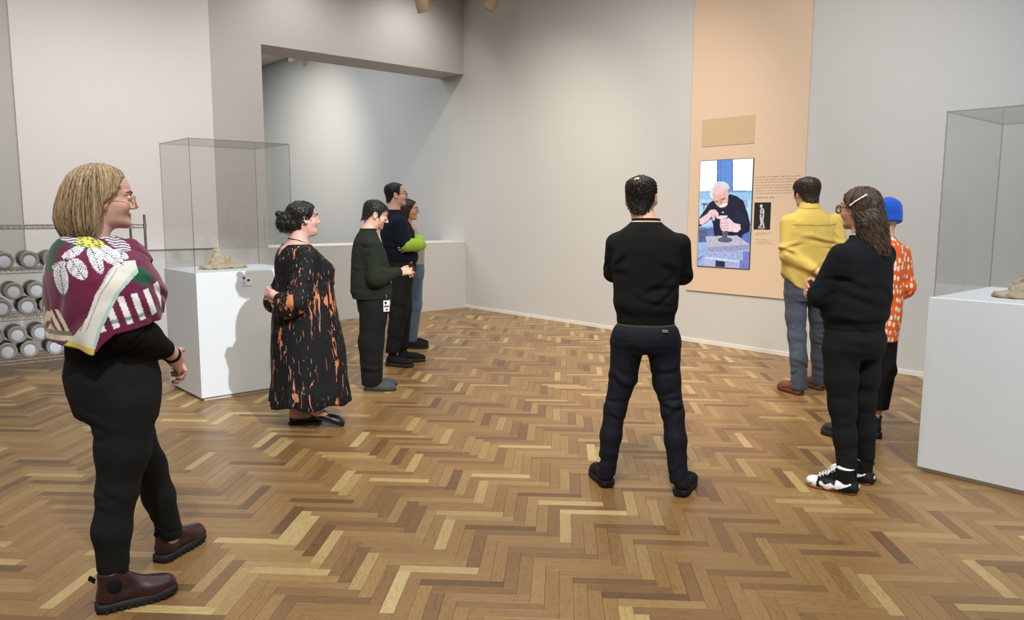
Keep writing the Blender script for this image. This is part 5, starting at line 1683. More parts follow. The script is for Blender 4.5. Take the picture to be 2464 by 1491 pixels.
    garment(t, 'jeans', M['blue_denim'],
        [(0.80, -0.02, 0, 0.165, 0.115, 0.125, 2.3), (0.86, -0.02, 0, 0.186, 0.125, 0.145, 2.4), (0.93, -0.025, 0, 0.190, 0.13, 0.142, 2.4), (0.99, -0.025, 0, 0.185, 0.13, 0.135, 2.3)],
        [([(-0.112, 0, 0.84), (-0.110, -0.01, 0.66), (-0.098, -0.03, 0.49), (-0.086, -0.07, 0.30), (-0.078, -0.098, 0.05)], [0.098, 0.083, 0.074, 0.070, 0.066]),
         ([(0.075, 0, 0.84), (0.098, 0.03, 0.66), (0.115, 0.05, 0.49), (0.135, 0.075, 0.30), (0.155, 0.095, 0.08)], [0.098, 0.083, 0.074, 0.070, 0.066])],
        cuts=[((0, 0, 0.045), (0, 0, -1))],
        folds=[((-0.1, -0.09, 0.5), (0.1, 0, 1), 0.04, 0.007, 0.13, 0.6, 1), ((0.12, -0.03, 0.5), (0.1, 0, 1), 0.04, 0.007, 0.13, 0.6, 2), ((0, -0.13, 0.8), (0.3, 0, 1), 0.05, 0.006, 0.14, 0.6, 3), ((-0.08, -0.15, 0.2), (0.2, 0, 1), 0.04, 0.006, 0.12, 0.6, 4), ((0.15, 0.03, 0.2), (0.2, 0, 1), 0.04, 0.006, 0.12, 0.6, 5)], h=0.007)
    for (x, y, yaw) in ((-0.070, -0.150, 26), (0.162, 0.040, 14)):
        S = foot_frame(x, y, yaw)
        s_ = shoe(t, S, 0.275, 0.043, 0.075, M['rust_shoe'], M['rust_sole'], 0.032, 'trail_shoe', lace=M['black_shoe'], collar=0.043, sole_out=0.006, lift=0.012)
        f = Field(); f.cone(S.p(0, 0.232, 0.022), S.p(0.0, 0.248, 0.026), 0.034, 0.026, 0.01, S.R @ V3(0, 0, 1), 0.5)
        link('toe_bumper', f.mesh('toe_bumper', 0.004), mat_plain('lime_yellow_rubber', srgb(186, 176, 84), 0.7), s_)
        f = Field(); f.cone(S.p(0, 0.030, 0.045), S.p(0.0, 0.030, 0.062), 0.038, 0.034, 0.01)
        link('heel_counter', f.mesh('heel_counter', 0.004), mat_plain('dark_grey_heel', srgb(66, 60, 58), 0.8), s_)
    return t
# ================================================================== woman with long wavy hair and chunky sneakers
M['ink_sweat'] = mat_fabric('blue_black_sweatshirt', (0.0045, 0.0062, 0.0085, 1), 0.95, 420, 0.4, 0.25, 0.12)
M['black_cotton'] = mat_fabric('washed_black_cotton', (0.0065, 0.0068, 0.0075, 1), 0.9, 500, 0.35, 0.3, 0.1)
M['white_rubber'] = mat_plain('white_rubber', srgb(226, 226, 226), 0.6, var=0.04)
M['gum'] = mat_plain('gum_rubber', srgb(142, 90, 56), 0.6)
M['tortoise'] = mat_plain('tortoiseshell', srgb(112, 62, 24), 0.25, var=0.6, nscale=120)
M['clip_white'] = mat_plain('white_hair_clip', srgb(240, 240, 240), 0.35)

def chunky_sneaker(t, S, mark=1):
    s_ = shoe(t, S, 0.268, 0.044, 0.125, None, M['gum'], 0.014, 'sneaker', collar=0.044, sole_out=0.003, h=0.0034)
    q = MB()
    for j in range(6):
        u_ = j / 5
        y0, zt = 0.118 + 0.078 * u_, 0.122 - 0.046 * u_
        q.tube([Vector(S.p(-0.024, y0 - 0.004, zt - 0.010)), Vector(S.p(-0.008, y0 + 0.006, zt + 0.004)), Vector(S.p(0.008, y0 + 0.008, zt + 0.004)), Vector(S.p(0.024, y0 + 0.004, zt - 0.010))], 0.0042, 6)
        q.tube([Vector(S.p(0.022, y0 - 0.004, zt - 0.006)), Vector(S.p(-0.022, y0 + 0.010, zt - 0.006))], 0.0040, 6)
    for sx in (-1, 1):
        q.tube([Vector(S.p(0, 0.118, 0.130)), Vector(S.p(sx * 0.030, 0.112, 0.138)), Vector(S.p(sx * 0.044, 0.128, 0.120)), Vector(S.p(sx * 0.016, 0.134, 0.120)), Vector(S.p(sx * 0.040, 0.150, 0.092))], 0.0036, 6)
    q.build('laces', M['white_rubber'], s_, True)
    up_ = [c for c in s_.children if c.name.startswith('shoe_upper')][0]
    up_.data.materials.clear(); up_.data.materials.append(M['black_cotton']); up_.data.materials.append(M['white_rubber'])
    L = (face_centres(up_.data) - S.t) @ S.R
    set_mats(up_.data, ((L[:, 1] > 0.205) | ((L[:, 2] > 0.1375) & (L[:, 1] > 0.0))))
    # thick zigzag midsole wrapping the lower upper
    f = Field()
    up_z = S.R @ V3(0, 0, 1)
    f.cone(S.p(0, 0.038, 0.036), S.p(0, 0.150, 0.032), 0.049, 0.053, 0.02, up_z, 0.82)
    f.cone(S.p(0, 0.150, 0.032), S.p(0.003, 0.232, 0.030), 0.053, 0.045, 0.02, up_z, 0.64)
    f.cut(S.p(0, 0, 0.002), S.R @ V3(0, 0, -1))
    def ribs(x, y, z):
        dx, dy, dz = x - S.t[0], y - S.t[1], z - S.t[2]
        qy = dx * S.R[0, 1] + dy * S.R[1, 1] + dz * S.R[2, 1]
        qz = dx * S.R[0, 2] + dy * S.R[1, 2] + dz * S.R[2, 2]
        w = np.where((qy < 0.075) | (qz < 0.018), 1.0, 0.0)
        return 0.0018 * w * np.sin((qy + qz * 0.5) * 2 * math.pi / 0.011)
    f.ripple(ribs, S.p(0, 0.13, 0.03) - 0.22, S.p(0, 0.13, 0.03) + 0.22)
    me = f.mesh('midsole', 0.0031)
    P_ = verts_of(me)
    L = (P_ - S.t) @ S.R
    y, z = L[:, 1], L[:, 2]
    C_ = np.tile(lin((232, 232, 232)), (len(y), 1))
    zig = 0.036 - 0.022 * np.abs(np.mod((y - 0.02) / 0.062, 1) * 2 - 1)
    C_[(z < zig - 0.006) & (y > 0.105)] = lin((152, 96, 60))
    C_[(z < 0.008) & (y > 0.105)] = lin((140, 88, 54))
    C_[(y < 0.112) & (z < 0.060 - np.abs(y - 0.02) * 0.55)] = lin((18, 18, 19))
    C_[(z < zig - 0.004) & (y > 0.06) & (y <= 0.105)] = lin((18, 18, 19))
    C_[(y < 0.024)] = lin((16, 16, 17))
    C_[(z > 0.052 - 0.014 * np.abs(np.mod((y - 0.05) / 0.052, 1) * 2 - 1)) & (y > 0.105) & (y < 0.205)] = lin((17, 17, 19))
    ink(me, C_)
    link('midsole', me, mat_ink('midsole_rubber', 0, 0.6), s_)
    # white star badge on the heel
    st = bmesh.new()
    pts = [st.verts.new((math.sin(math.pi * k / 5) * (0.012 if k % 2 == 0 else 0.005), 0, math.cos(math.pi * k / 5) * (0.012 if k % 2 == 0 else 0.005))) for k in range(10)]
    fc = st.faces.new(pts)
    ex = bmesh.ops.extrude_face_region(st, geom=[fc])
    bmesh.ops.translate(st, verts=[v for v in ex['geom'] if isinstance(v, bmesh.types.BMVert)], vec=(0, 0.004, 0))
    bmesh.ops.recalc_face_normals(st, faces=st.faces)
    sm_ = bpy.data.meshes.new('star'); st.to_mesh(sm_); st.free()
    so_ = link('star_badge', sm_, M['white_rubber'], s_)
    so_.matrix_basis = Matrix.Translation(S.p(0, -0.0125, 0.050)) @ Matrix(S.R.tolist()).to_4x4()
    q = MB(); q.tube([Vector(S.p(0, 0.020, 0.128)), Vector(S.p(0, -0.002, 0.138)), Vector(S.p(0, -0.002, 0.124)), Vector(S.p(0, 0.016, 0.118))], 0.004, 6); q.build('pull_tab', M['black_cotton'], s_, True)
    return s_

def build_sneaker_woman():
    t = person('woman with long wavy hair, white clip and chunky sneakers, arms crossed', (4.27, 1.95), 75)
    H = head_frame((0.0, 0.012, 1.565), 6, 0)
    f = Field()
    head_prims(f, H, False, nose=0.85, jaw=0.97)
    W0, W1 = V3(0.02, 0.235, 1.085), V3(-0.085, 0.255, 1.135)
    core(f, H, (0, -0.03, 1.40), ((-0.145, -0.03, 1.32), (0.145, -0.03, 1.32)), (0, 0, 0.88), ((-0.085, -0.03, 0.47), (0.085, -0.02, 0.47)), ((-0.098, -0.105, 0.09), (0.105, -0.045, 0.09)),
         ((-0.19, 0.075, 1.085), (0.19, 0.09, 1.09)), (W0, W1), 0.052)
    hand_prims(f, W0, (0.9, 0.1, 0.1), (0.1, 0.9, 0.2), 1, (15, 25, 20), 0.05, 0.92)
    hand_prims(f, W1, (-0.80, -0.50, -0.35), (-0.62, 0.72, 0.25), -1, (18, 30, 25), 0.1, 0.95, thumb=(0.7, 0.6, 0.1))
    skin_body(t, f, H, SKIN['tan'], [W1 + V3(-0.07, -0.04, -0.03)])
    face_extras(t, H, 'brow_dark')
    glasses(t, H, M['tortoise'], 0.0036, 0.024, 0.021, -0.006, 0.104, arm=0.0034)
    sw = garment(t, 'sweatshirt', M['ink_sweat'],
        [(0.895, 0, 0.0, 0.170, 0.135, 0.135, 2.3), (0.945, 0, 0, 0.174, 0.138, 0.140, 2.3), (0.965, 0, 0, 0.193, 0.155, 0.158, 2.3), (1.05, 0, 0, 0.200, 0.160, 0.160, 2.3), (1.2, 0, -0.01, 0.196, 0.148, 0.148, 2.3), (1.30, 0, -0.02, 0.184, 0.118, 0.132, 2.2), (1.35, 0, -0.025, 0.145, 0.095, 0.112, 2.1), (1.385, 0, -0.03, 0.098, 0.078, 0.088, 2.0), (1.412, 0, -0.03, 0.072, 0.066, 0.070, 2.0)],
        [([(-0.158, -0.028, 1.305), (-0.195, 0.068, 1.085), (0.0, 0.215, 1.085)], [0.072, 0.066, 0.046]), ([(0.158, -0.028, 1.305), (0.200, 0.075, 1.09), (-0.045, 0.225, 1.115)], [0.072, 0.066, 0.046])],
        folds=[((-0.17, -0.03, 1.2), (0.2, 0.3, 1), 0.06, 0.007, 0.14, 0.6, 1), ((-0.1, -0.12, 1.02), (0.3, 0, 1), 0.06, 0.006, 0.14, 0.6, 2), ((-0.2, 0.04, 1.1), (0, 0.7, 0.7), 0.04, 0.006, 0.09, 0.6, 3), ((0.08, -0.14, 1.05), (0.3, 0, 1), 0.06, 0.006, 0.14, 0.6, 4)], h=0.0065)
    tie_ring(t, 'collar', M['ink_sweat'], (0, -0.03, 1.408), 0.068, 0.064, 0.010, 0.0, sw)
    tie_ring(t, 'tee_collar', M['white_rubber'], (0, -0.029, 1.422), 0.060, 0.058, 0.005, 0.0, sw)
    garment(t, 'trousers', M['black_cotton'],
        [(0.74, 0, 0, 0.150, 0.11, 0.12, 2.3), (0.79, 0, -0.005, 0.178, 0.125, 0.145, 2.4), (0.85, 0, -0.005, 0.180, 0.128, 0.146, 2.4), (0.92, 0, 0, 0.165, 0.12, 0.125, 2.3)],
        [([(-0.088, 0, 0.77), (-0.092, -0.012, 0.62), (-0.088, -0.028, 0.47), (-0.092, -0.06, 0.30), (-0.098, -0.098, 0.09)], [0.100, 0.086, 0.072, 0.060, 0.052]),
         ([(0.088, 0, 0.77), (0.092, -0.010, 0.62), (0.086, -0.016, 0.47), (0.095, -0.035, 0.30), (0.105, -0.045, 0.16)], [0.100, 0.084, 0.070, 0.058, 0.050])],
        cuts=[((0, 0, 0.118), (0, 0, -1))],
        folds=[((-0.09, -0.08, 0.5), (0.1, 0.2, 1), 0.06, 0.004, 0.15, 0.6, 1), ((0.09, -0.08, 0.5), (0.1, 0, 1), 0.06, 0.004, 0.14, 0.6, 2), ((-0.05, -0.13, 0.74), (0.4, 0, 1), 0.06, 0.006, 0.12, 0.6, 3), ((-0.095, -0.1, 0.2), (0.1, 0, 1), 0.05, 0.004, 0.1, 0.6, 4)], h=0.0065)
    for (x, y, z) in ((-0.098, -0.105, 0), (0.105, -0.045, 0)):
        garment(t, 'sock', M['black_cotton'], paths=[([(x, y, 0.07), (x, y, 0.20)], [0.042, 0.040])], h=0.006)
    chunky_sneaker(t, foot_frame(-0.098, -0.165, 24))
    chunky_sneaker(t, foot_frame(0.106, -0.100, 4))
    # hair: crown shell plus a long mass down the back
    f = Field()
    f.loft([(-0.05, 0, -0.03, 0.085, 0.03, 0.10, 2.1), (0.0, 0, -0.022, 0.083, 0.07, 0.097, 2.2), (0.045, 0, -0.016, 0.083, 0.106, 0.099, 2.15), (0.075, 0, -0.017, 0.077, 0.098, 0.094, 2.1), (0.096, 0, -0.018, 0.061, 0.076, 0.076, 2.0), (0.110, 0, -0.018, 0.036, 0.044, 0.046, 2.0), (0.117, 0, -0.018, 0.012, 0.014, 0.016, 2.0)], H, 0.01)
    edge = lerp_tab([(0.13, 0.10), (0.085, 0.085), (0.06, 0.060), (0.04, 0.045), (0.02, 0.022), (0.004, 0.008), (-0.02, -0.030), (-0.05, -0.038), (-0.2, -0.05)])
    def open_face(x, y, z):
        dx, dy, dz = x - H.t[0], y - H.t[1], z - H.t[2]
        qy = dx * H.R[0, 1] + dy * H.R[1, 1] + dz * H.R[2, 1]
        qz = dx * H.R[0, 2] + dy * H.R[1, 2] + dz * H.R[2, 2]
        return (qy - edge(qz)) * 0.8
    f.add('cut', open_face, (-9, -9, -9), (9, 9, 9), 0.004)
    f.path([H.p(0.0, -0.065, 0.0), H.p(0.0, -0.085, -0.08), H.p(0.005, -0.10, -0.16), H.p(0.012, -0.118, -0.225)], [0.066, 0.068, 0.056, 0.022], 0.03)
    f.path([H.p(-0.055, -0.055, -0.01), H.p(-0.062, -0.075, -0.09), H.p(-0.045, -0.095, -0.17)], [0.026, 0.030, 0.018], 0.02)
    f.ripple(lambda x, y, z: 0.0035 * np.sin(z * 60 + 4 * np.sin(x * 55 + 2 * np.sin(z * 25)) + 3 * np.sin(y * 60)) * np.sin(x * 110 + y * 90 + 3 * np.sin(z * 30)), H.t - 0.35, H.t + 0.3)
    hair = link('hair', f.mesh('hair', 0.0048), M['brown_wavy'], t)
    rg = np.random.default_rng(11)
    lines = []
    for k in range(1900):
        a = rg.uniform(-2.6, 2.6)
        z0 = rg.uniform(0.02, 0.119)
        ex_ = rg.uniform(0.90, 1.06)
        n = 16
        ph, fr_, am = rg.uniform(0, 6.28), rg.uniform(40, 75), rg.uniform(0.004, 0.012)
        zend = rg.uniform(-0.26, -0.15)
        pts = []
        r0 = 0.092 * math.sqrt(max(0.02, 1 - ((z0 - 0.02) / 0.10) ** 2)) if z0 > 0.02 else 0.095
        for q in range(n):
            u_ = q / (n - 1)
            z = z0 + (zend - z0) * u_
            if z > -0.02:
                rr = 0.094 * math.sqrt(max(0.03, 1 - ((max(z, 0.02) - 0.02) / 0.102) ** 2))
                cx_, cy_, rx, ry = 0, -0.018, rr * 0.97, rr * 1.10
            else:
                w = min(1, (-0.02 - z) / 0.22)
                cx_, cy_, rx, ry = 0.008 * w, -0.018 - 0.085 * w ** 0.7, 0.096 - 0.030 * w, 0.106 - 0.040 * w
            x, y = cx_ + rx * ex_ * math.sin(a), cy_ - ry * ex_ * math.cos(a)
            wv = am * min(1, u_ * 2)
            x += wv * math.sin(z * fr_ + ph); y += wv * math.cos(z * fr_ * 0.9 + ph)
            e_ = edge(z)
            y = min(y, e_ + rg.normal() * 0.002)
            pts.append(H.p(x, y, z))
        lines.append(np.array(pts))
    link('hair_strands', strands_mesh('hair_strands', lines, 0.0021, 0.0012, seed=4), M['brown_wavy'], hair)
    f = Field()
    f.path([H.p(-0.104, -0.016, 0.014), H.p(-0.104, -0.046, 0.036), H.p(-0.092, -0.078, 0.058), H.p(-0.080, -0.092, 0.070)], [0.0055, 0.0045, 0.0045, 0.0052], 0.003)
    link('hair_clip', f.mesh('hair_clip', 0.002), M['clip_white'], t)
    return t

# ================================================================== visitor in the orange spotted shirt and blue beanie
def mat_spots():
    t = NT('orange_spotted_cloth')
    v = t.coord('Object', (30, 30, 19))
    vo = t.node('ShaderNodeTexVoronoi')
    vo.inputs['Scale'].default_value = 1.0
    vo.inputs['Randomness'].default_value = 0.55
    t.link(v, vo.inputs['Vector'])
    d = t.math('ADD', vo.outputs['Distance'], t.math('MULTIPLY', t.noise(v, 2.5, 2), 0.22))
    r = t.ramp(d, [(0.455, srgb(236, 222, 206)), (0.475, srgb(228, 98, 32))])
    t.set(col=r.outputs[0], rough=0.85, spec=0.25, sheen=0.1)
    t.bump(t.noise(t.coord(), 60, 3), 0.3, 0.003)
    return t.m
M['orange_spots'] = mat_spots()
M['beanie_blue'] = mat_fabric('royal_blue_knit', srgb(24, 82, 190), 0.95, 260, 0.6, 0.12, 0.25)
M['black_boot'] = mat_plain('black_boot_leather', (0.010, 0.010, 0.011, 1), 0.35, var=0.2)
def build_orange_visitor():
    t = person('person in orange spotted shirt and blue beanie behind the wavy-haired woman', (5.24, 2.27), 60)
    H = head_frame((0.045, 0.0, 1.513), -4, 0)
    f = Field()
    head_prims(f, H, False)
    W0, W1 = V3(-0.05, 0.17, 0.93), V3(0.085, 0.15, 0.90)
    core(f, H, (0.035, -0.02, 1.36), ((-0.13, -0.01, 1.27), (0.16, -0.01, 1.27)), (0.02, 0, 0.88), ((-0.09, 0.01, 0.46), (0.085, -0.01, 0.46)), ((-0.10, -0.01, 0.10), (0.085, 0.02, 0.10)),
         ((-0.19, 0.02, 1.03), (0.205, -0.02, 1.03)), (W0, W1), 0.050, leg=(0.065, 0.05, 0.034))
    hand_prims(f, W0, (0.6, 0.4, -0.5), (-0.1, 0.9, 0.2), 1, (25, 35, 30), 0.05, 0.92)
    hand_prims(f, W1, (-0.6, 0.4, -0.5), (0.1, 0.9, 0.2), -1, (25, 35, 30), 0.05, 0.92)
    skin_body(t, f, H, SKIN['mid'], [], hf=0.0055)
    face_extras(t, H, 'brow_dark')
    sh = garment(t, 'shirt', M['orange_spots'],
        [(0.685, 0.02, 0.0, 0.155, 0.125, 0.12, 2.3), (0.86, 0.02, 0, 0.170, 0.13, 0.13, 2.3), (1.05, 0.02, 0, 0.172, 0.13, 0.13, 2.3), (1.2, 0.02, 0, 0.176, 0.12, 0.13, 2.3), (1.285, 0.022, -0.005, 0.170, 0.10, 0.115, 2.2), (1.335, 0.03, -0.01, 0.13, 0.08, 0.098, 2.1), (1.365, 0.036, -0.015, 0.085, 0.068, 0.075, 2.0), (1.388, 0.038, -0.016, 0.064, 0.058, 0.060, 2.0)],
        [([(-0.135, -0.01, 1.265), (-0.195, 0.02, 1.03), (-0.07, 0.15, 0.935)], [0.066, 0.062, 0.045]), ([(0.170, -0.01, 1.265), (0.212, -0.02, 1.04), (0.105, 0.135, 0.905)], [0.068, 0.066, 0.045])],
        folds=[((0.17, -0.05, 1.0), (0, 0.2, 1), 0.06, 0.007, 0.14, 0.6, 1), ((0.1, -0.1, 0.85), (1, 0, 0.3), 0.06, 0.007, 0.14, 0.6, 2)], h=0.007)
    tie_ring(t, 'collar', mat_fabric('orange_rib', srgb(226, 96, 32)), (0.038, -0.016, 1.384), 0.058, 0.055, 0.007, 0, sh)
    q = MB()
    for k in range(26):
        a = 2 * math.pi * k / 26
        q.sphere((0.037 + 0.055 * math.cos(a), -0.014 + 0.055 * math.sin(a), 1.402 + 0.006 * math.sin(a)), 0.0036, 8, 6)
    q.build('necklace', M['steel'], t, True)
    garment(t, 'trousers', M['black_cotton'],
        [(0.66, 0.0, 0, 0.135, 0.10, 0.11, 2.3), (0.72, 0.01, 0, 0.152, 0.115, 0.118, 2.4), (0.88, 0.01, 0, 0.150, 0.115, 0.115, 2.3)],
        [([(-0.08, 0, 0.72), (-0.09, 0.005, 0.46), (-0.105, -0.005, 0.20)], [0.10, 0.085, 0.072]), ([(0.08, 0, 0.72), (0.088, -0.01, 0.46), (0.086, 0.01, 0.20)], [0.10, 0.085, 0.072])],
        cuts=[((0, 0, 0.205), (0, 0, -1))], folds=[((0.09, -0.08, 0.45), (0.1, 0, 1), 0.06, 0.006, 0.14, 0.6, 1)], h=0.008)
    for (x, y, yaw) in ((-0.095, -0.065, 26), (0.082, -0.035, 0)):
        shoe(t, foot_frame(x, y, yaw), 0.27, 0.043, 0.155, M['black_boot'], M['rubber'], 0.040, 'boot', lace=M['black_boot'], collar=0.046, pull=M['black_boot'], h=0.0045)
    # beanie with turned-up brim
    f = Field()
    f.loft([(0.000, 0, -0.016, 0.085, 0.106, 0.104, 2.2), (0.04, 0, -0.016, 0.087, 0.112, 0.107, 2.15), (0.075, 0, -0.018, 0.082, 0.102, 0.102, 2.1), (0.10, 0, -0.022, 0.068, 0.080, 0.086, 2.0), (0.118, 0, -0.026, 0.044, 0.05, 0.058, 2.0), (0.130, 0, -0.028, 0.016, 0.018, 0.022, 2.0)], H, 0.01)
    f.ripple(lambda x, y, z: 0.0012 * np.sin(np.arctan2(x - H.t[0], y - H.t[1] + 0.016) * 60), H.t - 0.2, H.t + 0.2)
    bn = link('beanie', f.mesh('beanie', 0.004), M['beanie_blue'], t)
    f = Field()
    Hb = Fr(H.R @ rotx(R(-14)), H.t, 1.0)
    f.loft([(-0.050, 0, -0.012, 0.084, 0.100, 0.106, 2.2), (0.022, 0, -0.012, 0.092, 0.112, 0.116, 2.2)], Hb, 0.01)
    f.ripple(lambda x, y, z: 0.0012 * np.sin(np.arctan2(x - H.t[0], y - H.t[1] + 0.016) * 60), H.t - 0.2, H.t + 0.2)
    link('beanie_brim', f.mesh('beanie_brim', 0.004), M['beanie_blue'], bn)
    return t
# ================================================================== woman in the long black and orange dress
def mat_dress():
    t = NT('black_dress_orange_streaks')
    v = t.coord('Object', (1, 1, 1))
    vs_ = t.coord('Object', (15, 15, 3.2))
    n1 = t.noise(vs_, 1.6, 3, 0.62, 0.9)
    vs2 = t.coord('Object', (34, 34, 5.0), (3.1, 1.7, 0.4))
    n2 = t.noise(vs2, 1.7, 2, 0.6, 0.8)
    big = t.noise(t.coord('Object', (4, 4, 1.6)), 1.5, 2)
    z = t.node('ShaderNodeSeparateXYZ'); t.link(v, z.inputs[0])
    orange = t.mix(big, srgb(172, 92, 46), srgb(190, 126, 92))
    # a strong orange band round the waist and cuffs, streaks elsewhere
    band = t.math('MULTIPLY', t.math('MAXIMUM', t.math('SUBTRACT', 1.0, t.math('ABSOLUTE', t.math('MULTIPLY', t.math('SUBTRACT', z.outputs[2], 0.90), 9.0))), 0.0), 0.085)
    m1 = t.ramp(t.math('ADD', n1, band), [(0.622, (0, 0, 0, 1)), (0.636, (1, 1, 1, 1))])
    m2 = t.ramp(n2, [(0.655, (0, 0, 0, 1)), (0.675, (1, 1, 1, 1))])
    c = t.mix(m1.outputs[0], (0.004, 0.004, 0.005, 1), orange)
    c = t.mix(t.math('MULTIPLY', m2.outputs[0], 0.8), c, srgb(150, 136, 128))
    t.set(col=c, rough=0.8, spec=0.25)
    t.bump(t.noise(v, 70, 3), 0.25, 0.003)
    return t.m
M['dress'] = mat_dress()
M['curly_black'] = mat_hair('curly_black_hair', (0.003, 0.003, 0.003, 1), (0.028, 0.022, 0.018, 1), (50, 50, 50), 0.4)
M['loafer'] = mat_plain('black_loafer_leather', (0.009, 0.009, 0.010, 1), 0.35, var=0.2)
def build_dress_woman():
    t = person('woman in a long black dress with orange streaks, hands behind her back', (2.57, 5.10), -12)
    H = head_frame((0, -0.036, 1.492), 2, 2)
    f = Field()
    head_prims(f, H, False, nose=0.9, jaw=1.02, fat=0.10)
    f.ell((0, 0.035, -0.105), (0.048, 0.045, 0.026), H, 0.03)
    W0, W1 = V3(-0.02, -0.275, 0.955), V3(0.085, -0.285, 0.965)
    core(f, H, (0, -0.085, 1.33), ((-0.16, -0.06, 1.23), (0.16, -0.06, 1.23)), (0, -0.04, 0.85), ((-0.09, -0.06, 0.45), (0.09, -0.03, 0.45)), ((-0.045, -0.13, 0.07), (0.130, -0.02, 0.125)),
         ((-0.25, -0.17, 0.92), (0.245, -0.18, 0.915)), (W0, W1), 0.053, leg=(0.085, 0.062, 0.042), arm=(0.05, 0.042, 0.027))
    f.loft([(1.10, 0, -0.05, 0.17, 0.12, 0.165, 2.2), (1.22, 0, -0.06, 0.185, 0.10, 0.165, 2.2), (1.285, 0, -0.075, 0.165, 0.075, 0.130, 2.1), (1.318, 0, -0.08, 0.088, 0.060, 0.085, 2.0), (1.34, 0, -0.08, 0.056, 0.05, 0.06, 2.0)], ID, 0.02)
    f.path([(0.130, -0.02, 0.12), (0.150, 0.07, 0.055)], [0.040, 0.028], 0.02)
    f.path([(-0.045, -0.13, 0.08), (-0.045, -0.02, 0.04)], [0.040, 0.030], 0.02)
    hand_prims(f, W1, (-0.75, -0.35, 0.25), (-0.3, -0.85, 0.3), -1, (35, 50, 40), 0.05, 0.92)
    hand_prims(f, W0, (0.80, -0.25, -0.05), (0.2, -0.9, 0.1), 1, (30, 50, 40), 0.05, 0.92)
    skin_body(t, f, H, SKIN['pink'], [W1 + V3(-0.04, -0.02, 0)], hf=0.0046)
    face_extras(t, H, 'brow_dark')
    f = Field()
    f.loft([(0.145, 0, -0.028, 0.285, 0.290, 0.292, 2.0), (0.30, 0, -0.028, 0.265, 0.275, 0.280, 2.0), (0.32, 0, -0.028, 0.256, 0.268, 0.272, 2.0), (0.55, 0, -0.03, 0.245, 0.262, 0.268, 2.05), (0.75, 0, -0.035, 0.236, 0.225, 0.250, 2.1), (0.90, 0, -0.04, 0.225, 0.202, 0.225, 2.2),
            (1.0, 0, -0.04, 0.212, 0.195, 0.205, 2.2), (1.055, 0, -0.04, 0.208, 0.190, 0.205, 2.2), (1.10, 0, -0.04, 0.212, 0.212, 0.207, 2.2), (1.15, 0, -0.045, 0.212, 0.200, 0.204, 2.2), (1.22, 0, -0.06, 0.206, 0.145, 0.182, 2.2), (1.28, 0, -0.07, 0.185, 0.09, 0.145, 2.1), (1.31, 0, -0.08, 0.14, 0.075, 0.11, 2.0)], ID, 0.03)
    for s_, W in ((-1, W0), (1, W1)):
        f.path([(s_ * 0.185, -0.065, 1.215), (s_ * 0.248, -0.165, 0.93), (s_ * 0.20, -0.215, 0.885), W + V3(s_ * 0.055, 0.03, -0.022)], [0.085, 0.082, 0.076, 0.042], 0.035)
    # V neckline, open at the back
    f.add('s', lambda x, y, z: (np.abs(x) * 1.5 - (z - 1.19) * np.where(y < -0.08, 1.0, 0.9)) * 0.6, (-0.3, -0.4, 1.18), (0.3, 0.3, 1.5), 0.006)
    def pleats(x, y, z):
        a = np.arctan2(x, y + 0.028)
        w = np.clip((0.60 - z) / 0.45, 0, 1) ** 1.2
        w2 = np.clip((0.31 - z) / 0.1, 0, 1)
        return -0.010 * w * np.sin(a * 13 + 1.5 * np.sin(a * 3) + z * 2) - 0.006 * w2 * np.sin(a * 41 + np.sin(a * 7))
    f.ripple(pleats, (-0.5, -0.5, 0.1), (0.5, 0.5, 0.62))
    f.add('cut', lambda x, y, z: (0.165 + 0.012 * np.sin(np.arctan2(x, y + 0.028) * 6) - z) * 0.9, (-9, -9, -9), (9, 9, 9), 0.004)
    f.fold((0.24, -0.15, 0.95), (0.1, -0.3, 1), 0.06, 0.009, 0.14, 0.6, 1)
    f.fold((0.1, 0.12, 1.04), (0, 0.3, 1), 0.05, 0.006, 0.14, 0.6, 2)
    f.fold((0.2, -0.05, 1.15), (0.3, 0.3, 1), 0.07, 0.006, 0.14, 0.6, 3)
    link('dress', f.mesh('dress', 0.007), M['dress'], t)
    q = MB()
    for s_ in (-1, 1):
        q.tube([Vector((0, -0.152, 1.352)), Vector((s_ * 0.045, -0.138, 1.348)), Vector((s_ * 0.070, -0.095, 1.338)), Vector((s_ * 0.077, -0.05, 1.318)), Vector((s_ * 0.070, 0.0, 1.290)), Vector((s_ * 0.055, 0.045, 1.25)), Vector((s_ * 0.03, 0.10, 1.18))], 0.0035, 8)
    q.build('neck_cord', M['black'], t, True)
    # flats: left flat on the floor, right with its heel lifted
    for (S, nm) in ((foot_frame(-0.045, -0.185, 4), 0), (foot_frame(0.115, -0.065, -16, 0.082, -19), 1)):
        shoe(t, S, 0.25, 0.040, 0.052, M['loafer'], M['rubber'], 0.012, 'loafer', collar=0.038, toe_h=0.045, sole_out=0.002, low=True)
    # curly hair: cap and bun with springy strands
    rg = np.random.default_rng(21)
    f = Field()
    f.loft([(-0.075, 0, -0.045, 0.060, 0.03, 0.070, 2.1), (-0.03, 0, -0.02, 0.080, 0.05, 0.098, 2.2), (0.0, 0, -0.010, 0.084, 0.075, 0.103, 2.2), (0.045, 0, -0.016, 0.089, 0.108, 0.106, 2.15), (0.075, 0, -0.018, 0.083, 0.099, 0.102, 2.1), (0.096, 0, -0.02, 0.066, 0.078, 0.084, 2.0), (0.112, 0, -0.022, 0.042, 0.048, 0.054, 2.0), (0.122, 0, -0.024, 0.014, 0.016, 0.02, 2.0)], H, 0.01)
    edge = lerp_tab([(0.13, 0.10), (0.085, 0.078), (0.06, 0.052), (0.035, 0.042), (0.01, 0.030), (-0.005, 0.018), (-0.02, -0.034), (-0.1, -0.05)])
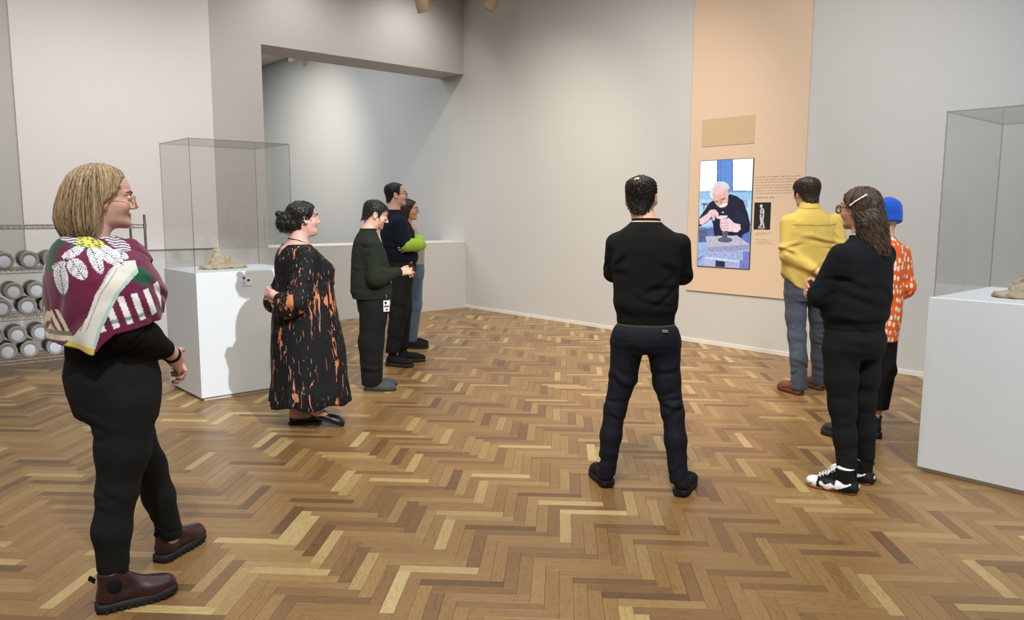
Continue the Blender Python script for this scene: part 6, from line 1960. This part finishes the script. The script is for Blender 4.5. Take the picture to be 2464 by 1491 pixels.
    def open_face(x, y, z):
        dx, dy, dz = x - H.t[0], y - H.t[1], z - H.t[2]
        qy = dx * H.R[0, 1] + dy * H.R[1, 1] + dz * H.R[2, 1]
        qz = dx * H.R[0, 2] + dy * H.R[1, 2] + dz * H.R[2, 2]
        return (qy - edge(qz)) * 0.8
    f.add('cut', open_face, (-9, -9, -9), (9, 9, 9), 0.004)
    for k in range(30):
        c = np.array([0, -0.128, -0.008]) + rg.normal(size=3) * np.array([0.024, 0.022, 0.026])
        f.ell(c, (0.026, 0.026, 0.026), H, 0.016)
    f.ripple(lambda x, y, z: 0.0035 * np.sin(x * 190 + 2 * np.sin(z * 120)) * np.sin(y * 180 + 2 * np.sin(x * 110)) * np.sin(z * 185), H.t - 0.3, H.t + 0.2)
    hair = link('hair', f.mesh('hair', 0.0042), M['curly_black'], t)
    lines = []
    for k in range(1500):
        v = nrm(rg.normal(size=3))
        if k < 850: p = np.array([0, -0.130, -0.014]) + v * np.array([0.056, 0.052, 0.058]) * rg.uniform(0.8, 1.1)
        else:
            p = np.array([v[0] * 0.088, -0.018 + v[1] * 0.108, 0.03 + v[2] * 0.088])
            if p[1] > edge(p[2]) - 0.01 or p[2] < -0.05: continue
        tdir = nrm(np.cross(v, rg.normal(size=3)))
        sd = np.cross(v, tdir)
        ph = rg.uniform(0, 6.28)
        L, rad = rg.uniform(0.025, 0.055), rg.uniform(0.004, 0.009)
        pts = [H.p(*(p + tdir * L * u_ + (v * math.cos(u_ * 11 + ph) + sd * math.sin(u_ * 11 + ph)) * rad + np.array([0, 0, -0.02 * u_ * u_]))) for u_ in np.linspace(0, 1, 12)]
        lines.append(np.array(pts))
    link('hair_strands', strands_mesh('hair_strands', lines, 0.0022, 0.0012, seed=9), M['curly_black'], hair)
    return t

# ================================================================== man in the dark green sweater
M['green_knit'] = mat_fabric('dark_olive_knit', (0.0125, 0.017, 0.010, 1), 0.95, 210, 0.9, 0.35, 0.15)
M['black_cord'] = mat_fabric('black_corduroy', (0.0055, 0.0055, 0.0055, 1), 0.9, 400, 0.3, 0.3, 0.12)
M['felt'] = mat_fabric('slate_felt', (0.060, 0.072, 0.078, 1), 0.95, 300, 0.5)
M['stubble'] = mat_plain('stubble', srgb(158, 122, 104), 0.8, var=0.25, nscale=300)
M['badge_red'] = mat_plain('dark_red_badge', srgb(120, 40, 52), 0.5)
def beard(t, H, mat, o=0.0025):
    f = Field()
    f.loft([(-0.115, 0, 0.052, 0.020, 0.020 + o, 0.032, 2.0), (-0.104, 0, 0.045, 0.038 + o, 0.036 + o, 0.05, 2.1), (-0.090, 0, 0.034, 0.049 + o, 0.047 + o, 0.062, 2.2), (-0.072, 0, 0.022, 0.056 + o, 0.055 + o, 0.06, 2.25), (-0.055, 0, 0.012, 0.060 + o, 0.067 + o, 0.055, 2.25), (-0.035, 0, 0.003, 0.064 + o, 0.05, 0.03, 2.25)], H, 0.008)
    f.ell((0, 0.068, -0.096), (0.019 + o, 0.0165 + o, 0.0155 + o), H, 0.015)
    f.ell((0, 0.095, -0.062), (0.030, 0.040, 0.0135), H, 0.01, 's')
    return link('beard', f.mesh('beard', 0.003), mat, t)
def badge(t, c, w, hgt, yaw, cols, holder=None):
    b_ = empty('id_badge'); b_.parent = t
    Mx = Matrix.Translation(c) @ Matrix.Rotation(R(yaw), 4, 'Z')
    q = MB(); q.box(-0.002, 0.002, -w / 2, w / 2, -hgt, 0); bmesh.ops.transform(q.bm, matrix=Mx, verts=q.bm.verts); q.build('badge_card', cols[0], b_)
    q = MB(); q.box(0.0018, 0.0028, -w / 2 * 0.8, w / 2 * 0.8, -hgt * 0.62, -hgt * 0.45); bmesh.ops.transform(q.bm, matrix=Mx, verts=q.bm.verts); q.build('badge_band', cols[1], b_)
    q = MB(); q.box(0.0018, 0.0028, -w / 2 * 0.6, w / 2 * 0.1, -hgt * 0.36, -hgt * 0.1); bmesh.ops.transform(q.bm, matrix=Mx, verts=q.bm.verts); q.build('badge_photo', cols[2], b_)
    q = MB(); q.box(0.0018, 0.0028, -w * 0.15, w * 0.2, -hgt * 0.9, -hgt * 0.76); bmesh.ops.transform(q.bm, matrix=Mx, verts=q.bm.verts); q.build('badge_mark', cols[2], b_)
    q = MB(); q.tube([Vector(c), Vector(c) + Vector((0, 0, 0.05))], 0.0022, 6); q.build('badge_cord', M['steel'], b_, True)
    return b_
def build_green_man():
    t = person('dark-haired man in a dark green knitted sweater looking down', (3.55, 5.80), -27)
    H = head_frame((0, 0.0, 1.512), 0, -18)
    f = Field()
    head_prims(f, H, True, nose=1.05)
    W0, W1 = V3(-0.10, 0.195, 1.00), V3(0.155, 0.185, 1.03)
    core(f, H, (0, -0.07, 1.36), ((-0.165, -0.05, 1.28), (0.165, -0.05, 1.28)), (0, -0.04, 0.85), ((-0.09, -0.06, 0.42), (0.09, -0.07, 0.42)), ((-0.09, -0.05, 0.07), (0.09, -0.08, 0.07)),
         ((-0.225, -0.01, 0.98), (0.225, -0.02, 0.985)), (W0, W1), 0.058)
    hand_prims(f, W1, (-0.35, 0.9, 0.05), (0.7, 0.2, 0.6), -1, (30, 45, 35), 0.05, 0.98)
    hand_prims(f, W0, (0.45, 0.85, 0.1), (-0.7, 0.2, 0.6), 1, (30, 45, 35), 0.05, 0.98)
    skin_body(t, f, H, SKIN['fair'], [W1 + V3(-0.02, 0.07, 0)], hf=0.0046)
    face_extras(t, H)
    beard(t, H, M['stubble'], 0.0012)
    cap_hair(t, H, M['black_hair'], [(-0.20, -0.075), (-0.10, -0.075), (-0.07, -0.060), (-0.05, -0.030), (-0.03, 0.015), (0.0, 0.025), (0.015, -0.02), (0.028, -0.02), (0.040, 0.035), (0.07, 0.062), (0.12, 0.075)],
             0.014, 0.008, 0.0015, strands=1100, length=0.028, r=0.0013, freq=150, h=0.0045, side=0.007)
    sw = garment(t, 'sweater', M['green_knit'],
        [(0.795, 0, -0.055, 0.190, 0.168, 0.165, 2.3), (0.85, 0, -0.055, 0.205, 0.180, 0.178, 2.3), (0.95, 0, -0.055, 0.205, 0.165, 0.176, 2.3), (1.1, 0, -0.05, 0.202, 0.145, 0.173, 2.3), (1.2, 0, -0.055, 0.198, 0.125, 0.160, 2.3), (1.28, 0, -0.06, 0.18, 0.095, 0.138, 2.2), (1.33, 0, -0.065, 0.135, 0.08, 0.112, 2.1), (1.365, 0, -0.068, 0.092, 0.072, 0.085, 2.0), (1.388, 0, -0.07, 0.072, 0.066, 0.070, 2.0)],
        [([(-0.170, -0.055, 1.255), (-0.232, -0.01, 0.985), (-0.12, 0.165, 0.995)], [0.075, 0.070, 0.046]), ([(0.170, -0.055, 1.255), (0.235, -0.025, 0.985), (0.165, 0.155, 1.025)], [0.075, 0.070, 0.046])],
        folds=[((0.22, 0.0, 1.0), (0, 0.7, 0.8), 0.05, 0.008, 0.12, 0.6, 1), ((0.1, -0.2, 0.95), (0.2, 0, 1), 0.07, 0.007, 0.15, 0.6, 2), ((0.2, -0.05, 1.2), (0.2, 0.5, 1), 0.06, 0.006, 0.12, 0.6, 3)], h=0.0068, k=0.05)
    tie_ring(t, 'collar', M['green_knit'], (0, -0.068, 1.386), 0.068, 0.066, 0.011, 0.0, sw)
    garment(t, 'trousers', M['black_cord'],
        [(0.68, 0, -0.04, 0.17, 0.125, 0.135, 2.3), (0.78, 0, -0.04, 0.182, 0.138, 0.145, 2.4), (0.87, 0, -0.04, 0.175, 0.13, 0.135, 2.3)],
        [([(-0.088, -0.04, 0.70), (-0.09, -0.055, 0.42), (-0.09, -0.05, 0.06)], [0.118, 0.106, 0.084]), ([(0.088, -0.04, 0.70), (0.09, -0.072, 0.42), (0.09, -0.075, 0.06)], [0.118, 0.108, 0.086])],
        cuts=[((0, 0, 0.045), (0, 0, -1))], folds=[((0.1, -0.1, 0.5), (0.2, 0.2, 1), 0.08, 0.007, 0.18, 0.6, 1), ((0.1, -0.1, 0.2), (0.1, 0.2, 1), 0.06, 0.006, 0.14, 0.6, 2)], h=0.0075)
    for (x, y, yaw) in ((-0.09, -0.115, -10), (0.09, -0.145, -14)):
        shoe(t, foot_frame(x, y, yaw), 0.285, 0.047, 0.065, M['felt'], M['rubber'], 0.014, 'slipper', collar=0.040, toe_h=0.055, sole_out=0.003, low=True, h=0.0045)
    badge(t, (0.186, 0.055, 0.790), 0.052, 0.095, 12, (M['card'], M['badge_red'], M['navy_chino']))
    return t

# ================================================================== tall man with lime forearm sleeves
M['navy_sweat'] = mat_fabric('navy_sweatshirt', (0.006, 0.010, 0.022, 1), 0.95, 380, 0.4, 0.25, 0.12)
M['lime'] = mat_fabric('lime_green_sleeve', srgb(158, 196, 72), 0.9, 380, 0.35, 0.08, 0.1)
M['grey_black_denim'] = mat_fabric('charcoal_black_denim', (0.0095, 0.011, 0.012, 1), 0.9, 500, 0.35, 0.35, 0.1)
def build_tall_man():
    t = person('tall man in navy sweatshirt with lime sleeves, arms folded', (4.32, 6.58), -27)
    H = head_frame((0, -0.050, 1.708), 0, 4)
    f = Field()
    head_prims(f, H, True, nose=1.0)
    W0, W1 = V3(0.150, 0.085, 1.185), V3(-0.03, 0.205, 1.205)
    core(f, H, (0, -0.085, 1.53), ((-0.18, -0.05, 1.44), (0.18, -0.05, 1.44)), (0, 0, 1.0), ((-0.09, 0.01, 0.54), (0.095, -0.06, 0.54)), ((-0.09, 0.0, 0.10), (0.10, -0.125, 0.10)),
         ((-0.21, 0.07, 1.22), (0.23, 0.015, 1.215)), (W0, W1), 0.060)
    hand_prims(f, W0, (0.55, -0.80, -0.02), (0.75, 0.45, 0.2), 1, (10, 18, 15), 0.08, 1.0)
    hand_prims(f, W1, (-0.9, 0.0, 0.1), (-0.1, 0.9, 0.2), -1, (20, 25, 20), 0.05, 1.0)
    skin_body(t, f, H, SKIN['fair'], [W0 + V3(0.05, -0.07, 0)], hf=0.005)
    face_extras(t, H)
    glasses(t, H, M['black'], 0.0016, 0.023, 0.018, -0.006, 0.104)
    cap_hair(t, H, M['black_hair'], [(-0.20, -0.080), (-0.10, -0.078), (-0.07, -0.060), (-0.05, -0.035), (-0.03, 0.01), (0.0, 0.018), (0.012, -0.01), (0.024, 0.0), (0.032, 0.055), (0.045, 0.085), (0.07, 0.095), (0.12, 0.13)],
             0.008, 0.004, 0.001, strands=900, length=0.014, r=0.0011, freq=170, h=0.0045, side=0.005)
    sw = garment(t, 'sweatshirt', M['navy_sweat'],
        [(1.045, 0, 0.005, 0.168, 0.145, 0.150, 2.3), (1.085, 0, 0.0, 0.180, 0.160, 0.165, 2.3), (1.2, 0, -0.02, 0.192, 0.160, 0.178, 2.3), (1.32, 0, -0.035, 0.202, 0.155, 0.180, 2.3), (1.41, 0, -0.05, 0.200, 0.14, 0.162, 2.25), (1.47, 0, -0.06, 0.165, 0.11, 0.132, 2.1), (1.515, 0, -0.075, 0.11, 0.082, 0.098, 2.0), (1.552, 0, -0.082, 0.078, 0.070, 0.072, 2.0)],
        [([(-0.19, -0.05, 1.425), (-0.215, 0.06, 1.23)], [0.076, 0.062]), ([(0.19, -0.05, 1.425), (0.236, 0.005, 1.225)], [0.076, 0.062])],
        folds=[((0.2, -0.05, 1.32), (0.2, 0.3, 1), 0.06, 0.006, 0.13, 0.6, 1), ((0.1, 0.0, 1.12), (0.2, 0, 1), 0.06, 0.007, 0.16, 0.6, 2), ((0, -0.19, 1.15), (0.2, 0, 1), 0.07, 0.006, 0.15, 0.6, 3)], h=0.0075, k=0.05)
    tie_ring(t, 'collar', M['navy_sweat'], (0, -0.084, 1.550), 0.072, 0.068, 0.009, 0.0, sw)
    garment(t, 'lime_sleeve', M['lime'], paths=[([(0.236, 0.018, 1.215), (0.16, 0.135, 1.215), (0.0, 0.195, 1.205)], [0.066, 0.062, 0.050])], folds=[((0.2, 0.08, 1.21), (-0.5, 0.8, 0.2), 0.05, 0.007, 0.10, 0.6, 1)], h=0.006, parent=sw)
    garment(t, 'lime_sleeve', M['lime'], paths=[([(-0.215, 0.07, 1.22), (-0.05, 0.165, 1.245), (0.115, 0.115, 1.19)], [0.062, 0.060, 0.048])], folds=[((0.05, 0.15, 1.22), (0.8, 0.3, 0.2), 0.05, 0.006, 0.10, 0.6, 1)], h=0.006, parent=sw)
    garment(t, 'trousers', M['grey_black_denim'],
        [(0.90, 0, 0.0, 0.16, 0.115, 0.13, 2.3), (0.97, 0, 0, 0.178, 0.135, 0.15, 2.4), (1.075, 0, 0.003, 0.166, 0.138, 0.142, 2.3)],
        [([(-0.088, 0, 0.92), (-0.092, 0.01, 0.55), (-0.09, 0.0, 0.17)], [0.108, 0.088, 0.062]), ([(0.088, -0.005, 0.92), (0.095, -0.055, 0.55), (0.10, -0.122, 0.14)], [0.110, 0.092, 0.072])],
        cuts=[((0, 0, 0.135), (0, 0, -1))], folds=[((0.1, -0.05, 0.6), (0.2, 0.2, 1), 0.07, 0.007, 0.16, 0.6, 1), ((0.1, 0.05, 0.88), (0.3, 0.3, 1), 0.06, 0.006, 0.14, 0.6, 2), ((0.1, -0.1, 0.25), (0.1, 0.2, 1), 0.06, 0.005, 0.14, 0.6, 3)], h=0.008)
    for (x, y) in ((-0.09, 0.0), (0.10, -0.123)):
        garment(t, 'sock', M['black_cotton'], paths=[([(x, y, 0.06), (x, y, 0.19)], [0.043, 0.042])], h=0.007)
    for (x, y, yaw) in ((-0.09, -0.065, -6), (0.085, -0.190, -32)):
        shoe(t, foot_frame(x, y, yaw), 0.30, 0.049, 0.085, M['black_shoe'], M['rubber'], 0.030, 'sneaker', lace=M['black_shoe'], collar=0.043, sole_out=0.004, h=0.0045)
    q = MB()
    q.tube([Vector((0.168, 0.06, 1.045)), Vector((0.172, 0.075, 1.03)), Vector((0.172, 0.075, 1.0)), Vector((0.172, 0.055, 0.995)), Vector((0.170, 0.045, 1.01)), Vector((0.168, 0.06, 1.045))], 0.003, 6)
    q.build('carabiner', M['steel'], t, True)
    badge(t, (0.176, 0.075, 1.005), 0.058, 0.115, 20, (M['badge_red'], M['card'], M['card']))
    return t

# ================================================================== dark-haired woman half hidden behind the tall man
M['grey_tee'] = mat_fabric('light_grey_tee', srgb(150, 150, 152), 0.9)
M['navy_cardigan'] = mat_fabric('navy_cardigan', (0.010, 0.013, 0.024, 1), 0.95, 380)
M['light_denim'] = mat_fabric('mid_blue_denim', (0.085, 0.125, 0.20, 1), 0.9, 500, 0.35, 0.3)
def build_hidden_woman():
    t = person('dark-haired woman in glasses half hidden behind the tall man', (4.95, 7.30), -38)
    H = head_frame((0, -0.048, 1.562), -4, 0)
    f = Field()
    head_prims(f, H, False, nose=0.9)
    W0, W1 = V3(-0.185, 0.0, 0.88), V3(0.18, -0.01, 0.88)
    core(f, H, (0, -0.08, 1.40), ((-0.145, -0.05, 1.32), (0.145, -0.05, 1.32)), (0, -0.01, 0.92), ((-0.085, 0.0, 0.48), (0.085, 0.0, 0.48)), ((-0.085, -0.05, 0.08), (0.085, -0.04, 0.08)),
         ((-0.21, -0.01, 1.06), (0.20, -0.01, 1.06)), (W0, W1), 0.050)
    hand_prims(f, W0, (0.25, 0.15, -0.9), (-0.9, 0.2, 0.0), 1, (25, 35, 30), 0.05, 0.9)
    hand_prims(f, W1, (-0.25, 0.15, -0.9), (0.9, 0.2, 0.0), -1, (25, 35, 30), 0.05, 0.9)
    skin_body(t, f, H, SKIN['tan'], [], hf=0.0055)
    face_extras(t, H)
    glasses(t, H, M['steel'], 0.0016, 0.023, 0.019, -0.006, 0.104)
    garment(t, 'tee', M['grey_tee'], [(0.94, 0, 0, 0.160, 0.112, 0.12, 2.3), (1.1, 0, -0.01, 0.160, 0.128, 0.12, 2.3), (1.25, 0, -0.03, 0.16, 0.125, 0.12, 2.2), (1.33, 0, -0.045, 0.13, 0.08, 0.10, 2.1), (1.40, 0, -0.07, 0.062, 0.055, 0.06, 2.0)], h=0.009)
    garment(t, 'cardigan', M['navy_cardigan'], [(1.0, 0, -0.03, 0.172, 0.08, 0.125, 2.3), (1.2, 0, -0.035, 0.175, 0.10, 0.125, 2.3), (1.33, 0, -0.05, 0.148, 0.08, 0.105, 2.1), (1.385, 0, -0.07, 0.085, 0.05, 0.08, 2.0)],
        [([(-0.15, -0.05, 1.315), (-0.215, -0.01, 1.06), (-0.187, -0.002, 0.90)], [0.064, 0.056, 0.040]), ([(0.15, -0.05, 1.315), (0.205, -0.01, 1.06), (0.182, -0.012, 0.90)], [0.064, 0.056, 0.040])], h=0.009)
    garment(t, 'jeans', M['light_denim'],
        [(0.78, 0, 0, 0.155, 0.105, 0.12, 2.3), (0.86, 0, 0, 0.170, 0.115, 0.135, 2.4), (0.97, 0, 0, 0.158, 0.112, 0.12, 2.3)],
        [([(-0.085, 0, 0.80), (-0.086, 0.005, 0.48), (-0.086, -0.045, 0.10)], [0.092, 0.072, 0.062]), ([(0.085, 0, 0.80), (0.086, 0.005, 0.48), (0.086, -0.035, 0.10)], [0.092, 0.072, 0.062])],
        cuts=[((0, 0, 0.075), (0, 0, -1))], h=0.009)
    for (x, y, yaw) in ((-0.085, -0.11, 6), (0.085, -0.10, -6)):
        shoe(t, foot_frame(x, y, yaw), 0.26, 0.043, 0.08, M['black_shoe'], M['rubber'], 0.022, 'shoe', lace=M['black_shoe'], collar=0.040, h=0.005)
    # chin-length dark hair
    f = Field()
    f.loft([(-0.125, 0, -0.03, 0.075, 0.03, 0.10, 2.1), (-0.08, 0, -0.025, 0.092, 0.05, 0.115, 2.2), (0.0, 0, -0.02, 0.092, 0.07, 0.115, 2.2), (0.045, 0, -0.016, 0.089, 0.108, 0.108, 2.15), (0.075, 0, -0.018, 0.083, 0.101, 0.102, 2.1), (0.096, 0, -0.02, 0.066, 0.08, 0.084, 2.0), (0.112, 0, -0.022, 0.042, 0.05, 0.054, 2.0), (0.122, 0, -0.024, 0.014, 0.016, 0.02, 2.0)], H, 0.01)
    edge = lerp_tab([(0.13, 0.10), (0.085, 0.082), (0.055, 0.062), (0.02, 0.045), (-0.02, 0.020), (-0.08, 0.004), (-0.2, -0.02)])
    def open_face(x, y, z):
        dx, dy, dz = x - H.t[0], y - H.t[1], z - H.t[2]
        qx = np.abs(dx * H.R[0, 0] + dy * H.R[1, 0] + dz * H.R[2, 0])
        qy = dx * H.R[0, 1] + dy * H.R[1, 1] + dz * H.R[2, 1]
        qz = dx * H.R[0, 2] + dy * H.R[1, 2] + dz * H.R[2, 2]
        return (qy - edge(qz)) * 0.8
    f.add('cut', open_face, (-9, -9, -9), (9, 9, 9), 0.004)
    f.ripple(lambda x, y, z: 0.002 * np.sin(np.arctan2(x - H.t[0], y - H.t[1] + 0.02) * 40 + 2 * np.sin(z * 25)), H.t - 0.2, H.t + 0.2)
    link('hair', f.mesh('hair', 0.005), M['dark_brown_hair'], t)
    return t
# ================================================================== clay models in the cases
def clay_model(name, label, loc, rz, seed, prims, sx=1.0):
    t = empty(name, loc, rz)
    tag(t, label, 'sculpture')
    rg = np.random.default_rng(seed)
    f = Field()
    f.cone((-0.16, 0, 0.014), (0.15, 0.0, 0.012), 0.060, 0.055, 0.02, (0, 0, 1), 0.42)
    f.cone((-0.10, -0.03, 0.014), (0.12, -0.035, 0.012), 0.055, 0.05, 0.02, (0, 0, 1), 0.42)
    f.ripple(lambda x, y, z: 0.004 * np.sin(x * 70 + 2 * np.sin(z * 60)) * np.sin(y * 80 + x * 30) + 0.0025 * np.sin(z * 130 + x * 90), (-0.3, -0.2, 0), (0.3, 0.2, 0.3))
    f.cut((0, 0, 0.0), (0, 0, -1))
    link('clay_base', f.mesh('clay_base', 0.0055), M['clay'], t)
    f = Field()
    for a, b_, ra, rb_ in prims: f.cone(a, b_, ra, rb_, 0.014)
    f.ripple(lambda x, y, z: 0.003 * np.sin(x * 90 + 2 * np.sin(z * 80)) * np.sin(z * 100 + y * 60) + 0.002 * np.sin(y * 150 + x * 110), (-0.3, -0.2, 0), (0.3, 0.2, 0.4))
    f.cut((0, 0, 0.001), (0, 0, -1))
    link('clay_figures', f.mesh('clay_figures', 0.0048), M['clay'], t)
    return t
clay_model('clay_model', 'small grey clay model of entwined figures in the left case', (2.560, 6.70, 1.0475), R(8), 1, [
    ((-0.11, 0, 0.03), (-0.02, 0.0, 0.055), 0.034, 0.036), ((-0.02, 0, 0.05), (0.03, 0.0, 0.10), 0.034, 0.026), ((0.03, 0.0, 0.10), (0.045, -0.01, 0.045), 0.022, 0.018), ((0.04, 0, 0.03), (0.14, 0, 0.015), 0.030, 0.020),
    ((-0.06, 0.01, 0.05), (-0.075, 0.0, 0.10), 0.030, 0.026), ((-0.075, 0.0, 0.10), (-0.055, 0.0, 0.135), 0.026, 0.020), ((-0.05, 0.0, 0.145), (-0.045, 0.0, 0.155), 0.024, 0.022), ((-0.07, 0, 0.12), (-0.02, -0.02, 0.09), 0.016, 0.012),
    ((-0.02, -0.02, 0.09), (0.0, -0.015, 0.12), 0.012, 0.010), ((-0.08, 0, 0.09), (-0.125, -0.02, 0.065), 0.015, 0.012), ((-0.06, 0.0, 0.15), (-0.095, 0.0, 0.165), 0.012, 0.009)])
clay_model('clay_model', 'rough clay model cut off by the right edge of the picture', (5.20, 1.33, 1.0515), R(-70), 2, [
    ((-0.10, 0, 0.03), (0.02, 0.0, 0.08), 0.045, 0.05), ((-0.02, 0, 0.08), (0.02, 0.0, 0.16), 0.045, 0.035), ((0.02, 0.0, 0.16), (0.03, 0.0, 0.23), 0.035, 0.028), ((0.03, 0.0, 0.25), (0.03, 0.0, 0.265), 0.03, 0.028), ((0.06, 0, 0.04), (0.13, 0, 0.03), 0.035, 0.03),
    ((0.0, -0.01, 0.19), (-0.06, -0.02, 0.13), 0.018, 0.014), ((-0.06, -0.02, 0.13), (-0.10, 0.0, 0.08), 0.014, 0.02)])

# ================================================================== people
build_scarf_woman()
build_dress_woman()
build_green_man()
build_tall_man()
build_hidden_woman()
build_black_sweater_man()
build_yellow_man()
build_sneaker_woman()
build_orange_visitor()
